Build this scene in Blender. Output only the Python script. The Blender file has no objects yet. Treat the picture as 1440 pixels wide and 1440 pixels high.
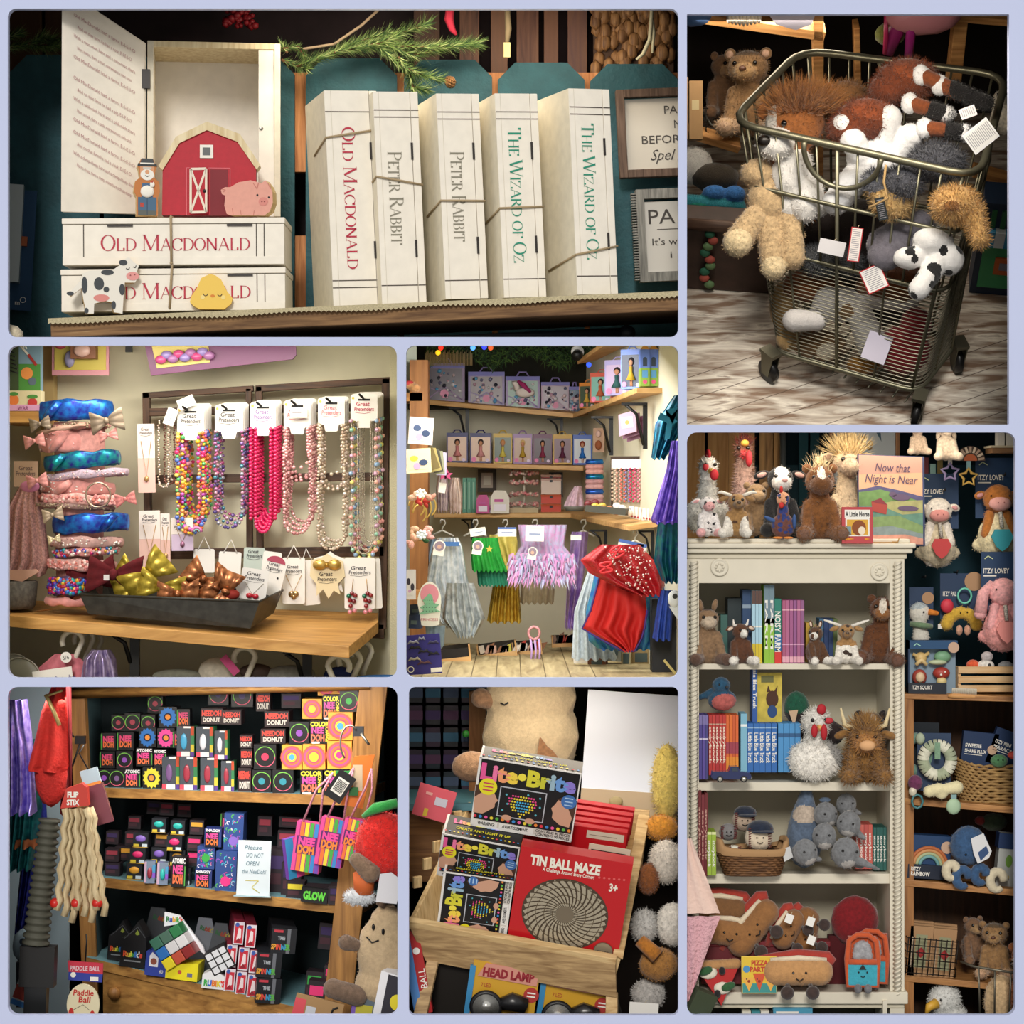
import bpy,bmesh,math,random
from mathutils import Vector,Matrix,Euler,noise as mnoise
from math import sin,cos,pi,radians,sqrt,atan2
SC=bpy.context.scene
COL=SC.collection
S=0.0025
D=3200.0
rnd=random.Random(7)
def P(x,y,d=0.0):
 "a place in the display wall: across, down and how deep behind the front face"
 k=1+d/D
 return Vector(((x-720)*k*S,d*S,((720-y)*k+720)*S))
 # ------------------------------------------------------------------ materials
def lin(h):
 h=h.lstrip('#')
 o=[]
 for i in(0,2,4):
  c=int(h[i:i+2],16)/255
  o.append(c/12.92 if c<=0.04045 else((c+0.055)/1.055)**2.4)
 return(*o,1)
MC={}
def mat(h,rough=0.75,metal=0.0,n=0.0,ns=8.0,bump=0.0,bs=2.0,trans=0.0,alpha=1.0,emit=0.0,coat=0.0,h2=None,sheen=0.0):
 key=(h,rough,metal,n,ns,bump,bs,trans,alpha,emit,coat,h2,sheen)
 if key in MC:return MC[key]
 m=bpy.data.materials.new('paint_'+h.lstrip('#'));m.use_nodes=True
 nt=m.node_tree;b=nt.nodes['Principled BSDF'];L=nt.links
 c=lin(h);b.inputs['Base Color'].default_value=c
 b.inputs['Roughness'].default_value=rough;b.inputs['Metallic'].default_value=metal
 b.inputs['Coat Weight'].default_value=coat
 if sheen:b.inputs['Sheen Weight'].default_value=sheen
 if trans:b.inputs['Transmission Weight'].default_value=trans
 if alpha<1:b.inputs['Alpha'].default_value=alpha
 if emit:
  b.inputs['Emission Color'].default_value=c;b.inputs['Emission Strength'].default_value=emit
 if n or bump:
  tc=nt.nodes.new('ShaderNodeTexCoord')
 if n or h2:
  t=nt.nodes.new('ShaderNodeTexNoise');t.inputs['Scale'].default_value=1/(ns*S);t.inputs['Detail'].default_value=3
  L.new(tc.outputs['Object'],t.inputs['Vector'])
  r=nt.nodes.new('ShaderNodeValToRGB');L.new(t.outputs['Fac'],r.inputs['Fac'])
  r.color_ramp.elements[0].position=0.32;r.color_ramp.elements[1].position=0.68
  if h2:c0,c1=c,lin(h2)
  else:
   c0=tuple(v*(1-n)for v in c[:3])+(1,);c1=tuple(min(1,v*(1+n))for v in c[:3])+(1,)
  r.color_ramp.elements[0].color=c0;r.color_ramp.elements[1].color=c1
  L.new(r.outputs['Color'],b.inputs['Base Color'])
 if bump:
  t2=nt.nodes.new('ShaderNodeTexNoise');t2.inputs['Scale'].default_value=1/(bs*S);t2.inputs['Detail'].default_value=2
  L.new(tc.outputs['Object'],t2.inputs['Vector'])
  bp=nt.nodes.new('ShaderNodeBump');bp.inputs['Strength'].default_value=bump;bp.inputs['Distance'].default_value=bs*S
  L.new(t2.outputs['Fac'],bp.inputs['Height']);L.new(bp.outputs['Normal'],b.inputs['Normal'])
 MC[key]=m;return m
def wood(h1,h2,axis='x',s=6.0,rough=0.6,str_=12,pos=(0.3,0.7),h3=None):
 key=('w',h1,h2,axis,s,rough,str_,pos,h3)
 if key in MC:return MC[key]
 m=bpy.data.materials.new('wood_'+h1.lstrip('#'));m.use_nodes=True
 nt=m.node_tree;b=nt.nodes['Principled BSDF'];L=nt.links
 b.inputs['Roughness'].default_value=rough
 tc=nt.nodes.new('ShaderNodeTexCoord');mp=nt.nodes.new('ShaderNodeMapping');L.new(tc.outputs['Object'],mp.inputs['Vector'])
 k=1/(s*S);v=[k,k,k];v['xyz'.index(axis)]=k/str_;mp.inputs['Scale'].default_value=v
 t=nt.nodes.new('ShaderNodeTexNoise');t.inputs['Scale'].default_value=1;t.inputs['Detail'].default_value=5;t.inputs['Distortion'].default_value=0.6
 L.new(mp.outputs['Vector'],t.inputs['Vector'])
 r=nt.nodes.new('ShaderNodeValToRGB');e=r.color_ramp.elements
 e[0].position,e[1].position=pos;e[0].color=lin(h1);e[1].color=lin(h2)
 if h3:
  x=e.new(pos[1]+0.1);x.color=lin(h3)
 L.new(t.outputs['Fac'],r.inputs['Fac']);L.new(r.outputs['Color'],b.inputs['Base Color'])
 bp=nt.nodes.new('ShaderNodeBump');bp.inputs['Strength'].default_value=0.25;bp.inputs['Distance'].default_value=S*2
 L.new(t.outputs['Fac'],bp.inputs['Height']);L.new(bp.outputs['Normal'],b.inputs['Normal'])
 MC[key]=m;return m
def foil(h,h2=None):return mat(h,0.3,0.6,n=0.35,ns=9,h2=h2)
BLACK=mat('#141416',0.5);WHITE=mat('#ece9e0',0.6);EYE=mat('#0c0a0a',0.12,coat=0.5)
STEEL=mat('#8a887e',0.35,0.8)
# ------------------------------------------------------------------ mesh builder (one mesh = one part)
TXT={}
def text_mesh(s,bold,shear):
 k=(s,bold,shear)
 if k not in TXT:
  cu=bpy.data.curves.new('t','FONT');cu.body=s;cu.size=1;cu.resolution_u=2
  cu.offset=bold;cu.shear=shear;cu.fill_mode='FRONT'
  o=bpy.data.objects.new('t',cu);COL.objects.link(o)
  me=bpy.data.meshes.new_from_object(o.evaluated_get(bpy.context.evaluated_depsgraph_get()))
  vs=[(v.co.x,v.co.y)for v in me.vertices];fs=[tuple(p.vertices)for p in me.polygons]
  bpy.data.objects.remove(o);bpy.data.meshes.remove(me);bpy.data.curves.remove(cu)
  TXT[k]=(vs,fs)
 return TXT[k]
def ico(sub=2,C={}):
 if sub not in C:
  bm=bmesh.new();bmesh.ops.create_icosphere(bm,subdivisions=sub,radius=1)
  bm.verts.ensure_lookup_table()
  C[sub]=([v.co.copy()for v in bm.verts],[tuple(v.index for v in f.verts)for f in bm.faces]);bm.free()
 return C[sub]
def rot(rx=0,ry=0,rz=0):return Euler((radians(rx),radians(ry),radians(rz))).to_matrix().to_4x4()
def T(x=0,y=0,z=0):return Matrix.Translation((x,y,z))
class MB:
 def __init__(s,M=None):
  s.v=[];s.f=[];s.m=[];s.sm=[];s.mats=[];s.M=M or Matrix()
 def mi(s,m):
  if isinstance(m,str):m=mat(m)
  if m not in s.mats:s.mats.append(m)
  return s.mats.index(m)
 def add(s,vs,fs,m,smooth=False):
  b=len(s.v);i=s.mi(m)
  s.v+=[s.M@Vector(v)for v in vs]
  for f in fs:
   s.f.append(tuple(b+k for k in f));s.m.append(i);s.sm.append(smooth)
  return s
 def bx(s,x0,x1,y0,y1,z0,z1,m):
  return s.add([(x0,y0,z0),(x1,y0,z0),(x1,y1,z0),(x0,y1,z0),(x0,y0,z1),(x1,y0,z1),(x1,y1,z1),(x0,y1,z1)],[(0,3,2,1),(4,5,6,7),(0,1,5,4),(1,2,6,5),(2,3,7,6),(3,0,4,7)],m)
 def e(s,c,r,m,sub=2,R=None):
  vs,fs=ico(sub);r=(r,r,r)if not hasattr(r,'__len__')else r;c=Vector(c)
  R=rot(*R).to_3x3()if R else None
  out=[]
  for v in vs:
   w=Vector((v.x*r[0],v.y*r[1],v.z*r[2]))
   out.append(c+(R@w if R else w))
  return s.add(out,fs,m,True)
 def tube(s,pts,r,m,n=6,closed=False,cap=True):
  pts=[Vector(p)for p in pts];N=len(pts);vs=[];fs=[]
  rr=r if hasattr(r,'__len__')else[r]*N
  up=None
  for i,p in enumerate(pts):
   a=pts[(i-1)%N]if(closed or i>0)else p;b=pts[(i+1)%N]if(closed or i<N-1)else p
   t=(b-a);t=t.normalized()if t.length>1e-9 else Vector((0,0,1))
   if up is None:up=Vector((0,0,1))if abs(t.z)<0.9 else Vector((0,1,0))
   u=t.cross(up);u=u.normalized()if u.length>1e-6 else Vector((1,0,0));w=u.cross(t).normalized();up=w
   for k in range(n):
    a_=2*pi*k/n;vs.append(p+(u*cos(a_)+w*sin(a_))*rr[i])
  for i in range(N if closed else N-1):
   j=(i+1)%N
   for k in range(n):fs.append((i*n+k,i*n+(k+1)%n,j*n+(k+1)%n,j*n+k))
  if cap and not closed:
   fs.append(tuple(range(n-1,-1,-1)));fs.append(tuple((N-1)*n+k for k in range(n)))
  return s.add(vs,fs,m,True)
 def cyl(s,p0,p1,r0,r1,m,n=16):return s.tube([p0,p1],[r0,r1],m,n)
 def lathe(s,prof,m,n=20,c=(0,0,0),sx=1,sy=1):
  vs=[];fs=[]
  for r,z in prof:
   for k in range(n):vs.append((c[0]+r*sx*cos(2*pi*k/n),c[1]+r*sy*sin(2*pi*k/n),c[2]+z))
  for i in range(len(prof)-1):
   for k in range(n):fs.append((i*n+k,i*n+(k+1)%n,(i+1)*n+(k+1)%n,(i+1)*n+k))
  fs.append(tuple(range(n-1,-1,-1)));fs.append(tuple((len(prof)-1)*n+k for k in range(n)))
  return s.add(vs,fs,m,True)
 def prism(s,pts,y0,y1,m,side=None):
  n=len(pts);vs=[(p[0],y0,p[1])for p in pts]+[(p[0],y1,p[1])for p in pts]
  s.add(vs,[tuple(range(n)),tuple(range(2*n-1,n-1,-1))],m)
  return s.add(vs,[(i,i+n,(i+1)%n+n,(i+1)%n)for i in range(n)],side or m)
 def quad(s,a,b,c,d,m):return s.add([a,b,c,d],[(0,1,2,3)],m)
 def poly(s,pts,y,m):return s.add([(p[0],y,p[1])for p in pts],[tuple(range(len(pts)))],m)
 def rect(s,x0,x1,z0,z1,y,m):return s.poly([(x0,z0),(x1,z0),(x1,z1),(x0,z1)],y,m)
 def disc(s,x,z,r,y,m,n=20,rz=None,a0=0,a1=2*pi):
  rz=rz or r
  k=n if abs(a1-a0-2*pi)<1e-6 else n+1
  return s.poly([(x+r*cos(a0+(a1-a0)*i/n),z+rz*sin(a0+(a1-a0)*i/n))for i in range(k)],y,m)
 def line(s,pts,w,y,m):
  for a,b in zip(pts,pts[1:]):
   dx,dz=b[0]-a[0],b[1]-a[1];l=sqrt(dx*dx+dz*dz)or 1;nx,nz=-dz/l*w/2,dx/l*w/2
   s.poly([(a[0]-nx,a[1]-nz),(b[0]-nx,b[1]-nz),(b[0]+nx,b[1]+nz),(a[0]+nx,a[1]+nz)],y,m)
  return s
 def ring(s,x,z,r,w,y,m,n=20,a0=0,a1=2*pi):
  return s.line([(x+r*cos(a0+(a1-a0)*i/n),z+r*sin(a0+(a1-a0)*i/n))for i in range(n+1)],w,y,m)
 def text(s,t,x,z,size,m,y=0,w=None,ang=0,bold=0.0,shear=0.0,al='c',sx=1.0,cols=None):
  "one line of lettering, size = line height, w = wanted width; ang turns it in its plane"
  vs,fs=text_mesh(t,bold,shear)
  if not vs:return s
  x0=min(v[0]for v in vs);x1=max(v[0]for v in vs)
  kx=size*1.35*sx;
  if w:kx=w/max(x1-x0,1e-3)
  kz=size*1.35
  off=-(x0+x1)/2 if al=='c' else-x0
  ca,sa=cos(radians(ang)),sin(radians(ang));out=[]
  for v in vs:
   a,b=(v[0]+off)*kx,v[1]*kz-size/2
   out.append((x+a*ca-b*sa,y,z+a*sa+b*ca))
  if cols:
   n=len(cols)
   for i in range(n):
    s.add(out,[f for f in fs if min(n-1,int((sum(vs[k][0]for k in f)/len(f)-x0)/(x1-x0)*n))==i],cols[i])
   return s
  return s.add(out,fs,m)
 def obj(s,name,parent=None,label=None,bev=0,kind=None):
  me=bpy.data.meshes.new(name);me.from_pydata([v*S for v in s.v],[],s.f)
  for m in s.mats:me.materials.append(m)
  me.polygons.foreach_set('material_index',s.m);me.polygons.foreach_set('use_smooth',s.sm);me.update()
  o=bpy.data.objects.new(name,me);COL.objects.link(o)
  if parent is not None:o.parent=parent
  if bev:
   b=o.modifiers.new('soft_edges','BEVEL');b.width=bev*S;b.segments=2;b.limit_method='ANGLE';b.angle_limit=radians(40)
  if label:o['label']=label
  if kind:o['kind']=kind
  return o
 def top(s,name,label,cat,pos,R=(0,0,0),group=None,bev=0,kind=None,sc=1):
  o=s.obj(name,bev=bev);return place(o,label,cat,pos,R,group,kind,sc)
def place(o,label,cat,pos,R=(0,0,0),group=None,kind=None,sc=1):
 if label:o['label']=label
 if cat:o['category']=cat
 if group:o['group']=group
 if kind:o['kind']=kind
 if isinstance(pos,Matrix):o.matrix_world=pos@rot(*R)@Matrix.Scale(sc,4)
 else:
  o.location=pos;o.rotation_euler=[radians(a)for a in R];o.scale=(sc,)*3
 o['niche']=NICHE
 return o
NICHE=0
def thing(name,label,cat,pos,R=(0,0,0),group=None,kind=None,sc=1):
 o=bpy.data.objects.new(name,None);COL.objects.link(o);o.empty_display_size=0.01
 return place(o,label,cat,pos,R,group,kind,sc)
def dup(root,label,pos,R=None,sc=None,group=None,cat=None):
 r=root.copy();COL.objects.link(r)
 if isinstance(pos,Matrix):r.matrix_world=pos@rot(*(R or(0,0,0)))@Matrix.Scale(sc or 1,4)
 else:
  r.location=pos
  if R is not None:r.rotation_euler=[radians(a)for a in R]
  if sc is not None:r.scale=(sc,)*3
 if label:r['label']=label
 if group:r['group']=group
 r['niche']=NICHE
 for ch in list(root.children):
  c=ch.copy();COL.objects.link(c);c.parent=r
  for g in list(ch.children):
   d=g.copy();COL.objects.link(d);d.parent=c
 return r
def struct(mb,name,pos=None,bev=0):
 o=mb.obj(name,bev=bev);o['kind']='structure';o['niche']=NICHE
 if pos is not None:
  if isinstance(pos,Matrix):o.matrix_world=pos
  else:o.location=pos
 return o
class Frame:
 "a local upright frame of one scene (units of S); M maps metres to world"
 def __init__(s,o,R=(0,0,0)):s.M=Matrix.Translation(o)@rot(*R);s.I=s.M.inverted()
 def ray(s,x,y):
  a=s.I@P(x,y,-D*0.5);b=s.I@P(x,y,1000);return a,(b-a)
 def y(s,px,py,y=0):
  a,d=s.ray(px,py);t=(y*S-a.y)/d.y;h=a+d*t;return h.x/S,h.z/S
 def z(s,px,py,z=0):
  a,d=s.ray(px,py);t=(z*S-a.z)/d.z;h=a+d*t;return h.x/S,h.y/S
 def at(s,x,y,z):return s.M@Matrix.Translation((x*S,y*S,z*S))
 def on(s,px,py,z,y=None):
  "matrix at the place on the level z seen at px, py"
  x,yy=s.z(px,py,z);return s.at(x,yy,z)
 def up(s,px,py,y):
  x,z=s.y(px,py,y);return s.at(x,y,z)
  # ------------------------------------------------------------------ Roman capitals drawn by strokes
def arc(cx,cy,rx,ry,a0,a1,n=14):return[(cx+rx*cos(radians(a0+(a1-a0)*i/n)),cy+ry*sin(radians(a0+(a1-a0)*i/n)))for i in range(n+1)]
GL={'O':(.86,[arc(.42,.5,.37,.5,0,360,24)],[]),'L':(.68,[[(.16,1),(.16,0)],[(.16,.015),(.6,.015)],[(.6,0),(.6,.22)]],[(.16,1),(.16,0)]),'D':(.86,[[(.16,1),(.16,0)],[(.16,.985)]+arc(.36,.5,.42,.485,90,-90)+[(.16,.015)]],[(.16,1),(.16,0)]),'M':(1.06,[[(.14,1),(.14,0)],[(.14,1),(.52,.05)],[(.52,.05),(.9,1)],[(.91,1),(.91,0)]],[(.14,1),(.14,0),(.91,1),(.91,0)]),'A':(.84,[[(.08,0),(.42,1)],[(.42,1),(.76,0)],[(.2,.36),(.62,.36)]],[(.08,0),(.76,0)]),'C':(.8,[arc(.44,.5,.38,.5,38,322,22),[(.74,.98),(.74,.72)]],[]),'N':(.9,[[(.14,1),(.14,0)],[(.14,1),(.74,0)],[(.74,1),(.74,0)]],[(.14,1),(.14,0),(.74,1)]),'P':(.68,[[(.16,1),(.16,0)],[(.16,.985)]+arc(.34,.74,.26,.245,90,-90)+[(.16,.495)]],[(.16,1),(.16,0)]),'E':(.68,[[(.16,1),(.16,0)],[(.16,.985),(.58,.985)],[(.58,1),(.58,.8)],[(.16,.52),(.44,.52)],[(.16,.015),(.6,.015)],[(.6,0),(.6,.2)]],[(.16,1),(.16,0)]),'F':(.64,[[(.16,1),(.16,0)],[(.16,.985),(.56,.985)],[(.56,1),(.56,.8)],[(.16,.52),(.44,.52)]],[(.16,1),(.16,0)]),'T':(.72,[[(.36,1),(.36,0)],[(.04,.985),(.68,.985)],[(.04,1),(.04,.8)],[(.68,1),(.68,.8)]],[(.36,0)]),'R':(.78,[[(.16,1),(.16,0)],[(.16,.985)]+arc(.34,.755,.24,.23,90,-90)+[(.16,.525)],[(.36,.52),(.72,.02)]],[(.16,1),(.16,0),(.72,0)]),'B':(.72,[[(.16,1),(.16,0)],[(.16,.985)]+arc(.34,.755,.22,.23,90,-90)+[(.16,.525)],[(.3,.52)]+arc(.36,.27,.26,.255,90,-90)+[(.16,.015)]],[(.16,1),(.16,0)]),'I':(.34,[[(.17,1),(.17,0)]],[(.17,1),(.17,0)]),'H':(.86,[[(.16,1),(.16,0)],[(.7,1),(.7,0)],[(.16,.5),(.7,.5)]],[(.16,1),(.16,0),(.7,1),(.7,0)]),'W':(1.12,[[(.04,1),(.3,0)],[(.3,0),(.56,1)],[(.54,1),(.8,0)],[(.8,0),(1.08,1)]],[(.04,1),(.54,1),(1.08,1)]),'Z':(.7,[[(.08,.985),(.62,.985)],[(.62,.985),(.06,.015)],[(.06,.015),(.62,.015)],[(.08,1),(.08,.8)],[(.63,0),(.63,.2)]],[]),' ':(.38,[],[])}
def roman(mb,t,x,z,size,m,y=0,w=None,ang=0,small=.78):
 hs=[];prev=' '
 for c in t:hs.append(1.0 if prev==' ' and c!=' ' and c.isupper()else small);prev=c
 tot=sum(GL[c.upper()][0]*h for c,h in zip(t,hs));kx=(w/tot)if w else size;cur=-tot/2
 ca,sa=cos(radians(ang)),sin(radians(ang))
 def put(a,b):
  a*=kx;b=b*size-size/2;return(x+a*ca-b*sa,z+a*sa+b*ca)
 for c,h in zip(t,hs):
  adv,st,sf=GL[c.upper()]
  for pl in st:
   for a,b in zip(pl,pl[1:]):
    dx,dz=b[0]-a[0],b[1]-a[1];l=sqrt(dx*dx+dz*dz)or 1
    if abs(dx)>.12*abs(dz)and len(pl)==2 and abs(dz)>.3:wd=.12 if dx*dz<0 else.035
    else:wd=.035+.085*(abs(dz)/l)**2
    if c in 'NM' and len(pl)==2 and abs(dx)<.01 and pl[0][0]<.8:wd=.04
    nx,nz=-dz/l*wd/2,dx/l*wd/2;e=.01
    q=[(a[0]-nx,a[1]-nz),(b[0]-nx,b[1]-nz),(b[0]+nx,b[1]+nz),(a[0]+nx,a[1]+nz)]
    mb.poly([put(cur+p[0]*h,p[1]*h)for p in q],y,m)
  for p in sf:
   q=[(p[0]-.1,p[1]-.014),(p[0]+.1,p[1]-.014),(p[0]+.1,p[1]+.014),(p[0]-.1,p[1]+.014)]
   mb.poly([put(cur+a*h,b*h)for a,b in q],y,m)
  cur+=adv*h
  # ------------------------------------------------------------------ soft toys
BL={}
def blob(els,vox=2.2,sm=4):
 key=(tuple(map(str,els)),vox,sm)
 if key in BL:return BL[key]
 b=MB()
 for e in els:
  if e[0]=='l':
   p0,p1=Vector(e[1]),Vector(e[2]);n=max(3,int((p1-p0).length/(min(e[3],e[4])*.5)))
   for i in range(n+1):
    t=i/n;b.e(p0.lerp(p1,t),e[3]+(e[4]-e[3])*t,BLACK,2)
  else:b.e(e[:3],e[3:6],BLACK,2,R=e[6:9]if len(e)>6 else None)
 me=bpy.data.meshes.new('b');me.from_pydata(b.v,[],b.f);o=bpy.data.objects.new('b',me);COL.objects.link(o)
 r=o.modifiers.new('r','REMESH');r.mode='VOXEL';r.voxel_size=vox
 q=o.modifiers.new('s','SMOOTH');q.iterations=sm;q.factor=.6
 m2=bpy.data.meshes.new_from_object(o.evaluated_get(bpy.context.evaluated_depsgraph_get()))
 out=([v.co.copy()for v in m2.vertices],[tuple(p.vertices)for p in m2.polygons],[p.center.copy()for p in m2.polygons],[p.normal.copy()for p in m2.polygons])
 bpy.data.objects.remove(o);bpy.data.meshes.remove(me);bpy.data.meshes.remove(m2)
 BL[key]=out;return out
def fuzz(mb,cs,ns,ms,n,ln,wd,seed=1,lean=.5,down=0.0):
 r=random.Random(seed);N=len(cs)
 if not N:return
 for _ in range(n):
  i=r.randrange(N);c=cs[i];nn=ns[i]
  d=(nn+Vector((r.uniform(-lean,lean),r.uniform(-lean,lean),r.uniform(-lean,lean)-down))).normalized()
  t=d.cross(Vector((r.uniform(-1,1),r.uniform(-1,1),r.uniform(-1,1)))).normalized()*wd/2
  l=ln*r.uniform(.5,1.2);p=c+Vector((r.uniform(-1,1),r.uniform(-1,1),r.uniform(-1,1)))
  mb.add([p-t,p+t,p+d*l],[(0,1,2)],ms[i])
def soft(els,base,patches=(),fz=(900,3,.9),vox=2.2,spots=None,name='body',parent=None,seed=3,down=0.0,label=None,sm=4):
 vs,fs,cs,ns=blob(els,vox,sm);mb=MB();r=random.Random(seed)
 pt=list(patches)
 if spots:
  for _ in range(spots[1]):
   c=cs[r.randrange(len(cs))];q=r.uniform(.6,1.2)*spots[2];pt.append((spots[0],(c.x,c.y,c.z,q,q*r.uniform(.7,1.3),q*r.uniform(.6,1.4))))
 ms=[]
 for c in cs:
  m=base
  for(pm,e)in pt:
   if((c.x-e[0])/e[3])**2+((c.y-e[1])/e[4])**2+((c.z-e[2])/e[5])**2<1:m=pm
  ms.append(m)
 mb.add(vs,[],base)
 for f,m in zip(fs,ms):mb.f.append(f);mb.m.append(mb.mi(m));mb.sm.append(True)
 if fz:fuzz(mb,cs,ns,ms,fz[0],fz[1],fz[2],seed,down=down)
 return mb.obj(name,parent,label)
def plushm(h,n=.22):return mat(h,.95,n=n,ns=5,bump=.5,bs=1.6,sheen=.3)
def hy(p,a,c):
 "turn a point of the head by a degrees about the neck c"
 a=radians(a);x,y=p[0]-c[0],p[1]-c[1];return(c[0]+x*cos(a)-y*sin(a),c[1]+x*sin(a)+y*cos(a),p[2])
def sitter(name,label,pos,R=(0,0,0),sc=1.0,c='#8a6a48',mz=None,feet=None,pad=None,ear='round',earc=None,eye=3.0,yaw=0,cat='soft toy',group=None,patches=(),spots=None,horns=None,mane=None,fz=(900,3,1.0),mzs=(13,14,10),hr=(20,18,18),nose=None,nostril=None,hz=76,top=None,limbs=True,smile=False,extra=(),white=None,arms=True,legc=None,seed=3,brow=None,bw=24):
 B=plushm(c);H=(0,-6,hz)
 t=thing(name,label,cat,pos,R,group,sc=sc)
 mzc=hy((0,-6-hr[1]*.85,hz-6),yaw,H)
 els=[(0,0,30,bw,20,31),(*H,*hr),(*mzc,mzs[0],mzs[1],mzs[2],0,0,yaw),(0,-3,(30+hz)/2,15,14,20)]
 if hz>88:els.append(('l',(0,-2,45),(0,-5,hz-8),16,11))
 pt=list(patches)
 if limbs:
  for s in(-1,1):
   if arms:els.append(('l',(s*16,-8,48),(s*21,-25,12),8.5,9))
   els.append(('l',(s*14,-8,12),(s*26,-36,10),11,11))
   if feet:
    pt.append((plushm(feet),(s*26,-44,8,15,15,17)))
    if arms:pt.append((plushm(feet),(s*21,-27,8,12,13,13)))
   if legc:
    pt.insert(0,(plushm(legc),(s*24,-30,10,20,28,40)))
   if pad:pt.append((plushm(pad,.1),(s*26,-48,10,9,6,9)))
 if mz:pt.append((plushm(mz),(*mzc,mzs[0]*1.12,mzs[1]*1.12,mzs[2]*1.15)))
 if white:pt.append((plushm(white),(H[0],H[1]-hr[1],hz+8,5.5,14,20)))
 if top:pt.append((plushm(top),(0,H[1],hz+hr[2]*.9,hr[0]*.95,hr[1]*1.1,hr[2]*.6)))
 soft(els,B,pt,fz,parent=t,spots=spots,seed=seed)
 ec=plushm(earc or c)
 for s in(-1,1):
  if ear=='round':q=((s*hr[0]*.85,-6,hz+hr[2]*.75),(7,3.5,7),(0,0,0))
  elif ear=='side':q=((s*(hr[0]+8),-6,hz+6),(12,3.5,6),(0,s*18,0))
  elif ear=='point':q=((s*hr[0]*.6,-6,hz+hr[2]+5),(5,3.5,11),(0,s*14,0))
  elif ear=='long':q=((s*hr[0]*.9,-6,hz-6),(6,4,20),(0,-s*14,0))
  else:q=None
  if q:
   ctr=hy(q[0],yaw,H)
   m=MB().e(ctr,q[1],B,2,R=(0,q[2][1],yaw));f=Vector((sin(radians(yaw)),-cos(radians(yaw)),0))*2.2
   m.e(Vector(ctr)+f,(q[1][0]*.65,2.4,q[1][2]*.65),ec,2,R=(0,q[2][1],yaw));m.obj('ear',t)
  ep=hy((s*hr[0]*.48,H[1]-hr[1]*.88,hz+hr[2]*.22),yaw,H)
  MB().e(ep,eye,EYE,2).obj('eye',t)
  np_=hy((s*mzs[0]*.38,mzc[1]*0-6-hr[1]*.85-mzs[1]*.93,hz-4),yaw,H)
  if nostril:MB().e(np_,1.7,mat(nostril),1).obj('nostril',t)
  if horns:
   a=hy((s*hr[0]*.6,-6,hz+hr[2]*.7),yaw,H);b=hy((s*(hr[0]*.6+horns[1]*.7),-6,hz+hr[2]*.7+horns[1]*.25),yaw,H);c2=hy((s*(hr[0]*.6+horns[1]),-8,hz+hr[2]*.7+horns[2]),yaw,H)
   MB().tube([a,b,c2],[4,3.4,1.4],plushm(horns[0],.1),8).obj('horn',t)
 if nose:
  n0=hy((0,-6-hr[1]*.85-mzs[1]*.92,hz-2),yaw,H);MB().e(n0,(4.4,3,3.2),mat(nose,.4),2).obj('nose',t)
 if smile:
  pts=[hy((x,-6-hr[1]*.85-mzs[1]*1.0+abs(x)*.06,hz-9+x*x*.06),yaw,H)for x in(-6,-3,0,3,6)]
  MB().tube(pts,.7,BLACK,5).obj('mouth',t)
 if mane:
  mm=MB();r=random.Random(seed);ML=plushm(mane[0]);cc=[];nn=[]
  for _ in range(mane[1]):
   th=r.uniform(0,2*pi);ph=r.uniform(0,1.1)
   n=Vector((sin(ph)*cos(th),sin(ph)*sin(th),cos(ph)));cc.append(Vector(hy((n.x*hr[0]*.9,H[1]+2+n.y*hr[1]*.9,hz+n.z*hr[2]*.95),yaw,H)));nn.append((n+Vector((0,.1,.5))).normalized())
  fuzz(mm,cc,nn,[ML]*len(cc),mane[1],mane[2],1.3,seed,lean=.6);mm.obj('mane',t,kind='stuff')
 for nm,el,m in extra:
  MB().e(el[:3],el[3:6],mat(m)if isinstance(m,str)else m,2,R=el[6:9]if len(el)>6 else None).obj(nm,t)
 return t
def tag_card(pos,R,w,h,label,c='#e9e7e2',tx=True,group=None,cat='tag',border=None):
 t=thing('hang_tag',label,cat,pos,R,group);m=MB().bx(-w/2,w/2,-.4,.4,-h,0,border or c)
 if border:m.rect(-w/2+1.5,w/2-1.5,-h+1.5,-1.5,-.6,c)
 if tx:
  for i in range(int(h/3)-1):m.rect(-w*.35,w*.3,-3-i*3-1,-3-i*3,-.8,'#8d8b92')
 m.obj('card',t);MB().tube([(0,0,-1.5),(w*.1,1,4)],.4,'#c9bba0',5).obj('loop',t);return t
def drape(nm,lb,x,ytop,d,prof,m,folds=5,amp=5,R=(0,0,0),cat='costume',seed=1,n=26,sc=1,group=None):
 "hanging cloth: prof rows of (height below top, left, right)"
 r=random.Random(seed);vs=[];K=len(prof);b=MB();ph=r.uniform(0,6)
 rows=[]
 for(z0,l0,r0),(z1,l1,r1)in zip(prof,prof[1:]):
  for s in range(6):t=s/6;rows.append((z0+(z1-z0)*t,l0+(l1-l0)*t,r0+(r1-r0)*t))
 rows.append(prof[-1])
 for j,(z,l_,r_)in enumerate(rows):
  for i in range(n+1):
   t=i/n;q=amp*(.3+j/len(rows))*sin(t*folds*2*pi+ph+.4*sin(j*.5))+amp*.4*sin(t*folds*5+j*.3)
   vs.append((l_+(r_-l_)*t,q-10*sin(pi*t),-z+(2*sin(t*folds*2*pi+1)if j==len(rows)-1 else 0)))
 N_=len(vs);vs+=[(a,b_+9,c)for a,b_,c in vs];R_=len(rows)
 fs=[(j*(n+1)+i,j*(n+1)+i+1,(j+1)*(n+1)+i+1,(j+1)*(n+1)+i)for j in range(R_-1)for i in range(n)];fs+=[tuple(N_+k for k in f[::-1])for f in fs]
 b.add(vs,fs,m,True);return b.top(nm,lb,cat,P(x,ytop,d),R,group,sc=sc)
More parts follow.
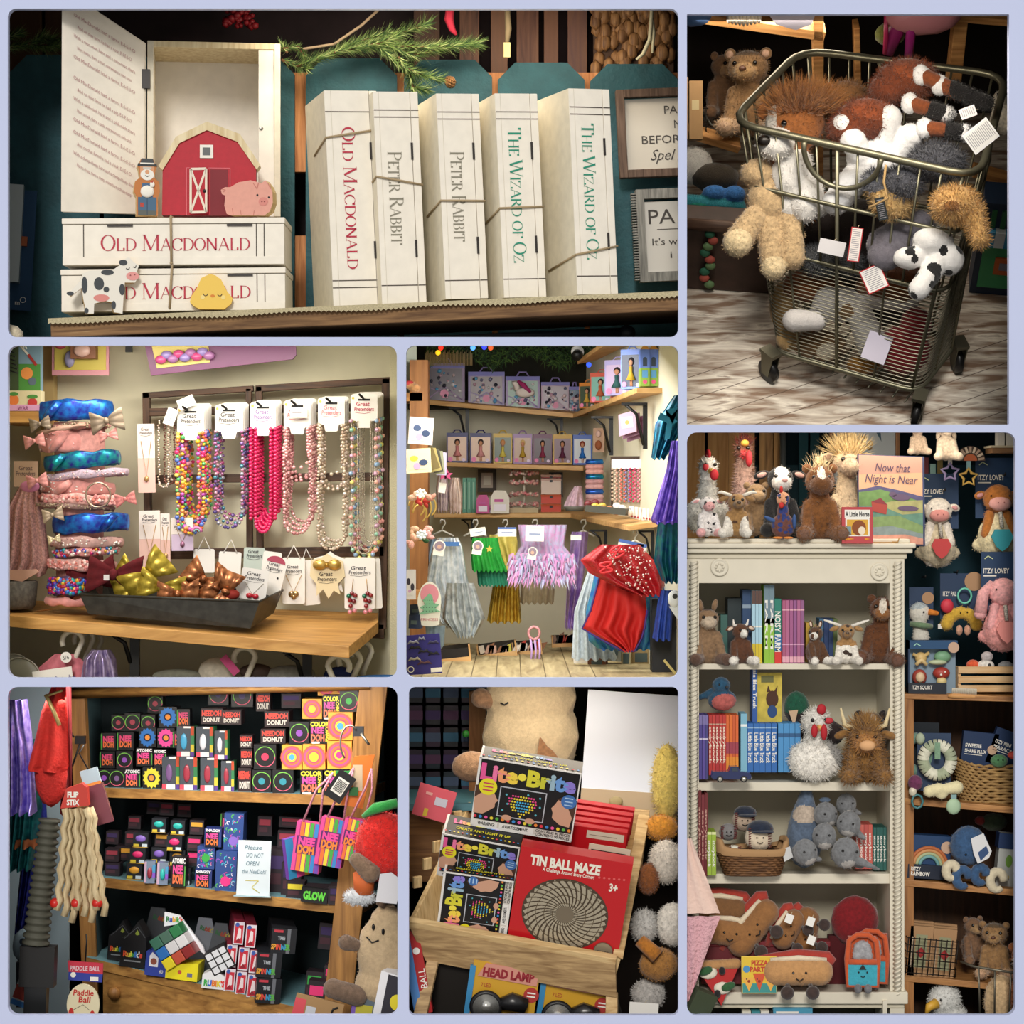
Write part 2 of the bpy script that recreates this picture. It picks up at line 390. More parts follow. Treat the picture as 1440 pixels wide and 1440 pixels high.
ORD=['first','second','third','fourth','fifth','sixth','seventh','eighth','ninth','tenth','eleventh','twelfth','thirteenth','fourteenth','fifteenth','sixteenth']
# ------------------------------------------------------------------ the display wall with its seven recesses
NI={1:(11,12,954,474,12,360),2:(966,20,1419,597,1,1150),3:(11,486,558,953,14,430),4:(571,486,954,953,12,1560),5:(11,966,559,1428,14,520),6:(575,966,954,1428,9,560),7:(966,608,1428,1428,14,380)}
def shell():
 from mathutils.geometry import tessellate_polygon
 WM=mat('#bfc9ea',0.8)
 outer=[(-700,-500),(2140,-500),(2140,1960),(-700,1960)]
 loops=[outer]
 for k,(x0,y0,x1,y1,r,dd)in NI.items():
  lp=[]
  for cx,cy,a in((x1-r,y0+r,-90),(x1-r,y1-r,0),(x0+r,y1-r,90),(x0+r,y0+r,180)):
   for i in range(7):
    b=radians(a+15*i);lp.append((cx+r*cos(b),cy+r*sin(b)))
  loops.append(lp)
 flat=[p for l in loops for p in l]
 tris=tessellate_polygon([[Vector((x,y,0))for x,y in l]for l in loops])
 mb=MB();n=len(flat);th=12
 W=lambda x,y,d:(x-720,d,1440-y)
 mb.add([W(x,y,0)for x,y in flat]+[W(x,y,th)for x,y in flat],[tuple(t)for t in tris]+[tuple(i+n for i in t)for t in tris],WM)
 b=0
 for l in loops:
  m=len(l);mb.add([W(x,y,d)for d in(0,th)for x,y in l],[(i,(i+1)%m,(i+1)%m+m,i+m)for i in range(m)],WM);b+=m
 struct(mb,'wall_front')
 cols={1:'#2b2321',2:'#1a1512',3:'#b5b091',4:'#b9b79f',5:'#17191b',6:'#2a211c',7:'#12303c'}
 for k,(x0,y0,x1,y1,r,dd)in NI.items():
  m=mat(cols[k],.9)
  def wallpiece(name,ax,s,m=m):
   mb=MB();e0,e1=3,5
   def q(e,d,a,bb):
    X=(x1+e if s>0 else x0-e)if ax=='x' else(x0-5 if a==0 else x1+5)
    Y=(y1+e if s>0 else y0-e)if ax=='y' else(y0-5 if a==0 else y1+5)
    return P(X,Y,d)/S
   vs=[q(e,d,a,0)for e in(e0,e1)for d in(th,dd)for a in(0,1)]
   mb.add(vs,[(0,1,3,2),(4,6,7,5),(0,4,5,1),(2,3,7,6),(0,2,6,4),(1,5,7,3)],m)
   struct(mb,name)
  wallpiece('wall_left','x',-1);wallpiece('wall_right','x',1);wallpiece('ceiling','y',-1);wallpiece('floor','y',1)
  mb=MB();vs=[P(x,y,d)/S for d in(dd,dd+4)for x,y in((x0-5,y0-5),(x1+5,y0-5),(x1+5,y1+5),(x0-5,y1+5))]
  mb.add(vs,[(0,3,2,1),(4,5,6,7),(0,1,5,4),(1,2,6,5),(2,3,7,6),(3,0,4,7)],m);struct(mb,'wall_back')
 mb=MB().bx(-2600,2600,-3900,12,-540,-530,mat('#9a968f',.8));struct(mb,'floor')
def lights():
 w=bpy.data.worlds.new('room_light');SC.world=w;w.use_nodes=True
 w.node_tree.nodes['Background'].inputs['Color'].default_value=(1,.97,.93,1)
 w.node_tree.nodes['Background'].inputs['Strength'].default_value=0.56
 su=bpy.data.lights.new('added_sun','SUN');su.energy=1.9;su.angle=radians(14);su.color=(1,.95,.88)  # added sun for even light on the wall; no real spotlight
 o=bpy.data.objects.new('added_sun',su);COL.objects.link(o);o.rotation_euler=(radians(90-27),0,radians(-5))
 def area(name,pos,size,e,c,R):
  l=bpy.data.lights.new(name,'AREA');l.energy=e;l.color=c;l.shape='RECTANGLE';l.size,l.size_y=size
  a=bpy.data.objects.new(name,l);COL.objects.link(a);a.location=pos;a.rotation_euler=[radians(v)for v in R]
 warm=(1,.86,.68)  # unseen area lamps below are added to brighten each recess
 area('added_recess_fill',P(620,16,90),(1.2,.15),8,warm,(25,0,0))
 area('added_recess_fill',P(1190,26,24),(.9,.2),11,(1,.88,.72),(34,0,0))
 area('added_recess_fill',P(1080,30,470),(.6,.3),6,(1,.88,.72),(10,0,0))  # extra unseen lamp, added because the shelf bears came out dark
 area('added_recess_fill',P(290,492,110),(1.0,.25),11,(1,.93,.8),(20,0,0))
 area('added_recess_fill',P(720,492,500),(.8,1.6),40,(1,.97,.92),(18,0,0))
 area('added_recess_fill',P(280,972,90),(1.2,.15),13,(1,.92,.82),(25,0,0))
 area('added_recess_fill',P(760,972,160),(.7,.3),6,warm,(15,0,0))
 area('added_recess_fill',P(1190,614,90),(.9,.2),3.4,warm,(20,0,0))
def camera():
 c=bpy.data.cameras.new('camera');o=bpy.data.objects.new('camera',c);COL.objects.link(o)
 c.sensor_width=36;c.lens=36*D/1440;c.clip_end=100
 o.location=(0,-D*S,720*S);o.rotation_euler=(pi/2,0,0);SC.camera=o
 SC.view_settings.view_transform='Standard';SC.view_settings.look='None';SC.view_settings.gamma=1;SC.view_settings.exposure=0
 SC.view_settings.use_curve_mapping=False
def trim_to_recesses():
 "objects end where the partitions of their recess stand"
 bpy.context.view_layer.update()
 cam=Vector((0,-D*S,720*S))
 planes={}
 for k,(x0,y0,x1,y1,r,dd)in NI.items():
  e=2.6;c=[P(x0-e,y0-e),P(x1+e,y0-e),P(x1+e,y1+e),P(x0-e,y1+e)];pl=[]
  ctr=P((x0+x1)/2,(y0+y1)/2,100)
  for i in range(4):
   nn=(c[i]-cam).cross(c[(i+1)%4]-cam).normalized()
   if(ctr-c[i]).dot(nn)>0:nn=-nn
   pl.append((c[i],nn))
  planes[k]=pl
 roots=[o for o in SC.objects if o.parent is None and o.get('niche')]
 dead=set()
 for r in roots:
  tree=[r]+list(r.children_recursive)
  if r.get('kind')=='structure' and r.name.split('.')[0]in('wall_left','wall_right','ceiling'):pass
  for o in tree:
   if o.type!='MESH':continue
   mw=o.matrix_world;bb=[mw@Vector(c)for c in o.bound_box]
   cut=[p for p in planes[r['niche']]if any((b-p[0]).dot(p[1])>0 for b in bb)]
   if not cut:continue
   me=o.data.copy()if o.data.users>1 else o.data;o.data=me
   bm=bmesh.new();bm.from_mesh(me);inv=mw.inverted();it=mw.transposed().to_3x3()
   for co,no in cut:
    q=bmesh.ops.bisect_plane(bm,geom=bm.verts[:]+bm.edges[:]+bm.faces[:],plane_co=inv@co,plane_no=(it@no).normalized(),clear_outer=True)
    ed=[g for g in q['geom_cut']if isinstance(g,bmesh.types.BMEdge)]
    if 2<len(ed)<400:
     try:bmesh.ops.holes_fill(bm,edges=ed,sides=0)
     except Exception:pass
   if not bm.faces:dead.add(o.name)
   bm.to_mesh(me);bm.free();me.update()
 for n in dead:
  o=bpy.data.objects.get(n)
  if o is None:continue
  if o.children or o.parent is None:
   if o.parent is None and not any(c.name not in dead for c in o.children_recursive):
    for c in list(o.children_recursive):bpy.data.objects.remove(c)
    bpy.data.objects.remove(o)
   continue
  bpy.data.objects.remove(o)
 for o in[o for o in SC.objects if o.type=='EMPTY' and o.parent is None and not o.children]:bpy.data.objects.remove(o)
 for o in SC.objects:
  if 'niche' in o:del o['niche']
  # ------------------------------------------------------------------ 1: shelf with the story boxes
def recess_books():
 global NICHE;NICHE=1
 TEAL=mat('#27565f',.7,n=.18,ns=30,bump=.2,bs=6);ORW=wood('#a8622c','#d9955a','z',6)
 IV=mat('#efe9dc',.65,n=.04,ns=20);IV2=mat('#e2dac4',.7,n=.06,ns=14);PINE=wood('#cdb88c','#e9dcb8','z',7,.7)
 LINE=mat('#4a4038',.6);RED=mat('#b92a44',.6);GREY=mat('#8a8677',.7);GRN=mat('#1f8f74',.6);DK=mat('#2a2422',.5)
 TW=mat('#a99575',.95,bump=.6,bs=1.2)
 f=thing('picket_fence','dark teal picket fence with clipped corners behind the story boxes','fence',P(480,474,235))
 o=P(480,474,235);k=1+235/D
 for x0,x1,yt in((-120,8,78),(14,140,77),(146,272,80),(284,414,80),(430,558,82),(568,692,84),(700,822,88),(830,956,90)):
  c=26;a,b=(x0-480)*k,(x1-480)*k;h=(474-yt)*k
  MB().prism([(a,-40),(b,-40),(b,h-c),(b-c,h),(a+c,h),(a,h-c)],0,10,TEAL).obj('picket',f,bev=1)
 for yy in(170,400):
  MB().bx(-560*k,560*k,11,24,(474-yy-70)*k,(474-yy+70)*k,ORW).obj('rail',f)
 struct(MB().bx(-520,520,0,6,0,560,mat('#2c2024',.9,n=.3,ns=60)),'wall_back',P(480,520,345))
 for i,(x,w,c)in enumerate(((660,30,'#3b2524'),(702,26,'#7a5a48'),(742,34,'#523230'),(775,22,'#7d5644'),(812,30,'#6a4a4a'),(600,40,'#40282a'),(90,60,'#4a3222'),(30,60,'#563a20'))):
  MB().bx(-w/2,w/2,0,20,0,200,wood(c,'#8a6048' if x>650 else '#5e4028','z',9)).top('roof_post',f'{ORD[i] if x > 620 else ("reddish", "brown", "leftmost")[i-5]} dark timber post behind the pickets {"right of the garland, counted left to right" if x > 620 else ("right of the pine branch" if x > 500 else "at the far left end")}','post',P(x,130,300+(x%7)),group='timber posts behind the fence',bev=1)
 b=MB();r=random.Random(5)
 for i in range(150):
  x,z=r.uniform(-58,62),r.uniform(0,150)
  b.e((x,r.uniform(-4,2),z),(10,4,15),wood('#5d3b26','#b98a58','z',4),1)
 b.bx(-60,62,2,10,0,150,'#4a3324');b.top('bark_slab','slab of rough tree bark behind the pickets, top right','bark',P(890,104,262))
 for pts,rr,nm,lb,c in(([(340,62),(420,70),(470,62),(508,36),(532,14)],2.2,'cable','beige cord sagging behind the pine garland','#a08a70'),):
  MB().tube([(P(x,y,200)-P(340,62,200))/S for x,y in pts],rr,c).top(nm,lb,'cord',P(340,62,200))
 b=MB()
 for i in range(40):b.e((r.uniform(-24,24),r.uniform(-6,6),r.uniform(-14,18)),r.uniform(4,7),mat('#8d1823',.5),1)
 b.top('berry_cluster','bunch of deep red berries hanging in the dark above the open box','decoration',P(338,26,240))
 MB().tube([(0,0,30),(-3,0,5),(2,0,-10),(8,0,-18)],[6,7,5,2],mat('#c22a44',.8)).top('red_ribbon','short red ribbon hanging over the pine branch','ribbon',P(634,32,200))
 MB().tube([(0,0,60),(2,0,20),(0,0,0)],[4,5,3],mat('#8a7a5c',.8)).bx(-5,5,-2,2,-22,0,mat('#cbbf86')).top('string_tag','pale tag on a cord hanging in front of the dark timber','tag',P(713,60,200))
 m=MB().tube([(10,0,80),(6,0,30),(-4,0,8),(-14,0,0)],[3,3,3,2],mat('#d9d3b2',.8)).tube([(8,2,78),(12,2,40),(10,0,10)],[2,3,2],mat('#d9d3b2',.8));m.top('cream_ribbon','cream ribbon falling in front of the bark','ribbon',P(908,84,190))
 GN=[mat('#56753a',.8),mat('#7f9c52',.8),mat('#a9b878',.8),mat('#3d5c36',.8)]
 def sprig(nm,lb,base,tips,seed,dens=1.4,nl=17):
  r=random.Random(seed);t=thing(nm,lb,'branch',P(*base,200),group='pine garland on the fence');o=P(*base,200)
  tw=MB();nd=MB()
  for tip in tips:
   pts=[(P(x,y,180+(i*7+seed*3)%20)-o)/S for i,(x,y)in enumerate(tip)]
   tw.tube(pts,[2]*(len(pts)-1)+[.8],mat('#6b4a2e'))
   for a,b in zip(pts,pts[1:]):
    L_=(b-a).length;dr=(b-a).normalized()
    for i in range(int(L_*dens)):
     p=a.lerp(b,r.random());v=Vector((r.uniform(-1,1),r.uniform(-1,1),r.uniform(-1,1))).normalized()
     q=(dr*1.1+v).normalized()*nl*r.uniform(.6,1.1);s=dr.cross(q).normalized()*.9
     nd.add([p-s,p+s,p+q],[(0,1,2)],GN[r.randrange(4)])
  tw.obj('twig',t);nd.obj('needles',t,kind='stuff')
 sprig('pine_branch','large fanned pine branch lying over the pickets beside the story boxes',(430,88),[[(420,92),(480,70),(530,62),(560,50)],[(500,66),(560,48),(590,38),(602,34)],[(480,70),(545,64),(600,66),(672,60)],[(540,60),(580,78),(630,66),(668,62)],[(530,62),(560,90),(590,104),(620,112)],[(560,80),(575,100),(580,122),(600,126)],[(470,74),(500,60),(545,46)]],2,5,24)
 sprig('pine_branch','small pine sprig between the open box and the tall boxes',(408,92),[[(398,68),(420,66),(432,88)],[(396,84),(415,92),(430,96)],[(404,74),(396,64)]],3,6,16)
 sprig('pine_branch','pine sprig at the far left end of the shelf, behind the opened lid',(20,66),[[(8,68),(40,62),(70,64),(100,62)],[(8,54),(24,48)],[(40,62),(56,54),(90,60)]],4,8,24)
 c=MB()
 for i in range(7):
  for j in range(7):
   a=2*pi*(j/7+i*.07);rr=9*sin(pi*(i+1)/8.5);c.e((rr*cos(a)*.8,rr*sin(a)*.8,-i*2.2+8),(3.4,3.4,1.6),mat('#8a6238',.8),1)
 c.e((0,0,1),(6,6,8),'#5a3a22').top('pine_cone','small pine cone on the branch above the tall boxes','pine cone',P(632,116,190),(0,60,0))
 t=thing('wall_shelf','rough brown plank shelf holding the story boxes','shelf',P(515,440,100),(0,-2.5,0))
 MB().bx(-440,560,-92,125,-24,0,wood('#5c4028','#94714a','x',5,.8,14,h3='#b39a74')).obj('plank',t,bev=1.5)
 m=MB().cyl((-300,30,-44),(372,30,-44),9,9,mat('#16202a',.5)).e((378,30,-44),(13,13,13),mat('#16202a',.5));m.obj('pipe',t)
 pts=[(i*3.5-442,(0 if i%2 else 2.6)+1.5*sin(i*.11))for i in range(284)]
 rm=MB();BU=mat('#b8ad8c',.95,n=.15,ns=3,bump=.8,bs=1.5)
 top=[(p[0],-97+p[1]*.3,3.2)for p in pts]
 for a,b in zip(pts,pts[1:]):
  rm.quad((a[0],-98,3),(b[0],-98,3),(b[0],120,3),(a[0],120,3),BU)
  rm.quad((a[0],-99,-3-a[1]),(b[0],-99,-3-b[1]),(b[0],-98,3),(a[0],-98,3),BU)
 rm.top('table_runner','beige burlap runner with pinked edge under the story boxes','runner',P(515,440,100),(0,-2.5,0))
 def face_lines(m,w,h,double_top=True,double_bot=False,y=0):
  for z in([h-26,h-36]if double_top else[h-30])+([26,36]if double_bot else[26]):m.rect(0,w,z-.7,z+.7,y,LINE)
 def tall(cx,yb,w,h,dep,rz,ry,title,colr,lb,dt,db,twz,d,gap):
  t=thing('story_box',lb,'box',P(cx,yb,d),(0,-ry,rz),'upright story boxes')
  m=MB().bx(-w/2,w/2-12,2,dep,0,h,IV2).bx(-w/2,w/2-12,0,2,0,h,IV);m.M=T(-w/2,-.4,0)
  m.bx(w*.12-.4,w*.12+.2,0,.2,0,h,mat('#cfc8b8'));face_lines(m,w-12,h,dt,db)
  roman(m,title,(w-6)*.46,h*.5,19 if len(title)>12 else 20,colr,-.5,w=h*(.66 if len(title)>12 else.62 if 'OLD' in title.upper()else.44),ang=-90)
  m.obj('box_body',t,bev=.8)
  l=MB().bx(w/2-11,w/2,0,dep,0,h,IV);l.M=T(w/2-11,-.4,0);face_lines(l,11,h,dt,db);ld=l.obj('box_lid',t,bev=.8)
  for z in(h*.72,h*.26):MB().bx(w/2-13.5,w/2-10.5,-1.6,0,z-12,z+12,DK).obj('hinge',ld,label='black hinge')
  z1,z2=twz;q=MB().tube([(-w/2-1,dep*.6,z1-14),(-w/2-1,-1.5,z1),(0,-2.6,(z1+z2)/2),(w/2+1,-1.5,z2),(w/2+1,dep*.6,z2)],1.6,TW,6);q.obj('twine',t)
 tall(506,430,76,305,130,17,2.6,'Old Macdonald',RED,'upright story box titled Old Macdonald in red, leftmost of the standing ones',False,True,(238,250),30,0)
 tall(569,427,65,300,120,17,2.6,'Peter Rabbit',GREY,'upright story box titled Peter Rabbit, touching the red titled one',True,False,(180,168),26,0)
 tall(657,420,63,290,120,18,2.8,'Peter Rabbit',GREY,'upright story box titled Peter Rabbit, standing apart in the middle',True,False,(139,138),24,0)
 tall(739,418,63,288,120,18,2.8,'The Wizard of Oz',GRN,'upright story box titled The Wizard of Oz in green, the one tied at half height',True,False,(126,128),22,0)
 tall(841,414,64,290,150,24,2.8,'The Wizard of Oz',GRN,'upright story box titled The Wizard of Oz at the right end, twine tied low',True,False,(56,68),20,0)
 def lying(cx,yb,w,h,dep,lb,d,ry=0):
  t=thing('story_box',lb,'box',P(cx,yb,d),(0,ry,0),'lying story boxes')
  m=MB().bx(-w/2,w/2,0,dep,0,h-9,IV);m.M=T(-w/2,-.4,0)
  for x in(w*.095,w-w*.125,w-w*.09):m.rect(x-.7,x+.7,0,h,0,LINE)
  m.bx(0,w,-.6,0,0,11,IV)
  roman(m,'Old Macdonald',w*.51,h*.47,22,RED,-.5,w=w*.675);m.obj('box_body',t,bev=.8)
  l=MB().bx(-w/2-1,w/2+1,-1,dep,h-8,h,IV);ld=l.obj('box_lid',t,bev=.8)
  for x in(-.24,.3):MB().bx(w*x-18,w*x+18,-2.4,-1,h-12,h-9,DK).obj('hinge',ld,label='black hinge')
 lying(244,437,317,60,110,'lower lying box titled Old Macdonald in red, behind the wooden cow and chick',26,-.6)
 lying(244,372,314,66,110,'upper lying box titled Old Macdonald in red, under the opened box',26,-.3)
 m=MB().tube([(0,0,0),(-1,0,66)],1.7,TW).tube([(-1,0,66),(0,60,68)],1.7,TW).tube([(1,0,-2),(-3,1,-64)],1.7,TW).e((0,-1,0),2.6,TW,1);m.top('twine','twine tied round the two lying boxes','string',P(241,370,22))
 t=thing('open_story_box','white story box standing open with a poem printed inside its lid','box',P(301,303,118),(-3,0,7))
 w,h,dp=193,256,92
 MB().bx(-w/2,w/2,dp-4,dp,0,h,IV).obj('back_panel',t)
 for x0,x1 in((-w/2,-w/2+9),(w/2-9,w/2)):MB().bx(x0,x1,0,dp-4,0,h,IV2).obj('side_panel',t,bev=.6)
 MB().bx(-w/2+9,w/2-9,0,dp-4,h-9,h,PINE).obj('top_panel',t,bev=.6)
 MB().bx(w/2-32,w/2-9,2,10,0,h-9,IV).cyl((w/2-28,1,130),(w/2-28,3,130),3,3,STEEL,12).obj('front_stile',t,bev=.6)
 lid=MB();lw=112;zt=52
 vs=[(0,0,0),(-lw,-74,-12),(-lw,-74,h+zt),(0,0,h-4)];vb=[(x+3,y+6,z)for x,y,z in vs]
 lid.add(vs+vb,[(0,1,2,3),(7,6,5,4),(0,4,5,1),(1,5,6,2),(2,6,7,3),(3,7,4,0)],IV)
 lid.M=T(-w/2-5,-4,0);lid.v=[Vector(v)+Vector((-w/2-5,-4,0))for v in lid.v]
 pr=mat('#b88a8c',.7);poem=['Old MacDonald had a farm, E-I-E-I-O','And on that farm he had a cow, E-I-E-I-O','With a moo-moo here and a moo-moo there','Here a moo, there a moo, everywhere a moo-moo','Old MacDonald had a farm, E-I-E-I-O']
 lid.M=T(-w/2-5,-5,0)@Matrix(((1,0,.0,0),(74/112,1,0,0),(-.45,0,1,0),(0,0,0,1)))
 for b0,z0 in enumerate((230,140,62)):
  for i,ln in enumerate(poem):
   if z0-i*15>2:lid.text(ln if b0==0 else ln.replace('cow',('pig','chick')[b0-1]).replace('moo',('oink','cheep')[b0-1]),-54,z0-i*15,5.5,pr,-.6,w=84 if i%2==0 else 74,ang=0)
 ld=lid.obj('lid',t)
 MB().bx(-w/2-12,w/2*0-w/2+4,-6,-1,h-72,h-44,DK).obj('hinge',ld,label='black hinge')
 BR=mat('#b3182c',.6,n=.06);BK=mat('#7d1020',.6)
 t=thing('toy_barn','flat red wooden barn with open white crossed door','toy',P(294,303,62),(0,0,4))
 MB().prism([(-67,0),(67,0),(67,72),(42,112),(-3,128),(-44,108),(-66,74)],0,26,BR,BK).obj('barn_wall',t,bev=.5)
 rf=MB();o_=[(-72,70),(-47,112),(-3,134),(44,117),(73,73)];i_=[(68,66),(40,106),(-3,122),(-42,103),(-66,64)]
 for a,b,c,d in zip(o_,o_[1:],i_[::-1][0:],i_[::-1][1:]):rf.prism([a,b,d,c],-3,28,PINE)
 rf.obj('barn_roof',t)
 MB().bx(-13,6,-2,0,82,101,WHITE).bx(-9,2,-2.6,-2,86,97,'#6b6f70').obj('barn_window',t,label='white framed loft window')
 MB().bx(2,27,-.6,0,0,66,BK).ring(0,0,1,.1,0,BK).line([(-32,0),(-32,68),(30,68),(30,0)],1,-.8,'#d8707a').obj('barn_doorway',t)
 dm=MB();dm.M=rot(0,0,-14);DW=mat('#e6dccb',.7)
 dm.bx(-27,0,-3,0,2,68,BR)
 for q in([(-25,4),(-2,4),(-2,66),(-25,66),(-25,4)],[(-25,4),(-2,66)],[(-25,66),(-2,4)]):dm.line(q,3.4,-3.4,DW)
 dm.v=[v+Vector((-1,-5,0))for v in dm.v];bd=dm.obj('barn_door',t,label='white crossed barn door standing open');MB().e((-6,-8,34),2.4,BLACK).obj('door_knob',bd)
 WB=wood('#c8a468','#e3c993','z',5)
 t=thing('toy_farmer','flat wooden bearded farmer in dungarees holding a hen','toy',P(207,303,40),(0,0,14))
 out=[(-15,0),(15,0),(15,26),(18,34),(17,48),(10,54),(12,66),(14,70),(11,74),(9,80),(-9,80),(-11,74),(-14,70),(-12,66),(-10,54),(-17,48),(-19,34),(-15,26)]
 m=MB().prism(out,0,20,mat('#c07a44'),WB)
 m.rect(-13,13,0,26,-.3,'#4a6a86').rect(-13,13,0,7,-.4,'#5e625e').line([(0,0),(0,24)],.8,-.5,'#2c3f58').rect(-10,-5,12,18,-.5,'#b8483c').poly([(-8,26),(8,26),(7,46),(-7,46)],-.4,mat('#48678a'))
 m.e((0,-1,34),(10,2.5,9),'#efece2').e((7,-2,44),(3.5,2,4.5),'#efece2').poly([(4,48),(9,50),(7,46)],-4.2,mat('#b8483c'));m.obj('body',t)
 m=MB().poly([(-10,54),(10,54),(10,72),(-10,72)],-.4,mat('#d8a07a')).disc(0,58,9.5,-.6,WHITE,rz=8).rect(-6,6,66,69,-.8,'#c9c4bb').disc(0,62,3,-.9,mat('#d8a07a')).line([(-3,57),(0,55),(3,57)],.8,-1,BLACK);m.obj('face',t)
 MB().poly([(-14,70),(14,70),(13,74),(-13,74)],-.9,mat('#3a3d40')).poly([(-10,74),(10,74),(8,81),(-8,81)],-.9,mat('#4a4d50')).rect(-10,10,73,75,-1.1,'#e6e2d8').obj('hat',t,label='grey brimmed hat')
 PK=mat('#dfa191',.65,n=.04);PK2=mat('#c2786c',.6)
 t=thing('toy_pig','flat pink wooden pig leaning by the barn','toy',P(347,303,30),(0,2,-12))
 out=[(-30,2),(-24,0),(26,0),(34,6),(38,18),(37,34),(33,42),(26,50),(20,46),(4,50),(-14,47),(-26,40),(-34,40),(-40,36),(-38,30),(-33,28),(-34,14)]
 m=MB().prism(out,0,18,PK,WB).line([(-36,33),(-33,36),(-38,37)],1,-.4,PK2).line([(-20,0),(-22,10)],.8,-.4,PK2).line([(-8,0),(-10,8)],.8,-.4,PK2).line([(10,0),(11,7)],.8,-.4,PK2);m.obj('body',t,bev=.8)
 MB().disc(24,20,7,-.5,mat('#d48a80'),rz=6).disc(22,20,1,-.7,mat('#7a3a36')).disc(26,20,1,-.7,mat('#7a3a36')).disc(15,29,1.5,-.6,BLACK).disc(32,26,1.4,-.6,BLACK).line([(8,46),(14,38),(16,46)],1,-.6,PK2).line([(30,46),(34,38),(33,46)],1,-.6,PK2).obj('face',t)
 CW=mat('#e9e5da',.65);CB=mat('#3c4146',.6)
 t=thing('toy_cow','flat white wooden cow with grey patches on the runner','toy',P(146,441,2),(0,-1,14))
 out=[(-24,0),(-14,0),(-13,14),(2,18),(12,16),(14,2),(26,0),(28,24),(30,44),(44,44),(50,52),(47,60),(50,68),(44,72),(36,80),(28,76),(26,70),(14,62),(-20,60),(-28,56),(-34,44),(-46,30),(-48,28),(-44,25),(-30,36),(-28,20)]
 m=MB().prism(out,0,18,CW,WB)
 for x,z,a,b in((-6,42,7,9),(-26,40,4,12),(6,58,9,4),(4,34,4,4),(26,34,4,8),(-46,28,5,3),(-24,4,3,4),(14,12,3,6)):m.disc(x,z,a,-.4,CB,rz=b)
 m.disc(-3,22,11,-.4,mat('#d98b84'),rz=5);m.obj('body',t,bev=.6)
 MB().disc(41,53,9,-.6,mat('#e29a96'),rz=6).disc(38,54,1,-.8,mat('#8c4a4a')).disc(44,55,1,-.8,mat('#8c4a4a')).line([(32,64),(35,62),(37,65)],1,-.8,BLACK).line([(42,66),(45,65),(46,68)],1,-.8,BLACK).disc(28,72,6,-.5,CB,rz=4).obj('face',t)
 t=thing('toy_chick','small yellow wooden chick with closed eyes in front of the boxes','toy',P(297,435,-2+14),(0,0,6))
 out=[(-24,4),(-16,0),(18,0),(28,8),(30,16),(22,26),(14,42),(6,48),(-2,50),(-14,44),(-20,30),(-28,18),(-30,10)]
 m=MB().prism(out,0,22,mat('#ecc659',.6),mat('#d9ab3c'));m.obj('body',t,bev=1)
 MB().ring(-8,22,3,1,-.5,BLACK,a0=pi,a1=2*pi,n=8).ring(12,22,3,1,-.5,BLACK,a0=pi,a1=2*pi,n=8).disc(2,19,3,-.5,mat('#d8873c'),rz=2).disc(-12,17,3,-.4,mat('#f0d98c')).disc(17,17,3,-.4,mat('#f0d98c')).obj('face',t)
 BRW=wood('#4c3a30','#7a6354','z',5,.8);GRW=wood('#6b6a66','#a5a39b','z',4,.8)
 t=thing('word_sign','brown framed sign lettered BEFOR and Spel in script, upper right','sign',P(925,250,218),(0,-3,4));
 MB().bx(-50,50,-6,0,12,118,mat('#d9d2c4')).obj('sign_board',t)
 fr=MB();fr.bx(-58,-46,-14,2,0,132,BRW).bx(-46,60,-14,2,0,12,BRW).bx(-46,60,-14,2,120,132,BRW);fr.obj('frame',t,bev=1)
 tx=MB();INK=mat('#4b4642');tx.text('PA',14,101,13,INK,-6.6,al='l',w=20).text('N',28,79,13,INK,-6.6,al='l',w=10).text('BEFOR',-22,57,13,INK,-6.6,al='l',w=58).text('Spel',-10,34,17,INK,-6.6,al='l',shear=.4,w=38);tx.obj('lettering',t)
 t=thing('word_sign','grey ribbed frame sign lettered PA above It\'s w, lower right','sign',P(938,396,216),(0,-3,4))
 MB().bx(-34,50,-6,0,14,120,mat('#dcd8cf')).obj('sign_board',t)
 fr=MB().bx(-42,-30,-14,2,0,138,GRW).bx(-30,50,-14,2,0,14,GRW).bx(-30,50,-14,2,124,138,GRW)
 for i in range(33):fr.bx(-49,-42,-12,0,3+i*4,5+i*4,GRW)
 fr.obj('frame',t)
 tx=MB();tx.text('PA',-24,98,23,INK,-6.6,al='l',w=40).line([(-12,78),(30,78)],1,-6.6,INK).text("It's w",-20,60,11,INK,-6.6,al='l',w=38).text('i',6,40,11,INK,-6.6,al='l',w=3);tx.obj('lettering',t)
 t=thing('hanging_toy_pack','dark blue card package with clear bubble hanging at the left edge beside the boxes','package',P(20,436,200),(0,3,8))
 MB().bx(-22,24,0,6,0,180,mat('#1d4468')).text('m',4,12,8,WHITE,-.6).ring(12,16,4,1,-.5,WHITE).obj('card',t);MB().bx(-20,6,-22,0,40,185,mat('#b9c3c4',.15)).obj('bubble',t);MB().bx(2,14,-8,0,96,110,'#a85a34').obj('toy',t)
 MB().e((0,0,0),(20,12,18),plushm('#cbbfa4')).top('cream_bundle','cream rolled fabric peeping in at the lower left corner','fabric',P(14,474,30))
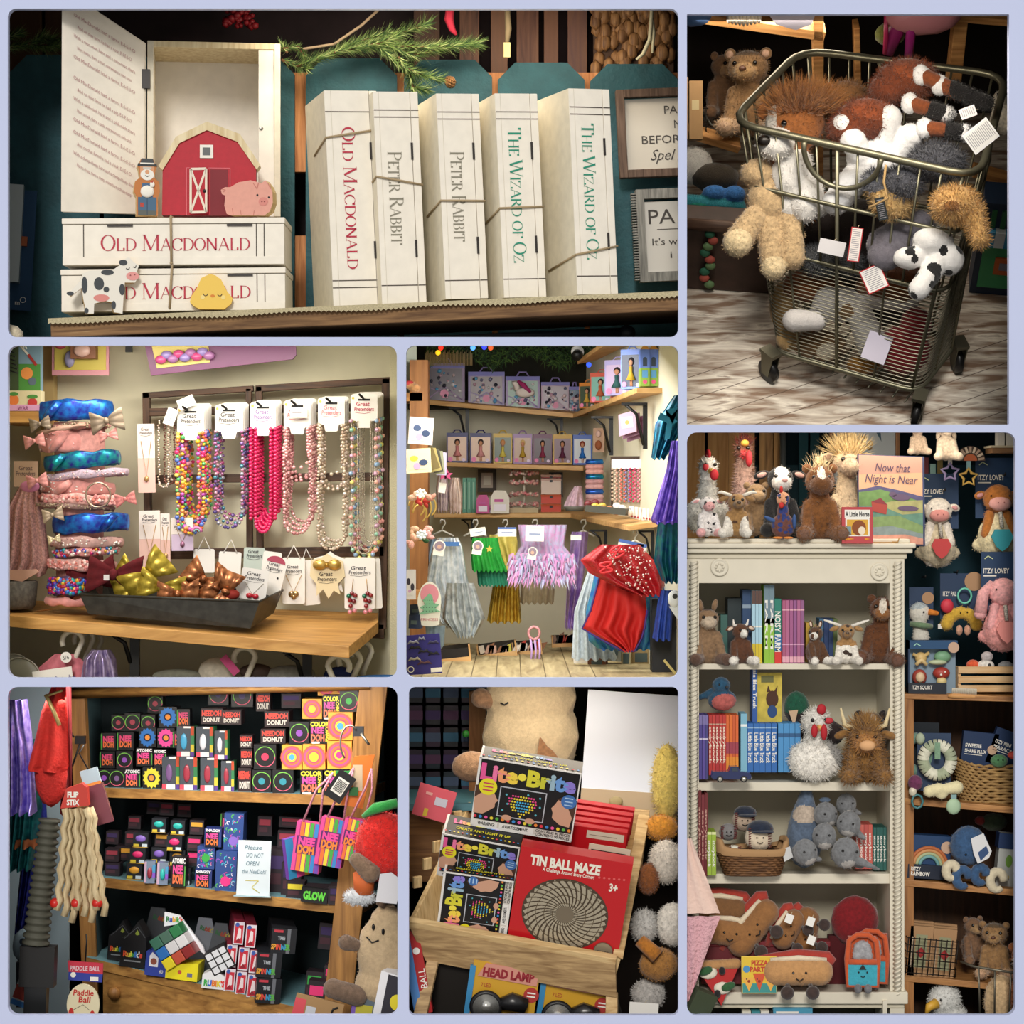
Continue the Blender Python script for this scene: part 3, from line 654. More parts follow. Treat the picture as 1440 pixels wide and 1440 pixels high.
 # ------------------------------------------------------------------ 2: wire basket cart full of plush animals
def recess_basket():
 global NICHE;NICHE=2
 F=Frame(P(1190,545,430),(44,0,0));H=400
 WR=mat('#7d7a66',.4,.75);WRD=mat('#6b6858',.45,.7)
 fl=MB().bx(-800,900,-400,900,-6,0,wood('#8a705c','#efe6d6','x',16,.6,5,(.38,.62),'#8a7462'))
 struct(fl,'floor',F.M)
 for k in range(7):
  sx=-300+k*110
  m=MB().bx(-.5,.5,-300,330,0,.4,mat('#6a5a4c'));struct(m,'trim_%d'%(k+1),F.M@Matrix.Translation((sx*S,0,0))@rot(0,0,-64))
 yb=440
 DKW=wood('#3a2416','#6a4226','x',8);PN=wood('#a06a38','#d9a264','x',8);PNZ=wood('#a06a38','#d9a264','z',8)
 def beam(px0,py0,px1,py1,th,lb,y=yb,m=PN,dep=30,nm='shelf_board',cat='shelf'):
  x0,z0=F.y(px0,py0,y);x1,z1=F.y(px1,py1,y);L_=sqrt((x1-x0)**2+(z1-z0)**2);a=math.degrees(atan2(z1-z0,x1-x0))
  MB().bx(0,L_,0,dep,-th/2,th/2,m).top(nm,lb,cat,F.at(x0,y,z0),(0,-a,0),bev=1.5)
 struct(MB().bx(-500,600,0,8,-10,700,mat('#1c1410',.95)),'wall_back',F.at(0,yb+330,0))
 beam(950,22,1160,52,17,'honey coloured top shelf board above the bears')
 beam(1151,20,1151,330,17,'upright wooden post between the bears and the pink bag',m=PNZ,nm='shelf_post',cat='post')
 beam(1352,30,1340,140,22,'short upright wooden post at the upper right of the basket',m=PNZ,nm='shelf_post',cat='post')
 beam(1330,26,1430,34,12,'wooden crosspiece at the top right corner')
 beam(955,186,1040,212,14,'shelf board under the bear and its wire basket at the left')
 beam(1370,246,1430,262,14,'light wooden board to the right of the basket cart')
 beam(1205,40,1208,150,10,'thin dark wooden upright behind the cart rim',m=PNZ,y=yb+60,nm='shelf_post',cat='post')
 MB().e((0,0,0),(30,18,18),mat('#34517c',.8)).top('blue_cloth','folded blue cloth at the top left corner','cloth',F.up(975,22,410));
 m=MB();
 for i in range(9):m.e((-24+i*6,0,0),(4,14,16-abs(i-4)*1.6),mat('#d9cfbf',.8))
 m.top('cream_pleated_toy','pleated cream fabric on the top shelf board','soft toy',F.up(1046,24,406))
 MB().prism([(-48,20),(44,24),(34,-14),(10,-24),(-22,-14)],0,20,mat('#b8b4c4',.4)).top('plastic_pack','pale lilac plastic pack hanging over the top shelf','package',F.up(1112,24,400))
 t=thing('pink_bag','pink handbag hanging above the plush basket','bag',F.up(1298,22,390));MB().e((0,0,0),(62,24,34),mat('#c9848c',.5)).obj('bag_body',t);MB().tube([(-20,-10,20),(-18,-14,-30),(-15,-10,-80)],[7,8,7],mat('#a0287a',.35)).obj('strap',t,label='magenta strap');MB().tube([(-62,0,30),(-54,0,-40),(-52,0,-70)],[3,4,4],mat('#b02a5a',.4)).tube([(-30,4,20),(-38,4,-30),(-46,4,-72)],[9,14,9],mat('#8a2260',.4)).obj('ribbon',t,label='dark magenta ribbon')
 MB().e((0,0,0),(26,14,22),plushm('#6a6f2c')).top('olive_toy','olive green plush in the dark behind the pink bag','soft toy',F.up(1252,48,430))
 sitter('plush_bear','brown plush bear sitting on the shelf behind the cart, arm stretched left',P(1052,192,650),(8,0,-6),1.5,'#8a6a46',mz='#a58358',pad='#c9a98c',feet='#bf9f7c',nose='#5a3a2a',fz=(2600,3.5,1),hr=(24,20,20),yaw=-12,patches=[(plushm('#5a4630'),(0,0,96,22,22,13))],earc='#c9a48c',eye=2.6)
 sitter('plush_bear','darker bear peeking out behind the larger shelf bear',P(1014,170,710),(8,0,10),1.2,'#6f5036',mz='#9a7650',nose='#3a281c',fz=(900,3,1),yaw=20)
 t=thing('wire_basket','small black wire basket of card boxes at the left edge behind the cart','basket',P(972,196,650));m=MB()
 for i in range(6):m.tube([(-26+i*10,-14,0),(-26+i*10,-14,54)],1,mat('#2a2622',.5,.5),4)
 for j in range(6):m.tube([(-30,-14,j*10),(28,-14,j*10)],1,mat('#2a2622',.5,.5),4)
 m.obj('wire_mesh',t);
 for i in range(2):MB().bx(-30+i*24,-8+i*24,-8,10,2,104-i*6,mat('#a88458')).rect(-26+i*24,-14+i*24,50,66,-8.5,mat('#b03838')if i==0 else '#c9b88c').top('kraft_box',('left' if i==0 else 'right')+' brown card box in the small black wire basket','box',P(974,198,562))
 MB().tube([(F.I@P(a,b,650))/S-(F.I@P(990,165,650))/S for a,b in((988,158),(1000,176),(1040,186),(1060,196))],3,mat('#4a4a44',.4,.6)).top('shelf_wire','curved dark wire rim in front of the bear feet','wire',F.M@Matrix.Translation(F.I@P(990,165,650)))
 soft([(0,0,0,38,24,34)],plushm('#d9d8d4',.08),(),(900,4,1),name='white_plush')and None;place(bpy.data.objects['white_plush'],'white fluffy plush at the left edge below the shelf','soft toy',P(972,232,650))
 t=thing('plush_snake','blue and teal plush with a white care tag at the left edge','soft toy',P(1004,286,630));soft([('l',(-50,0,0),(40,0,-6),17,15),(0,-6,16,22,14,15),(34,-6,14,20,14,16)],plushm('#2c8a9a'),[(plushm('#3a78c0'),(4,-10,20,26,20,15)),(plushm('#3a78c0'),(36,-10,18,24,20,18)),(plushm('#2a9a8a'),(-30,0,-6,24,20,8))],(500,2,1),parent=t)
 MB().bx(-12,12,0,1,-10,12,'#dcdcda').obj('care_tag',t)
 x0,z0=F.y(950,305,250);x1,z1=F.y(1092,312,250);zb=0
 t=thing('leather_chest','dark brown leather chest standing left of the cart','chest',F.at(x0,255,0),(0,0,-6));MB().bx(-20,x1-x0,0,60,0,z0-20,mat('#45322a',.55,n=.2,ns=30)).obj('chest_body',t,bev=3)
 MB().cyl((-20,-6,z0-12),(x1-x0-30,-6,z0-12),10,10,wood('#4a3428','#6f5444','x',5)).obj('roll',t)
 m=MB()
 for i in range(9):m.e((58+6*sin(i*1.7),-8,z0-28-i*13),(9,5,8),mat(('#2f6a50','#b8584a','#6a8a5c')[i%3]))
 m.obj('painted_flowers',t,label='green and coral painted motif')
 t=thing('toy_shop_box','green boxed toy shop with striped awning at the right edge','toy box',F.up(1372,408,240),(0,0,-8));MB().bx(-10,90,0,60,-6,178,mat('#1c2f48',.5)).bx(0,90,-3,0,10,100,mat('#3f9a62',.5)).bx(22,90,-6,-3,40,74,mat('#c9642c',.5)).bx(30,90,-7,-6,50,64,mat('#8a8a98')).obj('box',t)
 m=MB()
 for i in range(6):m.bx(-2+i*16,14+i*16,-14,0,100,130,mat('#3a94c0' if i%2==0 else '#dfe6e8')).bx(4+i*16,12+i*16,-4,0,132,166,mat('#2c6a40'))
 m.obj('awning',t)
 sitter('plush_dog','small white and cream plush animal to the right of the cart rim',P(1412,190,520),(0,0,-20),.8,'#ddd6c6',ear='long',fz=(500,2,1),nose='#2a2626')
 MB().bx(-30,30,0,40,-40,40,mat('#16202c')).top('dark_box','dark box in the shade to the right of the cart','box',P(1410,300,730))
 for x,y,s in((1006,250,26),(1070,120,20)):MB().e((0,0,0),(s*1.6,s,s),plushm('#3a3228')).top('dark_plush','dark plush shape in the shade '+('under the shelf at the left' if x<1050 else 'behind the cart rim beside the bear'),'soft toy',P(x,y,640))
 # --- the cart
 top=[F.z(x,y,H)for x,y in((1026,172),(1378,250),(1416,106),(1126,70))]
 cx=sum(p[0]for p in top)/4;cy=sum(p[1]for p in top)/4
 bl=F.z(1086,493,58);br=F.z(1292,552,58);du=((top[3][0]-top[0][0])*.62,(top[3][1]-top[0][1])*.62)
 bot=[bl,br,(br[0]+du[0],br[1]+du[1]),(bl[0]+du[0],bl[1]+du[1])]
 def ring(t,rad=46,inset=0):
  c=[Vector((b[0]+(a[0]-b[0])*t,b[1]+(a[1]-b[1])*t,58+(H-58)*t))for a,b in zip(top,bot)];out=[];rad=rad*(.6+.4*t)
  for i in range(4):
   p,q,r_=c[i-1],c[i],c[(i+1)%4];u=(p-q).normalized();v=(r_-q).normalized()
   for k in range(5):
    s=k/4;a=q+u*rad*(1-s)**2+v*rad*s**2;out.append(a)
  return out
 def dens(pts,n):
  L_=[0];N=len(pts)
  for i in range(N):L_.append(L_[-1]+(pts[(i+1)%N]-pts[i]).length)
  out=[]
  for k in range(n):
   d=L_[-1]*k/n;i=max(j for j in range(N)if L_[j]<=d);f=(d-L_[i])/(L_[i+1]-L_[i]);out.append(pts[i].lerp(pts[(i+1)%N],f))
  return out
 t=thing('basket_cart','tall olive grey wire laundry basket on casters full of plush animals','wire basket',F.M)
 MB().tube(ring(1),6,WR,8,closed=True).obj('rim',t)
 m=MB()
 for h in(.74,.47):m.tube(ring(h),3.4,WR,6,closed=True)
 m.tube(ring(0),4,WR,6,closed=True)
 for i in range(27):m.tube(ring(.012+i*.0172),1.15,mat('#a09c88',.4,.7),4,closed=True)
 m.obj('hoop_wires',t)
 A,B_=dens(ring(1),36),dens(ring(0),36);m=MB()
 for i,(a,b)in enumerate(zip(A,B_)):m.tube([a,b if i%3==0 else a.lerp(b,.54)],3.4 if i%6==0 else 2.1,WR,5)
 for i in range(1,12):m.tube([Vector(bot[0]+(60,)).lerp(Vector(bot[1]+(28,)),i/12),Vector(bot[3]+(60,)).lerp(Vector(bot[2]+(28,)),i/12)],1.6,WRD,4)
 m.obj('upright_wires',t)
 fl_,fr_=Vector(top[0]+(H,)),Vector(top[1]+(H,));out_=(fr_-fl_).cross(Vector((0,0,1))).normalized()
 a=fl_.lerp(fr_,.31);b=fl_.lerp(fr_,.62);pts=[]
 for i in range(15):
  s=i/14;w=sin(pi*s);pts.append(a.lerp(b,.5-.5*cos(pi*s))+Vector((0,0,-62))*w+out_*(8+8*w))
 MB().tube(pts,4.2,WR,8).obj('handle',t,label='hanging wire loop handle')
 ba,bb=Vector(top[3]+(H,)),Vector(top[2]+(H,));a=ba.lerp(bb,.38);b=ba.lerp(bb,.52)
 MB().tube([a,a.lerp(b,.5)+Vector((0,-8,-60)),b],3.6,WR,8).obj('handle',t)
 for i,p in enumerate(bot):
  c=Vector((cx,cy,0));q=Vector((p[0],p[1],0));q+=(c-q)*(-.02)
  w=MB();w.M=T(q.x,q.y,0)@rot(0,0,(35,-20,10,60)[i])
  w.cyl((-5,0,20),(5,0,20),20,20,mat('#1c1b1b',.4),20).cyl((-6,0,20),(6,0,20),9,9,mat('#5a5850',.4,.5),14);wl=w.obj('wheel',t)
  g=MB();g.M=w.M
  for s in(-8,8):g.prism([(0,0)]*0 or[(-14,54),(14,54),(9,14),(-9,14)],-1,1,WRD)if 0 else g.add([(s,-14,58),(s,14,58),(s,8,14),(s,-8,14),(s+1.5,-14,56),(s+1.5,14,56),(s+1.5,8,14),(s+1.5,-8,14)],[(0,1,2,3),(7,6,5,4),(0,4,5,1),(1,5,6,2),(2,6,7,3),(3,7,4,0)],WRD)
  fk=g.bx(-10,11,-15,15,54,60,WRD).obj('caster_fork',t);wl.parent=fk
  # --- plush inside: a place between the front and the back of the cart
 f0=Vector(bot[0]+(58,));n1=(Vector(bot[1]+(58,))-f0).cross(Vector(top[0]+(H,))-f0).normalized()
 if n1.y<0:n1=-n1
 def IN(px,py,k):
  a,d=F.ray(px,py);p0=(f0+n1*k)*S;tt=(p0-a).dot(n1)/d.dot(n1);return F.M@(a+d*tt)
 def soft_at(nm,lb,px,py,k,els,base,patches=(),fz=(900,3,1),spots=None,eyes=(),nose=None,extra=(),R=(0,0,0),seed=3,sc=1.0,mane=None,down=0):
  t=thing(nm,lb,'soft toy',IN(px,py,k),R,sc=sc);soft(els,base,patches,fz,parent=t,spots=spots,seed=seed,down=down)
  for e in eyes:MB().e(e[:3],e[3]if len(e)>3 else 3,EYE,2).obj('eye',t)
  if nose:MB().e(nose[:3],nose[3:6],mat('#17120f',.35),2).obj('nose',t)
  for nm2,el,m2 in extra:MB().e(el[:3],el[3:6],m2,2,R=el[6:9]if len(el)>6 else None).obj(nm2,t)
  if mane:
   r=random.Random(9);mm=MB();cc=[];nn=[]
   for _ in range(mane[1]):
    c,q=mane[3],mane[4];v=Vector((r.gauss(0,1),r.gauss(0,1),r.gauss(0,1))).normalized();v.z=abs(v.z)*.9-.15
    cc.append(Vector((c[0]+v.x*q[0],c[1]+v.y*q[1],c[2]+v.z*q[2])));nn.append((v+Vector((.25,-.2,.35))).normalized())
   fuzz(mm,cc,nn,[mane[0]]*len(cc),mane[1],mane[2],1.5,4,lean=.45);mm.obj('mane',t,kind='stuff')
  return t
 BRN=plushm('#8f5628');WHT=plushm('#dedbd6',.06);WHB=plushm('#e9e9ea',.05);TAN=plushm('#b89468');RUST=plushm('#6f3418')
 soft_at('plush_pony','big chestnut and white plush pony head with a bushy mane at the cart\'s left front',1118,175,70,[(0,0,0,48,36,46),(-32,-22,-34,30,28,26),(-6,0,-70,34,28,50),(16,0,-110,30,26,44)],BRN,[(WHT,(-44,-20,12,13,50,46)),(WHT,(-34,-34,-36,32,34,28)),(WHT,(0,-6,-100,44,44,62))],(2200,6,1.1),eyes=((-21,-35,-4,5),),nose=(-52,-42,-32,11,8,9),mane=(plushm('#a8703a',.35),3600,36,(16,6,16),(50,36,42)),extra=(('ear',(48,10,40,11,6,28,0,14,0),plushm('#a8642c')),('ear',(-50,0,20,8,6,14),BRN)))
 soft_at('plush_tail_horse','light brown furry plush behind the pony head',1190,136,170,[(0,0,0,36,22,26)],plushm('#8a6038'),(),(1600,8,1.2))
 def horse(lb,px,py,k,legs,nm='plush_horse',ex=()):
  t=soft_at(nm,lb,px,py,k,[(0,0,0,50,30,34),(-26,0,-14,34,26,26)],RUST,[(plushm('#83401f'),(10,-20,14,36,16,22))],(2400,8,1.2),down=.2)
  for i,(a,b,w)in enumerate(legs):
   a=Vector((a[0],-26-i*3,a[1]));b=Vector((b[0],-34-i*3,b[1]));mid=a.lerp(b,.62)
   soft([('l',a,mid,13,12)],plushm('#80421f'),(),(300,2,.9),name='leg',parent=t);soft([('l',mid,b,14,13)],plushm('#141214'),(),(900,5,1),name='hoof',parent=t);soft([(a.x,a.y,a.z,14,13,17)],WHB,(),(300,2,.9),name='white_knee',parent=t)
   if w:soft([(b.x,b.y,b.z,15,13,14)],WHB,(),(300,3,.9),name='white_foot',parent=t)
 horse('dark chestnut plush horse lying on its back at the top right of the cart',1276,112,150,(((16,2),(92,-34),0),((44,-14),(112,-42),0)))
 horse('reddish brown plush horse with white knees lying in the middle of the cart',1218,168,90,(((62,20),(116,2),1),((84,-18),(142,-26),1)),)
 soft_at('plush_bunny','white plush animal with its four feet up at the front of the cart',1232,222,76,[(0,0,0,48,28,32),('l',(10,0,6),(16,-14,58),17,22),('l',(30,0,0),(50,-16,30),18,21),('l',(-26,0,6),(-52,-14,48),16,18),('l',(-20,-8,-6),(-38,-20,22),18,21),('l',(-20,4,-20),(-60,8,-66),26,22)],WHB,(),(1200,2.4,1))
 soft_at('plush_rabbit','white plush face with a dark eye behind the front wires, at the middle bar',1140,290,30,[(0,0,0,32,22,22),(-30,0,4,22,18,26)],WHT,(),(500,2.4,1),eyes=((8,-21,2,4),))
 soft_at('plush_teddy','curly beige teddy bear leaning out of the left side of the cart',1072,290,8,[(10,0,14,34,28,44),(-6,-6,50,30,26,24),('l',(-14,-10,-20),(-40,-16,-58),20,24),('l',(10,0,-30),(16,-8,-96),22,20),('l',(42,0,-10),(46,-6,-80),22,20)],plushm('#bda179'),[(plushm('#d9c39a'),(-40,-30,-62,22,22,24)),(plushm('#d9c39a'),(16,-26,-100,26,22,20))],(3000,3.5,1.1),seed=6)
 soft_at('plush_poodle','dark grey shaggy plush near the right rim of the cart',1318,228,60,[(0,0,0,44,26,28),(-50,0,-30,30,22,26)],plushm('#46474e',.4),(),(3200,12,1.1))
 soft_at('plush_terrier','tan and grey shaggy puppy behind the wires below the handle',1256,280,24,[(0,0,0,34,24,32),(-26,0,24,22,18,22)],plushm('#c2a068'),[(plushm('#5a5c64'),(-26,0,30,26,26,24))],(2400,9,1.1),eyes=((2,-24,8,4),))
 soft_at('plush_puppy','golden shaggy puppy leaning out at the right front corner of the cart',1344,288,6,[(0,0,0,38,26,30),('l',(24,0,-10),(34,-10,-52),18,14),(-10,-16,-4,18,16,14)],plushm('#c2985c'),[(plushm('#8f6030'),(-12,-34,-6,14,12,9))],(3000,9,1.1))
 soft_at('plush_grey_dog','smooth grey plush body under the shaggy puppies',1262,344,34,[(0,0,0,50,28,34),(20,0,30,40,26,26),(-20,-6,-18,28,22,24)],plushm('#6e6a72',.12),(),(1400,2.4,1))
 soft_at('plush_schnauzer','dark grey shaggy plush at the lower left behind the bars',1160,366,26,[(0,0,0,42,24,24),(40,0,-6,20,18,20)],plushm('#3c3e40',.4),(),(2600,10,1.1))
 soft_at('plush_dalmatian','black spotted white plush at the right front, one foot through the wires',1312,352,10,[(0,0,14,32,26,24),(24,0,-14,24,24,26),(-36,-4,-12,26,18,18),('l',(6,-6,-20),(-26,-26,-62),18,17)],plushm('#e4e2df',.04),(),(500,1.6,.9),spots=(plushm('#121214',.05),26,8))
 soft_at('plush_white_cow','white plush with long limbs lying in the lower part of the cart',1180,428,40,[(0,0,0,40,24,30),('l',(-20,0,10),(-36,-8,-26),20,16),('l',(-36,-8,-26),(-72,-10,-26),17,19),('l',(30,0,-10),(52,-8,-66),20,26),('l',(50,0,10),(110,0,4),18,16)],plushm('#cfcac6',.06),[],(900,2,1),spots=(plushm('#8a6a4a'),3,12))
 soft_at('plush_brown_puppy','brown and cream plush at the bottom of the cart',1152,484,44,[(0,0,0,46,24,24),(10,-8,-12,24,16,16)],plushm('#7a5a38'),[(plushm('#d9cdb8'),(12,-22,-14,20,12,14))],(900,3,1))
 soft_at('plush_fox','orange brown plush deep in the middle of the cart',1262,400,90,[(0,0,0,70,40,30),(-130,20,0,50,30,30)],plushm('#7c4620'),(),(900,4,1))
 soft_at('red_plush','red plush in the lower right of the cart',1270,492,40,[(0,0,0,44,26,40),(20,0,40,26,22,28)],plushm('#8a1c24'),(),(700,3,1))
 soft_at('gold_plush','mustard brown plush next to the red one at the bottom',1214,512,36,[(0,0,0,28,20,16)],plushm('#a8742c'),(),(300,3,1))
 soft_at('beige_plush','beige plush at the lower left behind the close wires',1102,430,36,[(0,0,0,24,22,40),(6,0,-50,20,18,24)],plushm('#a88858'),(),(500,3,1))
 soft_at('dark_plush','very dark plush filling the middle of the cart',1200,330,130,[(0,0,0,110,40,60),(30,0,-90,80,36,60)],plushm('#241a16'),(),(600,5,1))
 tag_card(IN(1396,178,-8),(0,52,10),34,46,'large white care tag marked CE at the right rim of the cart',border='#f2f2f2')
 MB().text('CE',0,0,9,mat('#222')).top('ce_mark','black CE mark printed on the large white tag','print',IN(1390,182,-12),(0,40,0))if 0 else None
 tag_card(IN(1222,376,-10),(0,-24,0),34,38,'white tag with a red border hanging at the front wires, lowest one',c='#e9e6e2',border='#b8262c')
 tag_card(IN(1206,320,-10),(0,8,0),18,52,'narrow red and white tag above the square red bordered one',c='#ddd6d2',border='#a8242a')
 tag_card(IN(1172,338,-6),(10,12,0),40,22,'silvery white label on the dark shaggy plush',c='#d9d7d9',tx=False)
 tag_card(IN(1236,278,-12),(0,-14,20),16,34,'dark tag with a green print tied with twine to the handle',c='#20282c')
 tag_card(IN(1372,154,40),(0,70,0),16,24,'small white sewn label on the black hoof at the rim',c='#d9d2d0')
 tag_card(IN(1240,470,4),(0,20,0),38,44,'pale lilac paper tag behind the close wires near the red plush',c='#cfc9d9',tx=False)
 MB().tube([(0,0,0),(-4,-4,-26),(2,-4,-50),(-26,-6,-64)],2,mat('#a88a5c',.9)).top('twine','beige twine tied at the right end of the handle','string',IN(1246,232,-8))
 MB().bx(-26,26,0,2,-20,14,mat('#d8cfc0')).top('paper_tag','grey paper tag beside the beige teddy foot','tag',IN(1098,208,120))if 0 else None
 # ------------------------------------------------------------------ 3: jewellery rack, headbands and bow tray
def recess_jewelry():
 global NICHE;NICHE=3
 WALL=mat('#e4dec2',.85,n=.05,ns=60);DW=wood('#2c1c12','#5a3c26','x',5,.6);DWZ=wood('#2c1c12','#5a3c26','z',5,.6);CARD=mat('#e8e4de',.6);BK=mat('#121213',.4,.3)
 PINE=wood('#b07c3c','#dba75e','x',9,.5,14)
 struct(MB().bx(-380,300,0,6,-20,560,WALL),'wall_back',P(290,960,330));struct(MB().bx(-12,12,-20,40,-20,560,mat('#cfc8a8',.9,bump=.4,bs=2)),'trim_1',P(560,960,300))
 struct(MB().bx(-10,10,0,30,-20,230,mat('#b39a66',.8)),'trim_2',P(66,660,290))
 t=thing('wall_shelf','long pine shelf under the headbands, tray and jewellery rack','shelf',P(280,880,120));o=P(280,880,120)
 v=[(P(*p)-o)/S for p in((-20,862,120),(491,909,50),(532,874,215),(532,862,320),(-20,842,320))];v+=[p-Vector((0,0,17))for p in v]
 MB().add(v,[(0,1,2,3,4),(9,8,7,6,5),(0,5,6,1),(1,6,7,2),(2,7,8,3),(3,8,9,4),(4,9,5,0)],PINE).obj('plank',t,bev=1)
 m=MB()
 for i in range(6):m.e((0,0,0),(17-i*2.6,5-i*.7,.5+i*.1),mat('#7a4a28' if i>3 else '#a06c34'),2)
 m.top('wood_knot','dark brown oval knot in the pine shelf','knot',P(64,858,160),(-8,-8,0))
 def bracket(x,y,d,lb,s=1):t=thing('shelf_bracket',lb,'bracket',P(x,y,d),sc=s);MB().bx(-7,7,20,28,-70,0,BK).bx(-34,7,0,24,-8,0,BK).tube([(-30,10,-8),(-14,16,-20),(-6,22,-50)],3.5,BK,6).obj('arm',t)
 bracket(186,886,150,'black shelf bracket left of centre under the pine shelf');bracket(430,912,130,'black shelf bracket under the right end of the pine shelf')
 t=thing('jewellery_rack','dark wooden double frame rack with slats for hanging necklaces','rack',P(370,880,285));o=P(370,880,285)
 def bar(a,b,th,nm,vert=False):
  a,b=[(P(*p,285)-o)/S for p in(a,b)];dx=Vector((th,0,0))if vert else Vector((0,0,-th));y=Vector((0,16,0))
  v=[a,b,b+dx,a+dx];v+=[p+y for p in v];MB().add(v,[(0,1,2,3),(7,6,5,4),(0,4,5,1),(1,5,6,2),(2,6,7,3),(3,7,4,0)],DWZ if vert else DW).obj(nm,t,bev=.8)
 bar((200,552),(356,542),9,'top_rail');bar((359,542),(549,530),10,'top_rail');bar((200,552),(203,800),11,'side_rail',True);bar((345,546),(347,880),9,'side_rail',True);bar((359,543),(361,880),10,'side_rail',True);bar((537,532),(532,885),12,'side_rail',True)
 for y0,y1,th in((574,566,12),(668,664,13),(772,768,16),(862,878,22)):bar((210,y0),(540,y1),th,'slat')
 def sign(m,w,z,s=1,col='#3c3a40',y=-.6,w2=None):m.text('Great',-w*.05,z+5*s,6*s,mat(col),y,w=w*.55,shear=.1,bold=.01).text('Pretenders',0,z-2*s,6*s,mat(col),y,w=w*.8,shear=.1,bold=.01).line([(-w*.36,z-7*s),(0,z-8.5*s),(w*.3,z-6.5*s)],.5,y,mat(col))
 r=random.Random(11)
 def strand(m,cx,w,z0,z1,pal,rr,jit=0,y=0,gap=1.9,clear=False,vee=False,mix=None):
  n=int((z0-z1)*2.3/(rr*gap));
  for i in range(n+1):
   s=i/n;a=pi*s
   if s<.4:x,z=-w,z0-(z0-z1-w)*s/.4
   elif s>.6:x,z=w,z0-(z0-z1-w)*(1-s)/.4
   else:q=(s-.4)/.2*pi;x,z=-w*cos(q),z1+w-w*sin(q)
   if z<z1+w and vee:x*=.6
   q_=rr*(1 if not mix else r.choice(mix));m.e((cx+x+r.uniform(-jit,jit),y+r.uniform(-jit,jit),z+r.uniform(-jit,jit)*.3),q_,pal[r.randrange(len(pal))],1)
 B=lambda h,t=0:mat(h,.22,coat=.4)if not t else mat(h,.12,coat=.6,metal=.15)
 MULT=[B(c)for c in('#e8387a','#f0c02c','#e8743a','#58b868','#5a7ad0','#e89ab0','#f0a05c','#f4e06a','#c05ab8')];PUR=[B(c,1)for c in('#7a5a9a','#5a4a8a','#a86a9a','#c99ab0','#4a8a9a','#9a9aa8','#c05a8a')]
 HOT=[B('#d81f5c'),B('#e02a68')];PKC=[B(c,1)for c in('#e0a8a8','#e8b8b4','#d8989c','#c98a8c')];CLR=[B(c,1)for c in('#c8b49c','#d9c9b4','#b8a08c','#e0cfc4')];PAS=[B(c)for c in('#8fc0a8','#e8a0a0','#8aa8c8','#dcd47a','#e8b0a0','#c9a0b8')];PRL=[B('#cfc4b0',1),B('#b8aa98',1)]
 sets=((268,574,44,750,MULT,3.2,5,'bright mixed flower beads','#3c3a40',1.9),(322,572,46,742,PUR,2.9,4,'purple and lilac glass beads','#3c3a40',2.1),(370,568,42,748,HOT,3.3,4,'hot pink round beads','#8a6ab0',1.75),(418,566,44,750,PKC,2.8,4,'pale pink clear beads','#d9485a',1.9),(466,562,44,772,CLR,2.8,3,'clear champagne beads','#e07a8a',2.0),(512,557,44,786,PAS,3.5,4,'pastel pearls','#b83a5a',2.4))
 for cx,yt,cw,yb,pal,rr,n,dsc,col,gap in sets:
  for k in range(n):
   d=236+k*10;t=thing('necklace',f'necklace of {dsc}, {("front one, with its card facing out" if k == 0 else ORD[k] + " from the front on its hook")}','necklace',P(cx+k*3,yt-k,d),(0,0,-4*k),f'necklaces of {dsc}');kk=1+d/D
   m=MB().prism([(-cw*.46,0),(-cw*.38,3),(cw*.38,3),(cw*.46,0),(cw*.46,-36),(cw*.26,-38),(cw*.2,-48),(-cw*.2,-48),(-cw*.26,-38),(-cw*.46,-36)],0,.8,CARD)
   m.rect(-9,9,-7,-4,-.3,mat('#1c1c1e')).disc(-cw*.38,-3,2.2,-.3,mat('#e0c05a'),n=8)
   if k==0:sign(m,cw*.84,-17,1.1,col)
   m.obj('hang_card',t)
   zb=-(yb-yt)*kk+k*5;m=MB()
   if pal is PKC or pal is CLR:strand(m,0,cw*.38,-40,zb*.5 if k==0 else zb*.62,pal,rr*1.1,1,-3);
   if pal is PAS:
    for s in range(2):strand(m,0,cw*(.42-s*.2),-38,zb+s*8,PRL,1.1,.4,-1,2.0)
    strand(m,0,cw*.42,-38,zb,pal,rr*1.1,1.6,-3,3.4)
   else:
    for s in range(2 if pal is HOT or pal is MULT else 1):strand(m,0,cw*(.44-s*.17),-38,zb+s*6,pal,rr,.3 if pal is HOT else 1.2,-2+s*2,gap,vee=pal is HOT,mix=None if pal is HOT else(.8,1,1.25))
   m.obj('beads',t,kind='stuff')
   if k==0 and pal is MULT:MB().tube([(10+7*cos(a*pi/6),-6,zb+2+7*sin(a*pi/6))for a in range(7)],2.2,mat('#d97ab0')).tube([(10+4*cos(a*pi/6),-6,zb+2+4*sin(a*pi/6))for a in range(7)],1.4,mat('#9ac9c0')).obj('rainbow_charm',t)
  MB().tube([(0,0,4),(3,-30,2),(-3,-62,8)],1.8,BK,6).bx(-14,14,0,4,0,8,BK).top('peg_hook',f'black metal hook carrying the {dsc}','hook',P(cx,yt+8,276))
 for x,y,w,h,lb,ch in((205,596,26,104,'long pink necklace card with a gold chain at the left of the rack',0),(210,718,32,86,'pink ombre card with a star pendant below the long pink card',1),(232,722,14,80,'second thin pink card behind the star pendant card',2),(256,728,33,50,'lilac card with a unicorn pendant under the flower beads',3)):
  t=thing('necklace_card',lb,'necklace card',P(x,y,240),(0,-1,0));m=MB().bx(-w/2,w/2,0,1,-h,0,mat('#dcb4a8' if ch!=3 else '#c9b4cc',.6)).rect(-w/2,w/2,-h*.5,0,-.2,'#e4d8d0');sign(m,w*.9,-12,.8);m.obj('card',t)
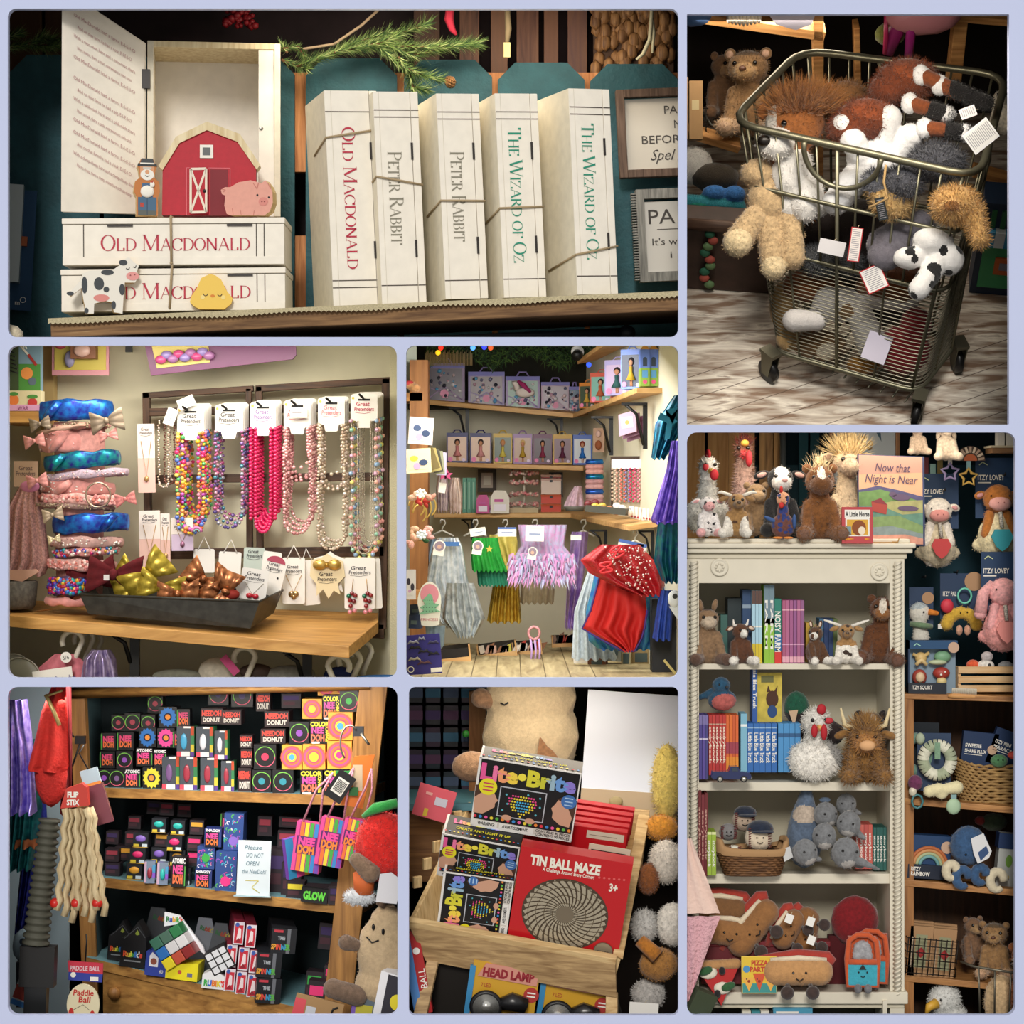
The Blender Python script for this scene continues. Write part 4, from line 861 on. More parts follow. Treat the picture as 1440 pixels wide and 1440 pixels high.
  q=MB().tube([(-w*.3,-1,-h*.25),(0,-1.5,-h*.75),(w*.3,-1,-h*.25)],.5,mat('#b89058',.3,.8),4).e((0,-2,-h*.8),(4,1.5,5),mat('#c9a06c' if ch!=3 else '#b07a98',.3,.5),1);q.obj('pendant',t)
 for i in range(3):m=MB();strand(m,0,7,0,-100+i*8,CLR if i!=1 else[B('#7a4a3c',1)],1.9,1.2,0,1.9);MB().bx(-1,1,0,1,0,1,CARD)if 0 else None;t=m.top('necklace',('front','middle brown','rear')[i]+' small champagne bead necklace between the long pink card and flower beads','necklace',P(230+i*8,592+i*3,240+i*8),group='small bead necklaces at the left of the rack')
 for x,y,a in((262,566,-24),(240,586,-70),(420,580,0)):MB().bx(-13,13,0,1,-8,8,CARD).rect(-10,4,-1,0,-.4,'#9a98a0').top('loose_card','white necklace card turned sideways '+{262:'at the top of the flower beads',240:'beside the long pink card',420:'behind the pale pink beads'}[x],'card',P(x,y,228),(0,a,10))
 for i,(x,y,w,h,R,d,lb,ex)in enumerate(((287,772,32,36,0,250,'white card with ribbon loops behind the copper bows',None),(324,776,34,36,3,250,'cream card with ribbon loops behind the tray',None),(358,770,32,40,2,246,'mint and grey card above the tray','g'),(384,776,28,30,8,244,'pale floral card beside the mint card',None),(390,784,34,58,14,200,'oval card with a red top leaning out of the tray','r'),(360,800,40,46,8,150,'white card with a red bow necklace leaning in the tray','b'),(340,816,24,34,-20,160,'white card with a bear motif in the tray',None),(413,784,34,70,0,235,'white card with a gold heart necklace','h'),(432,788,26,68,-6,246,'plain white card behind the heart necklace',None),(506,784,46,78,0,230,'white card with red cherry cluster earrings','e'),(514,786,44,76,-3,242,'second white earring card behind the cherry one',None))):
  t=thing('jewellery_card',lb,'card',P(x,y,d),(0,R,0));kk=1.07;m=MB().prism([(-w/2,-2),(-w/2+2,0),(w/2-2,0),(w/2,-2),(w/2,-h+2),(w/2-2,-h),(-w/2+2,-h),(-w/2,-h+2)],0,1,CARD if ex!='g' else mat('#b8c4bc'))
  if ex:sign(m,w*.9,-h*.26,.95)
  if ex=='r':m.disc(0,-8,w*.42,-.5,mat('#a8445a'),a1=pi,n=12,rz=10).disc(-6,-20,1.5,-.5,BLACK).disc(8,-30,1.5,-.5,BLACK)
  m.obj('card',t)
  if ex=='b':MB().tube([(-14,-1,-20),(0,-2,-38),(14,-1,-20)],.5,STEEL,4).e((-4,-3,-40),(5,2,4),mat('#b01c2c',.3)).e((5,-3,-40),(5,2,4),mat('#b01c2c',.3)).obj('bow_pendant',t,label='red bow pendant')
  if ex=='h':MB().tube([(-12,-1,-26),(0,-2,-52),(12,-1,-26)],.5,mat('#b89058',.3,.8),4).e((-3,-3,-55),(5,2,5),mat('#a8895c',.2,.8)).e((3,-3,-55),(5,2,5),mat('#a8895c',.2,.8)).e((0,-3,-59),(4,2,4),mat('#a8895c',.2,.8)).obj('heart_pendant',t,label='gold heart pendant')
  if ex=='e':
   for s in(-9,9):
    m=MB().tube([(s*1.1,-1,-32),(s*1.3,-2,-50)],.5,mat('#b89058',.3,.8),4)
    for a,b,c in((0,-54,'#7a1420'),(-5,-58,'#146a50'),(5,-57,'#8a1a24'),(-3,-64,'#8a1420'),(3,-66,'#6a0f1c'),(-2,-73,'#8a1c28'),(4,-80,'#d98a98'),(-3,-82,'#d98a98')):m.e((s*1.3+a,-3,b),4,B(c,1),1)
    m.obj('earring',t,label='red cluster earring')
  if i in(0,1,7,8):MB().tube([(-w*.3,0,-2),(0,2,18),(w*.3,0,-2)],1,CARD,5).obj('ribbon_loop',t)
 t=thing('bow_card','bow shaped cream card holding a gold hair bow','card',P(460,782,226));bow=[(-24,-6),(-8,-2),(0,4),(8,-2),(24,-8),(27,-30),(16,-42),(20,-58),(10,-52),(2,-64),(-6,-50),(-16,-60),(-16,-42),(-26,-30)];m=MB().prism(bow,0,2,mat('#e0cfa8'));m.M=T(4,8,3);m.prism(bow,0,2,CARD);m.M=Matrix();sign(m,36,-32,1.1,'#3a2c28');m.obj('card',t)
 MB().e((-11,-3,-13),(11,4,8),foil('#b08a3c','#d9b86a')).e((11,-3,-13),(11,4,8),foil('#b08a3c','#d9b86a')).e((0,-4,-13),(4,4,4),foil('#b08a3c')).obj('hair_bow',t,label='gold hair bow')
 t=thing('metal_tray','long dark zinc tray full of hair bows on the pine shelf','tray',P(240,870,120));o=P(240,870,120);ZN=mat('#3e3d38',.5,.5,n=.25,ns=14)
 top=[(P(*p)-o)/S for p in((112,836,118),(365,846,92),(398,830,215),(150,822,235))];bt=[(P(*p)-o)/S for p in((124,863,124),(352,884,98),(385,862,205),(160,850,225))]
 MB().add(top+bt,[(0,4,5,1),(1,5,6,2),(2,6,7,3),(3,7,4,0),(4,7,6,5)],ZN).tube(top,2,ZN,6,closed=True).obj('pan',t)
 def bow(x,y,d,s,m,lb,R=(0,0,0),v=0):
  t=thing('hair_bow',lb,'hair bow',P(x,y,d),R,sc=s);b=MB();n=9
  for sg in(-1,1):
   vs=[]
   for j in range(7):
    for i in range(n):tt=i/(n-1)*2-1;xx=j/6;w=5+17*xx**.8;vs.append((sg*(2+28*xx),-5*sin(pi*xx)-2.5*cos(tt*9)*xx,tt*w+sg*v*xx))
   N_=len(vs);vs+=[(a,q+7,c)for a,q,c in vs];f=[(j*n+i,j*n+i+1,(j+1)*n+i+1,(j+1)*n+i)for j in range(6)for i in range(n-1)];f+=[tuple(N_+k for k in q)for q in f];b.add(vs,f,m,True)
  b.obj('loops',t);MB().e((0,-6,0),(5,5,7),m).obj('knot',t)
 RV=mat('#5c0812',.9,n=.2,ns=6);GO=foil('#8a7420','#c9b040');CO=foil('#6a3a20','#c07a4a')
 bow(128,812,170,1.2,RV,'dark red velvet bow at the left end of the tray',(0,-8,0),3);bow(160,808,150,1.3,RV,'larger dark red velvet bow with a small gem clip',(0,8,0),4);MB().bx(-4,4,-3,0,-4,4,mat('#dcd8d4',.2)).top('gem_clip','small pale gem clip on the dark red bow','clip',P(150,812,128))
 bow(206,808,140,1.25,GO,'shiny gold bow standing in front in the tray',(0,-40,0));bow(190,822,155,1.1,GO,'gold bow lying at the left of the gold group',(0,-20,0));bow(226,826,130,1.1,GO,'gold bow lying at the right of the gold group',(0,12,0));bow(186,804,185,.8,GO,'small gold bow at the back of the tray',(0,30,0))
 for i,(x,y,a)in enumerate(((262,824,-30),(286,814,40),(304,826,-50),(276,834,10),(318,832,-70),(250,836,0))):bow(x,y,150-i*6,1.0,CO,f'copper satin bow, {ORD[i]} of the brown bows counted from back to front',(0,a,0),2)
 MB().e((0,0,0),(12,8,8),mat('#8f2418',.8)).top('red_clip','red felt clip between the copper bows and the white card','hair clip',P(326,836,128))
 FB=foil('#2c2aa0','#1f84dc');FT=foil('#2a2a98','#12a8a0');PKS=mat('#d08a84',.6,n=.15,ns=8,sheen=.3)
 def band(cx,cy,w,h,m,lb,knot=None,a=0,d=200,st=None,dp=40):
  t=thing('headband',lb,'headband',P(cx,cy,d),(0,a,0));N_=40;M_=10;vs=[]
  for i in range(N_+1):
   th=-pi*.95+i/N_*pi*1.9-pi/2
   hh=h*(1-.25*abs(sin(th*.5+.8)))+.8*sin(i*1.3)
   for j in range(M_):ph=2*pi*j/M_;vs.append((cos(th)*(w-3+3*cos(ph)),sin(th)*(dp+3*cos(ph)),sin(ph)*hh+1.4*sin(i*.9+ph*2)))
  MB().add(vs,[(i*M_+j,i*M_+(j+1)%M_,(i+1)*M_+(j+1)%M_,(i+1)*M_+j)for i in range(N_)for j in range(M_)],m,True).obj('band',t)
  if knot is not None:
   for s in(-1,1):MB().tube([(knot+s*12,-dp,s*h*.7),(knot,-dp-6,0),(knot-s*9,-dp-2,-s*h*.8)],[4,6.5,4],m,8).obj('knot',t)
  if st:
   q=MB();rr=random.Random(int(cy))
   for i in range(st[1]):x=rr.uniform(-w*.95,w*.95);y=-dp*sqrt(max(0,1-(x/w)**2))-2;q.e((x,y,rr.uniform(-h*.7,h*.7)),st[2]*rr.uniform(.6,1.2),st[0][rr.randrange(len(st[0]))],1)
   q.obj('beads',t,kind='stuff')
  return t
 PP=[mat('#e0a09c',.8),mat('#d88a88',.8),mat('#efd0c8',.8),mat('#c8786c',.8)];LC=[mat('#8a7660',.5,.3),mat('#b09c84',.5,.3)];JW=[B(c,1)for c in('#5a2a9a','#c02a6a','#2a6ac0','#d0a02c','#a01c2c','#2a9a9a')];WP=[B('#e8ddd4',1),B('#d8a8a8',1)]
 MB().cyl((0,0,0),(0,0,272),34,38,mat('#b07a74',.7,n=.2,ns=6),24).top('headband_stand','pink rolled stand inside the stack of headbands','stand',P(112,850,205))
 band(102,578,62,16,FB,'shiny blue knotted headband on top of the stack',-22,-2);band(110,600,50,5,PKS,'pale pink narrow band below the top blue one',None,-4,205,(LC,90,2.4));band(98,622,46,17,PKS,'wide pink satin headband with a twisted front',-8,0,205,(WP,26,1.4));band(92,604,44,3,mat('#b08a78',.5),'thin rose gold band across the wide pink one',None,-10,190)
 for x,y,s,m_,lb in((150,592,.8,mat('#8a7a68',.5,.3),'sparkly champagne lace bow at the right of the stack'),(56,596,.5,mat('#8a7a68',.5,.3),'sparkly lace bow at the left under the top band'),(48,620,.5,PKS,'pink flower bow at the left of the stack'),(152,612,.45,PKS,'pink flower bow right of the wide pink band'),(52,676,.5,PKS,'pink flower bow at the left, halfway down'),(176,702,.5,mat('#d0807c',.8,n=.3),'pink printed knot at the right of the stack'),(74,724,.5,LC[1],'silvery wire bow over the lower blue band'),(76,758,.3,mat('#e0d0a8',.3,.4),'tiny gold bow on the pearl band')):bow(x,y,150,s,m_,lb,(0,-10,0))
 band(116,648,58,13,FT,'shiny teal knotted headband in the middle of the stack',-30,-6);band(122,668,64,6,mat('#b8a4b4',.6,n=.2,ns=3),'thin lilac glitter headband below the teal one',None,-5,200,(WP,60,1.5));band(110,686,56,11,PKS,'pink knotted headband with white dots',-14,2,205,([WP[0]],34,1.8));band(114,702,62,8,mat('#dba49c',.8,n=.3,ns=5),'printed pale pink headband',None,2,200,(PP,70,3));band(106,712,60,4,mat('#8a6a64',.5),'dark sparkly thin headband above the lower blue one',None,3,200,(LC,80,1.6))
 band(128,736,58,15,FB,'shiny blue headband low in the stack, knot at the right',34,-3);band(122,762,56,8,mat('#c09890',.8,n=.2),'fuzzy mauve headband under the lower blue one',None,0,200,(WP,40,2.4));band(122,776,50,6,PKS,'jewelled headband with purple and silver stones',None,-3,200,(JW+WP+WP,90,3));band(116,794,52,9,mat('#c89a94',.9,n=.3,ns=3),'pink fluffy headband near the bottom',None,3,200,(PP,110,3));band(98,824,30,15,mat('#3a2a4a',.4),'rainbow jewelled wide headband beside the tray',None,2,175,(JW,130,4),24);band(96,846,36,6,PKS,'plain pink headband lying lowest on the shelf',None,3,175,None,24)
 MB().tube([(18*cos(i*pi/10),0,18*sin(i*pi/10))for i in range(20)],1.6,mat('#b8a08c',.2,.7),6,closed=True).top('wire_ring','thin wire ring hanging in front of the stack','ring',P(138,696,140))
 drape('tulle_skirt','pink glitter tulle garment at the left edge',36,668,190,[(0,0,16),(50,-30,24),(130,-44,34),(150,-44,26)],mat('#c99890',.6,n=.35,ns=3,bump=.4,bs=1.5),5,6)
 MB().bx(-22,14,0,1,-30,8,mat('#c9a88c')).text('Great',-4,-2,7,mat('#5a4a4a'),-.5,w=20).text('Pretenders',-4,-10,7,mat('#5a4a4a'),-.5,w=28).top('oval_card','cream label card above the pink tulle at the left','card',P(40,656,180));MB().e((0,0,0),(15,6,9),mat('#c87aa0',.4)).top('pink_gem','oval pink gem on the tulle garment','gem',P(42,684,160))
 MB().lathe([(40,0),(44,6),(47,40),(44,42),(40,10),(.1,8)],mat('#5c5850',.8,n=.3,ns=5),30).top('stone_bowl','grey stone bowl at the left end of the shelf','bowl',P(8,856,180));MB().prism([(-30,0),(10,-6),(34,8),(30,12),(-30,10)],-2,2,mat('#c99a84',.6)).top('pink_pouch','pink pouch edge lying over the stone bowl','pouch',P(22,812,130))
 t=thing('toy_box','garden tool toy box with a printed fork on the small upper shelf','toy box',P(36,578,180));MB().bx(-34,22,0,20,30,120,mat('#7a9ab0',.5)).rect(-10,22,30,70,-.4,'#4a8a3c').rect(-34,-10,30,120,-.6,'#3a4a2c').disc(2,56,9,-.8,mat('#e8934a')).line([(-14,104),(4,84)],3,-.8,WHITE).line([(4,84),(16,68)],4,-.8,mat('#a8302c')).disc(10,44,6,-.8,mat('#5a6a7a')).obj('box',t)
 m=MB()
 for i in range(9):m.tube([(-32,-2,110-i*6),(-18+i,-6,104-i*6)],1,BK,5)
 m.obj('spring',t);m=MB()
 for i in range(4):m.tube([(-18+i*4,-3,116-i*2),(-10+i*4,-3,98-i*2)],1.2,WHITE,5)
 m.obj('fork',t)
 MB().bx(-36,24,-8,20,0,30,mat('#dcd0a8',.5)).disc(-16,16,8,-8.5,mat('#e07a3a')).disc(12,12,7,-8.5,mat('#c23a3a')).disc(-16,25,7,-8.7,mat('#4a8a3c'),rz=3).disc(12,21,8,-8.7,mat('#4a8a3c'),rz=3).rect(-28,24,0,9,-8.6,'#d9a0c8').text('WAR',-2,4,6,mat('#8a3a6a'),-9,w=16).top('toy_box','cream box with printed carrot and tomato below the garden set','toy box',P(36,578,178));MB().bx(-40,24,-20,120,-17,0,PINE).top('wall_shelf','end of a pine shelf at the upper left','shelf',P(36,579,190),bev=.6)
 t=thing('toy_set_pack','pink and yellow backing card with small toys above the headbands','package',P(114,526,250));MB().bx(-44,42,0,6,-2,46,mat('#c98a94',.5)).bx(-40,38,-2,0,6,46,mat('#bfae4a',.5)).obj('card',t);MB().bx(-12,26,-22,-2,22,50,mat('#7a4a2c',.5)).obj('brown_toy',t);MB().e((-16,-8,22),(8,6,13),mat('#8a86a8',.6)).obj('lilac_toy',t);MB().e((6,-24,34),(13,4,10),mat('#c9a498',.3)).obj('pearl_toy',t);MB().e((-30,-6,44),(9,6,7),mat('#b8485a')).obj('red_toy',t)
 t=thing('toy_set_pack','magenta framed clear pack hanging at the top centre','package',P(314,508,220),(0,-5,0));MB().prism([(-110,-12),(104,-6),(110,0),(112,40),(-116,40)],0,8,mat('#5c1450',.4)).prism([(-100,-2),(-20,0),(-20,40),(-106,40)],-2,0,mat('#c0b060',.5)).obj('frame',t);m=MB();
 for i in range(9):m.e((-92+i*9,-8,10+6*(i%2)),(9,8,7),mat(('#b8487a','#8a7ab0','#9a6a9a')[i%3],.2),2)
 m.obj('bubble',t)
 MB().bx(-5,5,-8,0,-6,8,BK).top('wall_hook','small black hook on the wall between the two hanging packs','hook',P(182,490,300))
 def hanger(x,y,d,s,lb,flip=1):pts=[(flip*(2+16*cos(a)),0,16*sin(a))for a in[pi*1.15-k*.35 for k in range(11)]]+[(flip*6,0,-26),(flip*2,0,-40)];MB().tube(pts,4.2,mat('#cfcabc',.4),8).top('clothes_hanger',lb,'hanger',P(x,y,d),sc=s)
 for x,y,d,s,lb,f in((100,902,150,.95,'white hanger hook at the left under the shelf',1),(116,900,190,.9,'second white hanger hook behind the left one',1),(128,902,230,.9,'third white hanger hook under the left shelf',1),(342,926,150,1,'white hanger hook under the middle of the shelf',1),(478,938,110,1,'white hanger hook at the right, in front',-1),(490,930,150,1,'white hanger hook at the right, behind the front one',1),(506,918,200,1,'white hanger hook farthest right',1)):hanger(x,y,d,s,lb,f)
 drape('pink_costume','pink costume top on the left hanger',90,920,150,[(0,-14,16),(20,-38,36),(60,-46,44)],mat('#c9707c',.7,n=.12),2,3);drape('sequin_costume','lilac and silver sequin costume under the shelf',142,914,130,[(0,-14,12),(14,-26,20),(60,-32,26)],foil('#7a6a9a','#b8a8c8'),4,5)
 m=MB().bx(-34,24,0,1,-24,4,CARD);m.text('Great Pretenders',4,-12,10,mat('#4a3a7a'),-.6,w=48,bold=.02,shear=.1).disc(18,18,8,.2,CARD).text('5/6',18,18,6,mat('#5a5a5a'),-.6,w=9);m.top('size_card','white label card with a round 5/6 size sticker on the pink costume','card',P(78,944,124),(0,-8,0))
 for x,y,s in((30,948,1),(22,938,.8)):MB().e((0,0,0),(28*s,3,24*s),mat('#a8a898',.3)).tube([(28*s*cos(i*pi/10),-2,24*s*sin(i*pi/10))for i in range(20)],.9,mat('#cfcfc0'),5,closed=True).top('gauze_wing',('front' if s==1 else 'rear')+' pale gauze costume wing at the lower left','costume wing',P(x,y,150+(1-s)*60),(0,20,0))
 for x,y,w,h,c,lb in((306,944,30,22,'#b8b0a0','beige costume shoulder under the middle of the shelf'),(408,948,40,14,'#8c8c84','grey translucent costume under the right bracket'),(360,944,26,12,'#4a3a34','dark bow on a costume under the shelf'),(478,950,26,14,'#1c2c6a','navy blue costume at the right under the shelf'),(540,956,60,8,'#1a5a9a','bright blue costume edge in the lower right corner'),(250,950,40,10,'#6a6a5c','dull green costume edge under the shelf')):place(soft([(0,0,0,w,14,h)],mat(c,.8,n=.15),(),(60,1,.5),name='costume_shoulder'),lb,'costume',P(x,y,170))
 MB().bx(-6,6,0,2,-18,14,mat('#a83a6a')).top('pink_ribbon','bright pink strap over the beige costume','ribbon',P(322,934,130),(0,-40,0))
 # ------------------------------------------------------------------ 4: costume corner
def recess_costumes():
 global NICHE;NICHE=4
 WALL=mat('#d8d2bc',.85,n=.04,ns=80);PN=wood('#b8884c','#d9b078','x',9,.5,14);BK=mat('#131314',.4,.3);CARD=mat('#e6e2d8',.6)
 k=lambda d:1+d/D
 def slab(name,pts,th,m,lb,cat='shelf',st=False):
  o=P(*pts[0]);v=[(P(*p)-o)/S for p in pts];n=len(v);v+=[q-Vector((0,0,th))for q in v];b=MB().add(v,[tuple(range(n)),tuple(range(2*n-1,n-1,-1))]+[(i,i+n,(i+1)%n+n,(i+1)%n)for i in range(n)],m)
  return struct(b,name,o)if st else b.top(name,lb,cat,o,bev=1)
 struct(MB().bx(-420,420,0,6,-20,800,WALL),'wall_back',P(700,910,1160))
 o=P(818,910,1160);a=(P(818,910,1155)-o)/S;b=(P(962,970,330)-o)/S;b.z=a.z;up=Vector((0,0,800));nx=Vector((6,0,0))
 MB_=MB().add([a,b,b+up,a+up,a+nx,b+nx,b+nx+up,a+nx+up],[(0,1,2,3),(7,6,5,4),(0,4,5,1),(3,2,6,7),(1,5,6,2)],WALL);struct(MB_,'wall_right',o)
 FLR=wood('#8f7c58','#c9b88c','y',16,.6,10);struct(MB().bx(-420,380,-1000,0,-6,0,FLR),'floor',P(700,905,1160))
 for i in range(9):struct(MB().bx(-.8,.8,-950,0,0,.5,mat('#6a5a3c')),'trim_%d'%(i+1),P(590+i*28,905,1160))
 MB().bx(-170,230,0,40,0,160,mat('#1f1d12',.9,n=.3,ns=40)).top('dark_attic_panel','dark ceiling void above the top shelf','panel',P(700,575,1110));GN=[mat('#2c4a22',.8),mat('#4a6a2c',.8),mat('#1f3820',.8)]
 m=MB();r=random.Random(4)
 for i in range(2600):x=r.uniform(-150,190);p=Vector((x,r.uniform(-20,20),r.uniform(-14,40)+12*sin(x*.05)));q=Vector((r.uniform(-1,1),r.uniform(-1,1),r.uniform(-1.2,.6))).normalized()*16;s_=q.cross(Vector((0,1,0))).normalized();m.add([p-s_,p+s_,p+q],[(0,1,2)],GN[i%3])
 m.top('pine_garland','dark green pine garland along the ceiling edge','garland',P(716,496,1010))
 for x,y,c in((616,496,'#e8c020'),(620,489,'#e03020'),(665,489,'#60b0ff'),(681,488,'#3a4af0'),(828,513,'#3a60ff'),(690,489,'#d05a2c')):MB().e((0,0,0),5,mat(c,.4,emit=1.2)).top('fairy_light',{'#e8c020':'yellow','#e03020':'red','#60b0ff':'pale blue','#3a4af0':'deep blue','#3a60ff':'bright blue at the right end','#d05a2c':'orange'}[c]+' fairy light in the garland','light',P(x,y,960))
 m=MB()
 for i in range(34):m.tube([(i*2.6,0,0),(i*2.6,-2,22+(i%3)*3)],.8,mat('#a8946a'),4)
 m.top('twig_fringe','row of pale twigs hanging under the garland','fringe',P(598,514,980),kind=None)
 MB().cyl((0,-16,0),(0,16,4),11,11,mat('#d9dce0',.4),16).cyl((-3,-22,-8),(0,-14,-4),9,10,BK,16).top('security_camera','white and black camera under the ceiling','camera',P(812,496,800))
 slab('wall_shelf',((590,561,1040),(806,581,1000),(840,575,1150),(590,556,1155)),9,PN,'top pine shelf on the back wall carrying vanity sets')
 slab('wall_shelf',((806,581,1000),(895,545,470),(940,545,480),(826,574,1140)),9,PN,'top pine shelf on the right wall carrying castle boxes')
 slab('wall_shelf',((622,650,1040),(820,656,1000),(836,652,1150),(622,648,1155)),8,PN,'middle pine shelf carrying the row of doll boxes')
 slab('wall_shelf',((610,722,1040),(803,722,1000),(836,716,1150),(610,717,1155)),8,PN,'lower pine shelf above the hanging dresses')
 slab('wall_shelf',((803,722,1000),(884,739,500),(926,733,510),(836,716,1140)),9,PN,'lower pine shelf on the right wall with trays')
 slab('wall_shelf',((812,506,860),(905,440,400),(960,440,420),(840,500,900)),8,PN,'highest pine shelf at the ceiling on the right')
 for x,y,d,s,lb in((657,572,1060,1,'black bracket under the top back shelf'),(790,588,1060,.8,'black bracket near the corner under the top shelf'),(860,585,740,1.1,'black bracket under the right top shelf, farther one'),(908,566,520,1.3,'black bracket under the right top shelf, nearer one'),(790,664,1060,.7,'black bracket under the doll shelf'),(664,730,1060,.6,'black bracket under the lower back shelf'),(852,745,700,.9,'black bracket under the lower right shelf'),(918,746,520,.9,'black bracket at the right end of the lower shelf')):t=thing('shelf_bracket',lb,'bracket',P(x,y,d),sc=s*k(d));MB().bx(-2.5,2.5,8,12,-50,0,BK).tube([(-22,4,-2),(-10,6,-12),(-2,8,-46)],1.8,BK,5).bx(-26,2,2,8,-3,0,BK).obj('arm',t)
 def pack(x,y,d,w,h,lb,fr,bg,kind,dp=26,rz=0,grp=None,doll=('#c99070','#3a2018','#8a4a7a')):
  t=thing('doll_box',lb,'toy box',P(x,y,d),(0,0,rz),grp,sc=k(d));m=MB().bx(-w/2,w/2,0,dp,0,h,mat(fr,.4)).rect(-w*.44,w*.44,h*.06,h*.86,-.3,mat(bg,.3))
  if kind=='set':m.rect(-w/2,w/2,h*.88,h,-.5,mat('#8a8ad0')).disc(0,h*.22,h*.11,-1,mat('#e8a0c0'),n=14).line([(-w*.44,h*.06),(0,h*.4),(w*.44,h*.06)],1.5,-.6,mat(fr)).line([(-w*.44,h*.4),(w*.44,h*.06)],1.2,-.6,mat(fr));m.tube([(-w*.18,2,h),(-w*.1,2,h+6),(w*.1,2,h+6),(w*.18,2,h)],1.2,mat('#8a7ab8'),6)
  m.obj('box',t)
  if kind=='set':
   r_=random.Random(int(x));q=MB()
   for i in range(26):q.e((r_.uniform(-w*.38,w*.38),-1,r_.uniform(h*.12,h*.8)),r_.uniform(1,3.4),mat(r_.choice(('#e8e4ec','#6a6a8a','#c9a0b8','#2c2a3a','#e0c8d0','#5aa0d0')),.2),1)
   q.obj('accessory',t,kind='stuff')
  else:
   sk,hr,dr=doll;MB().e((0,-2,h*.66),(w*.09,1.6,h*.08),mat(sk)).tube([(0,-1,h*.58),(0,-1.5,h*.4)],w*.06,mat(sk),6).tube([(-w*.03,-1,h*.24),(-w*.03,-1,h*.07)],w*.025,mat(sk),5).tube([(w*.04,-1,h*.24),(w*.04,-1,h*.07)],w*.025,mat(sk),5).obj('doll',t);MB().e((0,-.5,h*.69),(w*.14,2,h*.11),mat(hr)).obj('doll_hair',t);MB().tube([(0,-2,h*.56),(0,-2,h*.42),(0,-2,h*.22)],[w*.08,w*.07,w*.2],mat(dr),8).obj('doll_dress',t)
   MB().disc(-w*.32,h*.12,w*.11,-1.2,mat('#e88ab8')).disc(w*.3,h*.1,w*.08,-1.2,mat('#e0d0e8')).tube([(-w*.2,3,h),(-w*.1,3,h+4),(w*.1,3,h+4),(w*.2,3,h)],1,mat(fr),5).obj('box_print',t)
  return t
 for i,(x,w,h,fr,bg,lb)in enumerate(((625,57,55,'#8a7098','#4a3c4c','vanity set box with a dark interior, first on the top shelf'),(684,51,48,'#8a7ab0','#7a6a70','vanity set box with silver pieces and a blue spot, second on the top shelf'),(735,48,46,'#9a82b8','#7a9a8c','toy horse box with a crossed lilac fence'),(781,40,42,'#b090a8','#9a8a98','clear vanity set box left of the corner'),(808,16,38,'#2c4a6a','#3a5a78','narrow dark blue boxed set in the corner'))):pack(x,563+(x-596)*.088,1050,w,h,lb,fr,bg,'set',grp='boxed sets on the top back shelf')
 q=thing('toy_horse','white toy horse with a magenta mane in the lilac box','toy',P(738,566,1040),sc=k(1040));MB().e((0,-4,14),(14,4,7),mat('#e6dcd8')).tube([(-10,-4,18),(-14,-5,28),(-18,-5,27)],[5,4,2.5],mat('#e6dcd8')).obj('body',q);MB().tube([(-10,-7,30),(-2,-8,24),(8,-8,14)],[2,4,2],mat('#a8286a')).obj('mane',q)
 DL=(('#2c2a6a','#d9b8a0','#c98080','#2a1a1c'),('#2c2a6a','#d9b8a0','#d09090','#2a1a1c'),('#c9a83c','#5a6a5c','#d9c95a','#c98a4a'),('#9a7ab0','#b89a84','#b8942c','#e0c080'),('#6a3a5a','#4a3440','#8a2c4a','#2a1818'),('#c9a040','#7a5a6a','#5a1c3c','#3a2018'),('#4a6ac0','#c9d0d8','#1c6ac0','#8a2c1c'),('#b02c2c','#5a5a3c','#4a5a8a','#c9a060'))
 for i,(fr,bg,dr,hr)in enumerate(DL):w=31 if i<2 else 27.5;x=(643,676)[i]if i<2 else 707+(i-2)*28;pack(x,650.5+i*.5,1050,w-1,42,f'doll box, {ORD[i]} from the left on the middle shelf, doll in {("coral","rose","yellow","mustard","crimson","dark plum","blue","grey blue")[i]}',fr,bg,'doll',grp='doll boxes on the middle shelf',doll=('#c99070',hr,dr))
 for i,(x,y,d,w,h,fr,bg,dr)in enumerate(((826,574,920,26,36,'#d98a3a','#4a5a4a','#c9a03c'),(845,566,800,34,42,'#d05a4a','#7ab0a8','#a8502c'),(868,556,680,40,50,'#a8a0d8','#c0a8d0','#2a5a5a'),(888,547,560,34,56,'#6a8ae0','#2c3a5a','#d0a030'))):pack(x,y,d,w,h,f'castle doll box facing left, {ORD[i]} from the corner on the right shelf',fr,bg,'doll',dp=44,rz=-30,grp='castle boxes on the right shelf',doll=('#c99070','#1c1418',dr))
 for i,x in enumerate((907,919,931)):
  t=thing('castle_box',f'blue and green castle shaped box end, {ORD[i]} from the left at the near end','toy box',P(x,543,500+i*3),(0,0,0),'castle box ends',sc=k(500));MB().bx(-6.5,6.5,0,60,0,26,mat('#8ab04a',.5)).bx(-6.5,6.5,0,60,26,52,mat('#6a88e0',.5)).rect(-4,4,12,22,-.4,'#5a9ad0').disc(0,6,3,-.4,mat('#e0508a')).rect(-3,3,28,38,-.4,'#3a4658').disc(0,38,3,-.4,mat('#3a4658'),a1=pi,n=8).prism([(-6.5,52),(6.5,52),(0,60)],0,20,mat('#d99a3a')).obj('box',t)
 for i in range(3):MB().bx(-2.9,2.9,0,30,0,50,mat('#5f9a84',.6)).text('THE GIFT',0,25,3.6,mat('#cfe0d4'),-.4,ang=-90,w=34)if 0 else MB().bx(-2.9,2.9,0,30,0,50,mat('#5f9a84',.6)).rect(-1,1,6,44,-.3,mat('#9cc4b0')).top('green_box',f'tall sage green box, {ORD[i]} of three on the lower shelf','box',P(653.5+i*6.2,722,1060),(0,0,0),'sage green boxes',sc=k(1060))
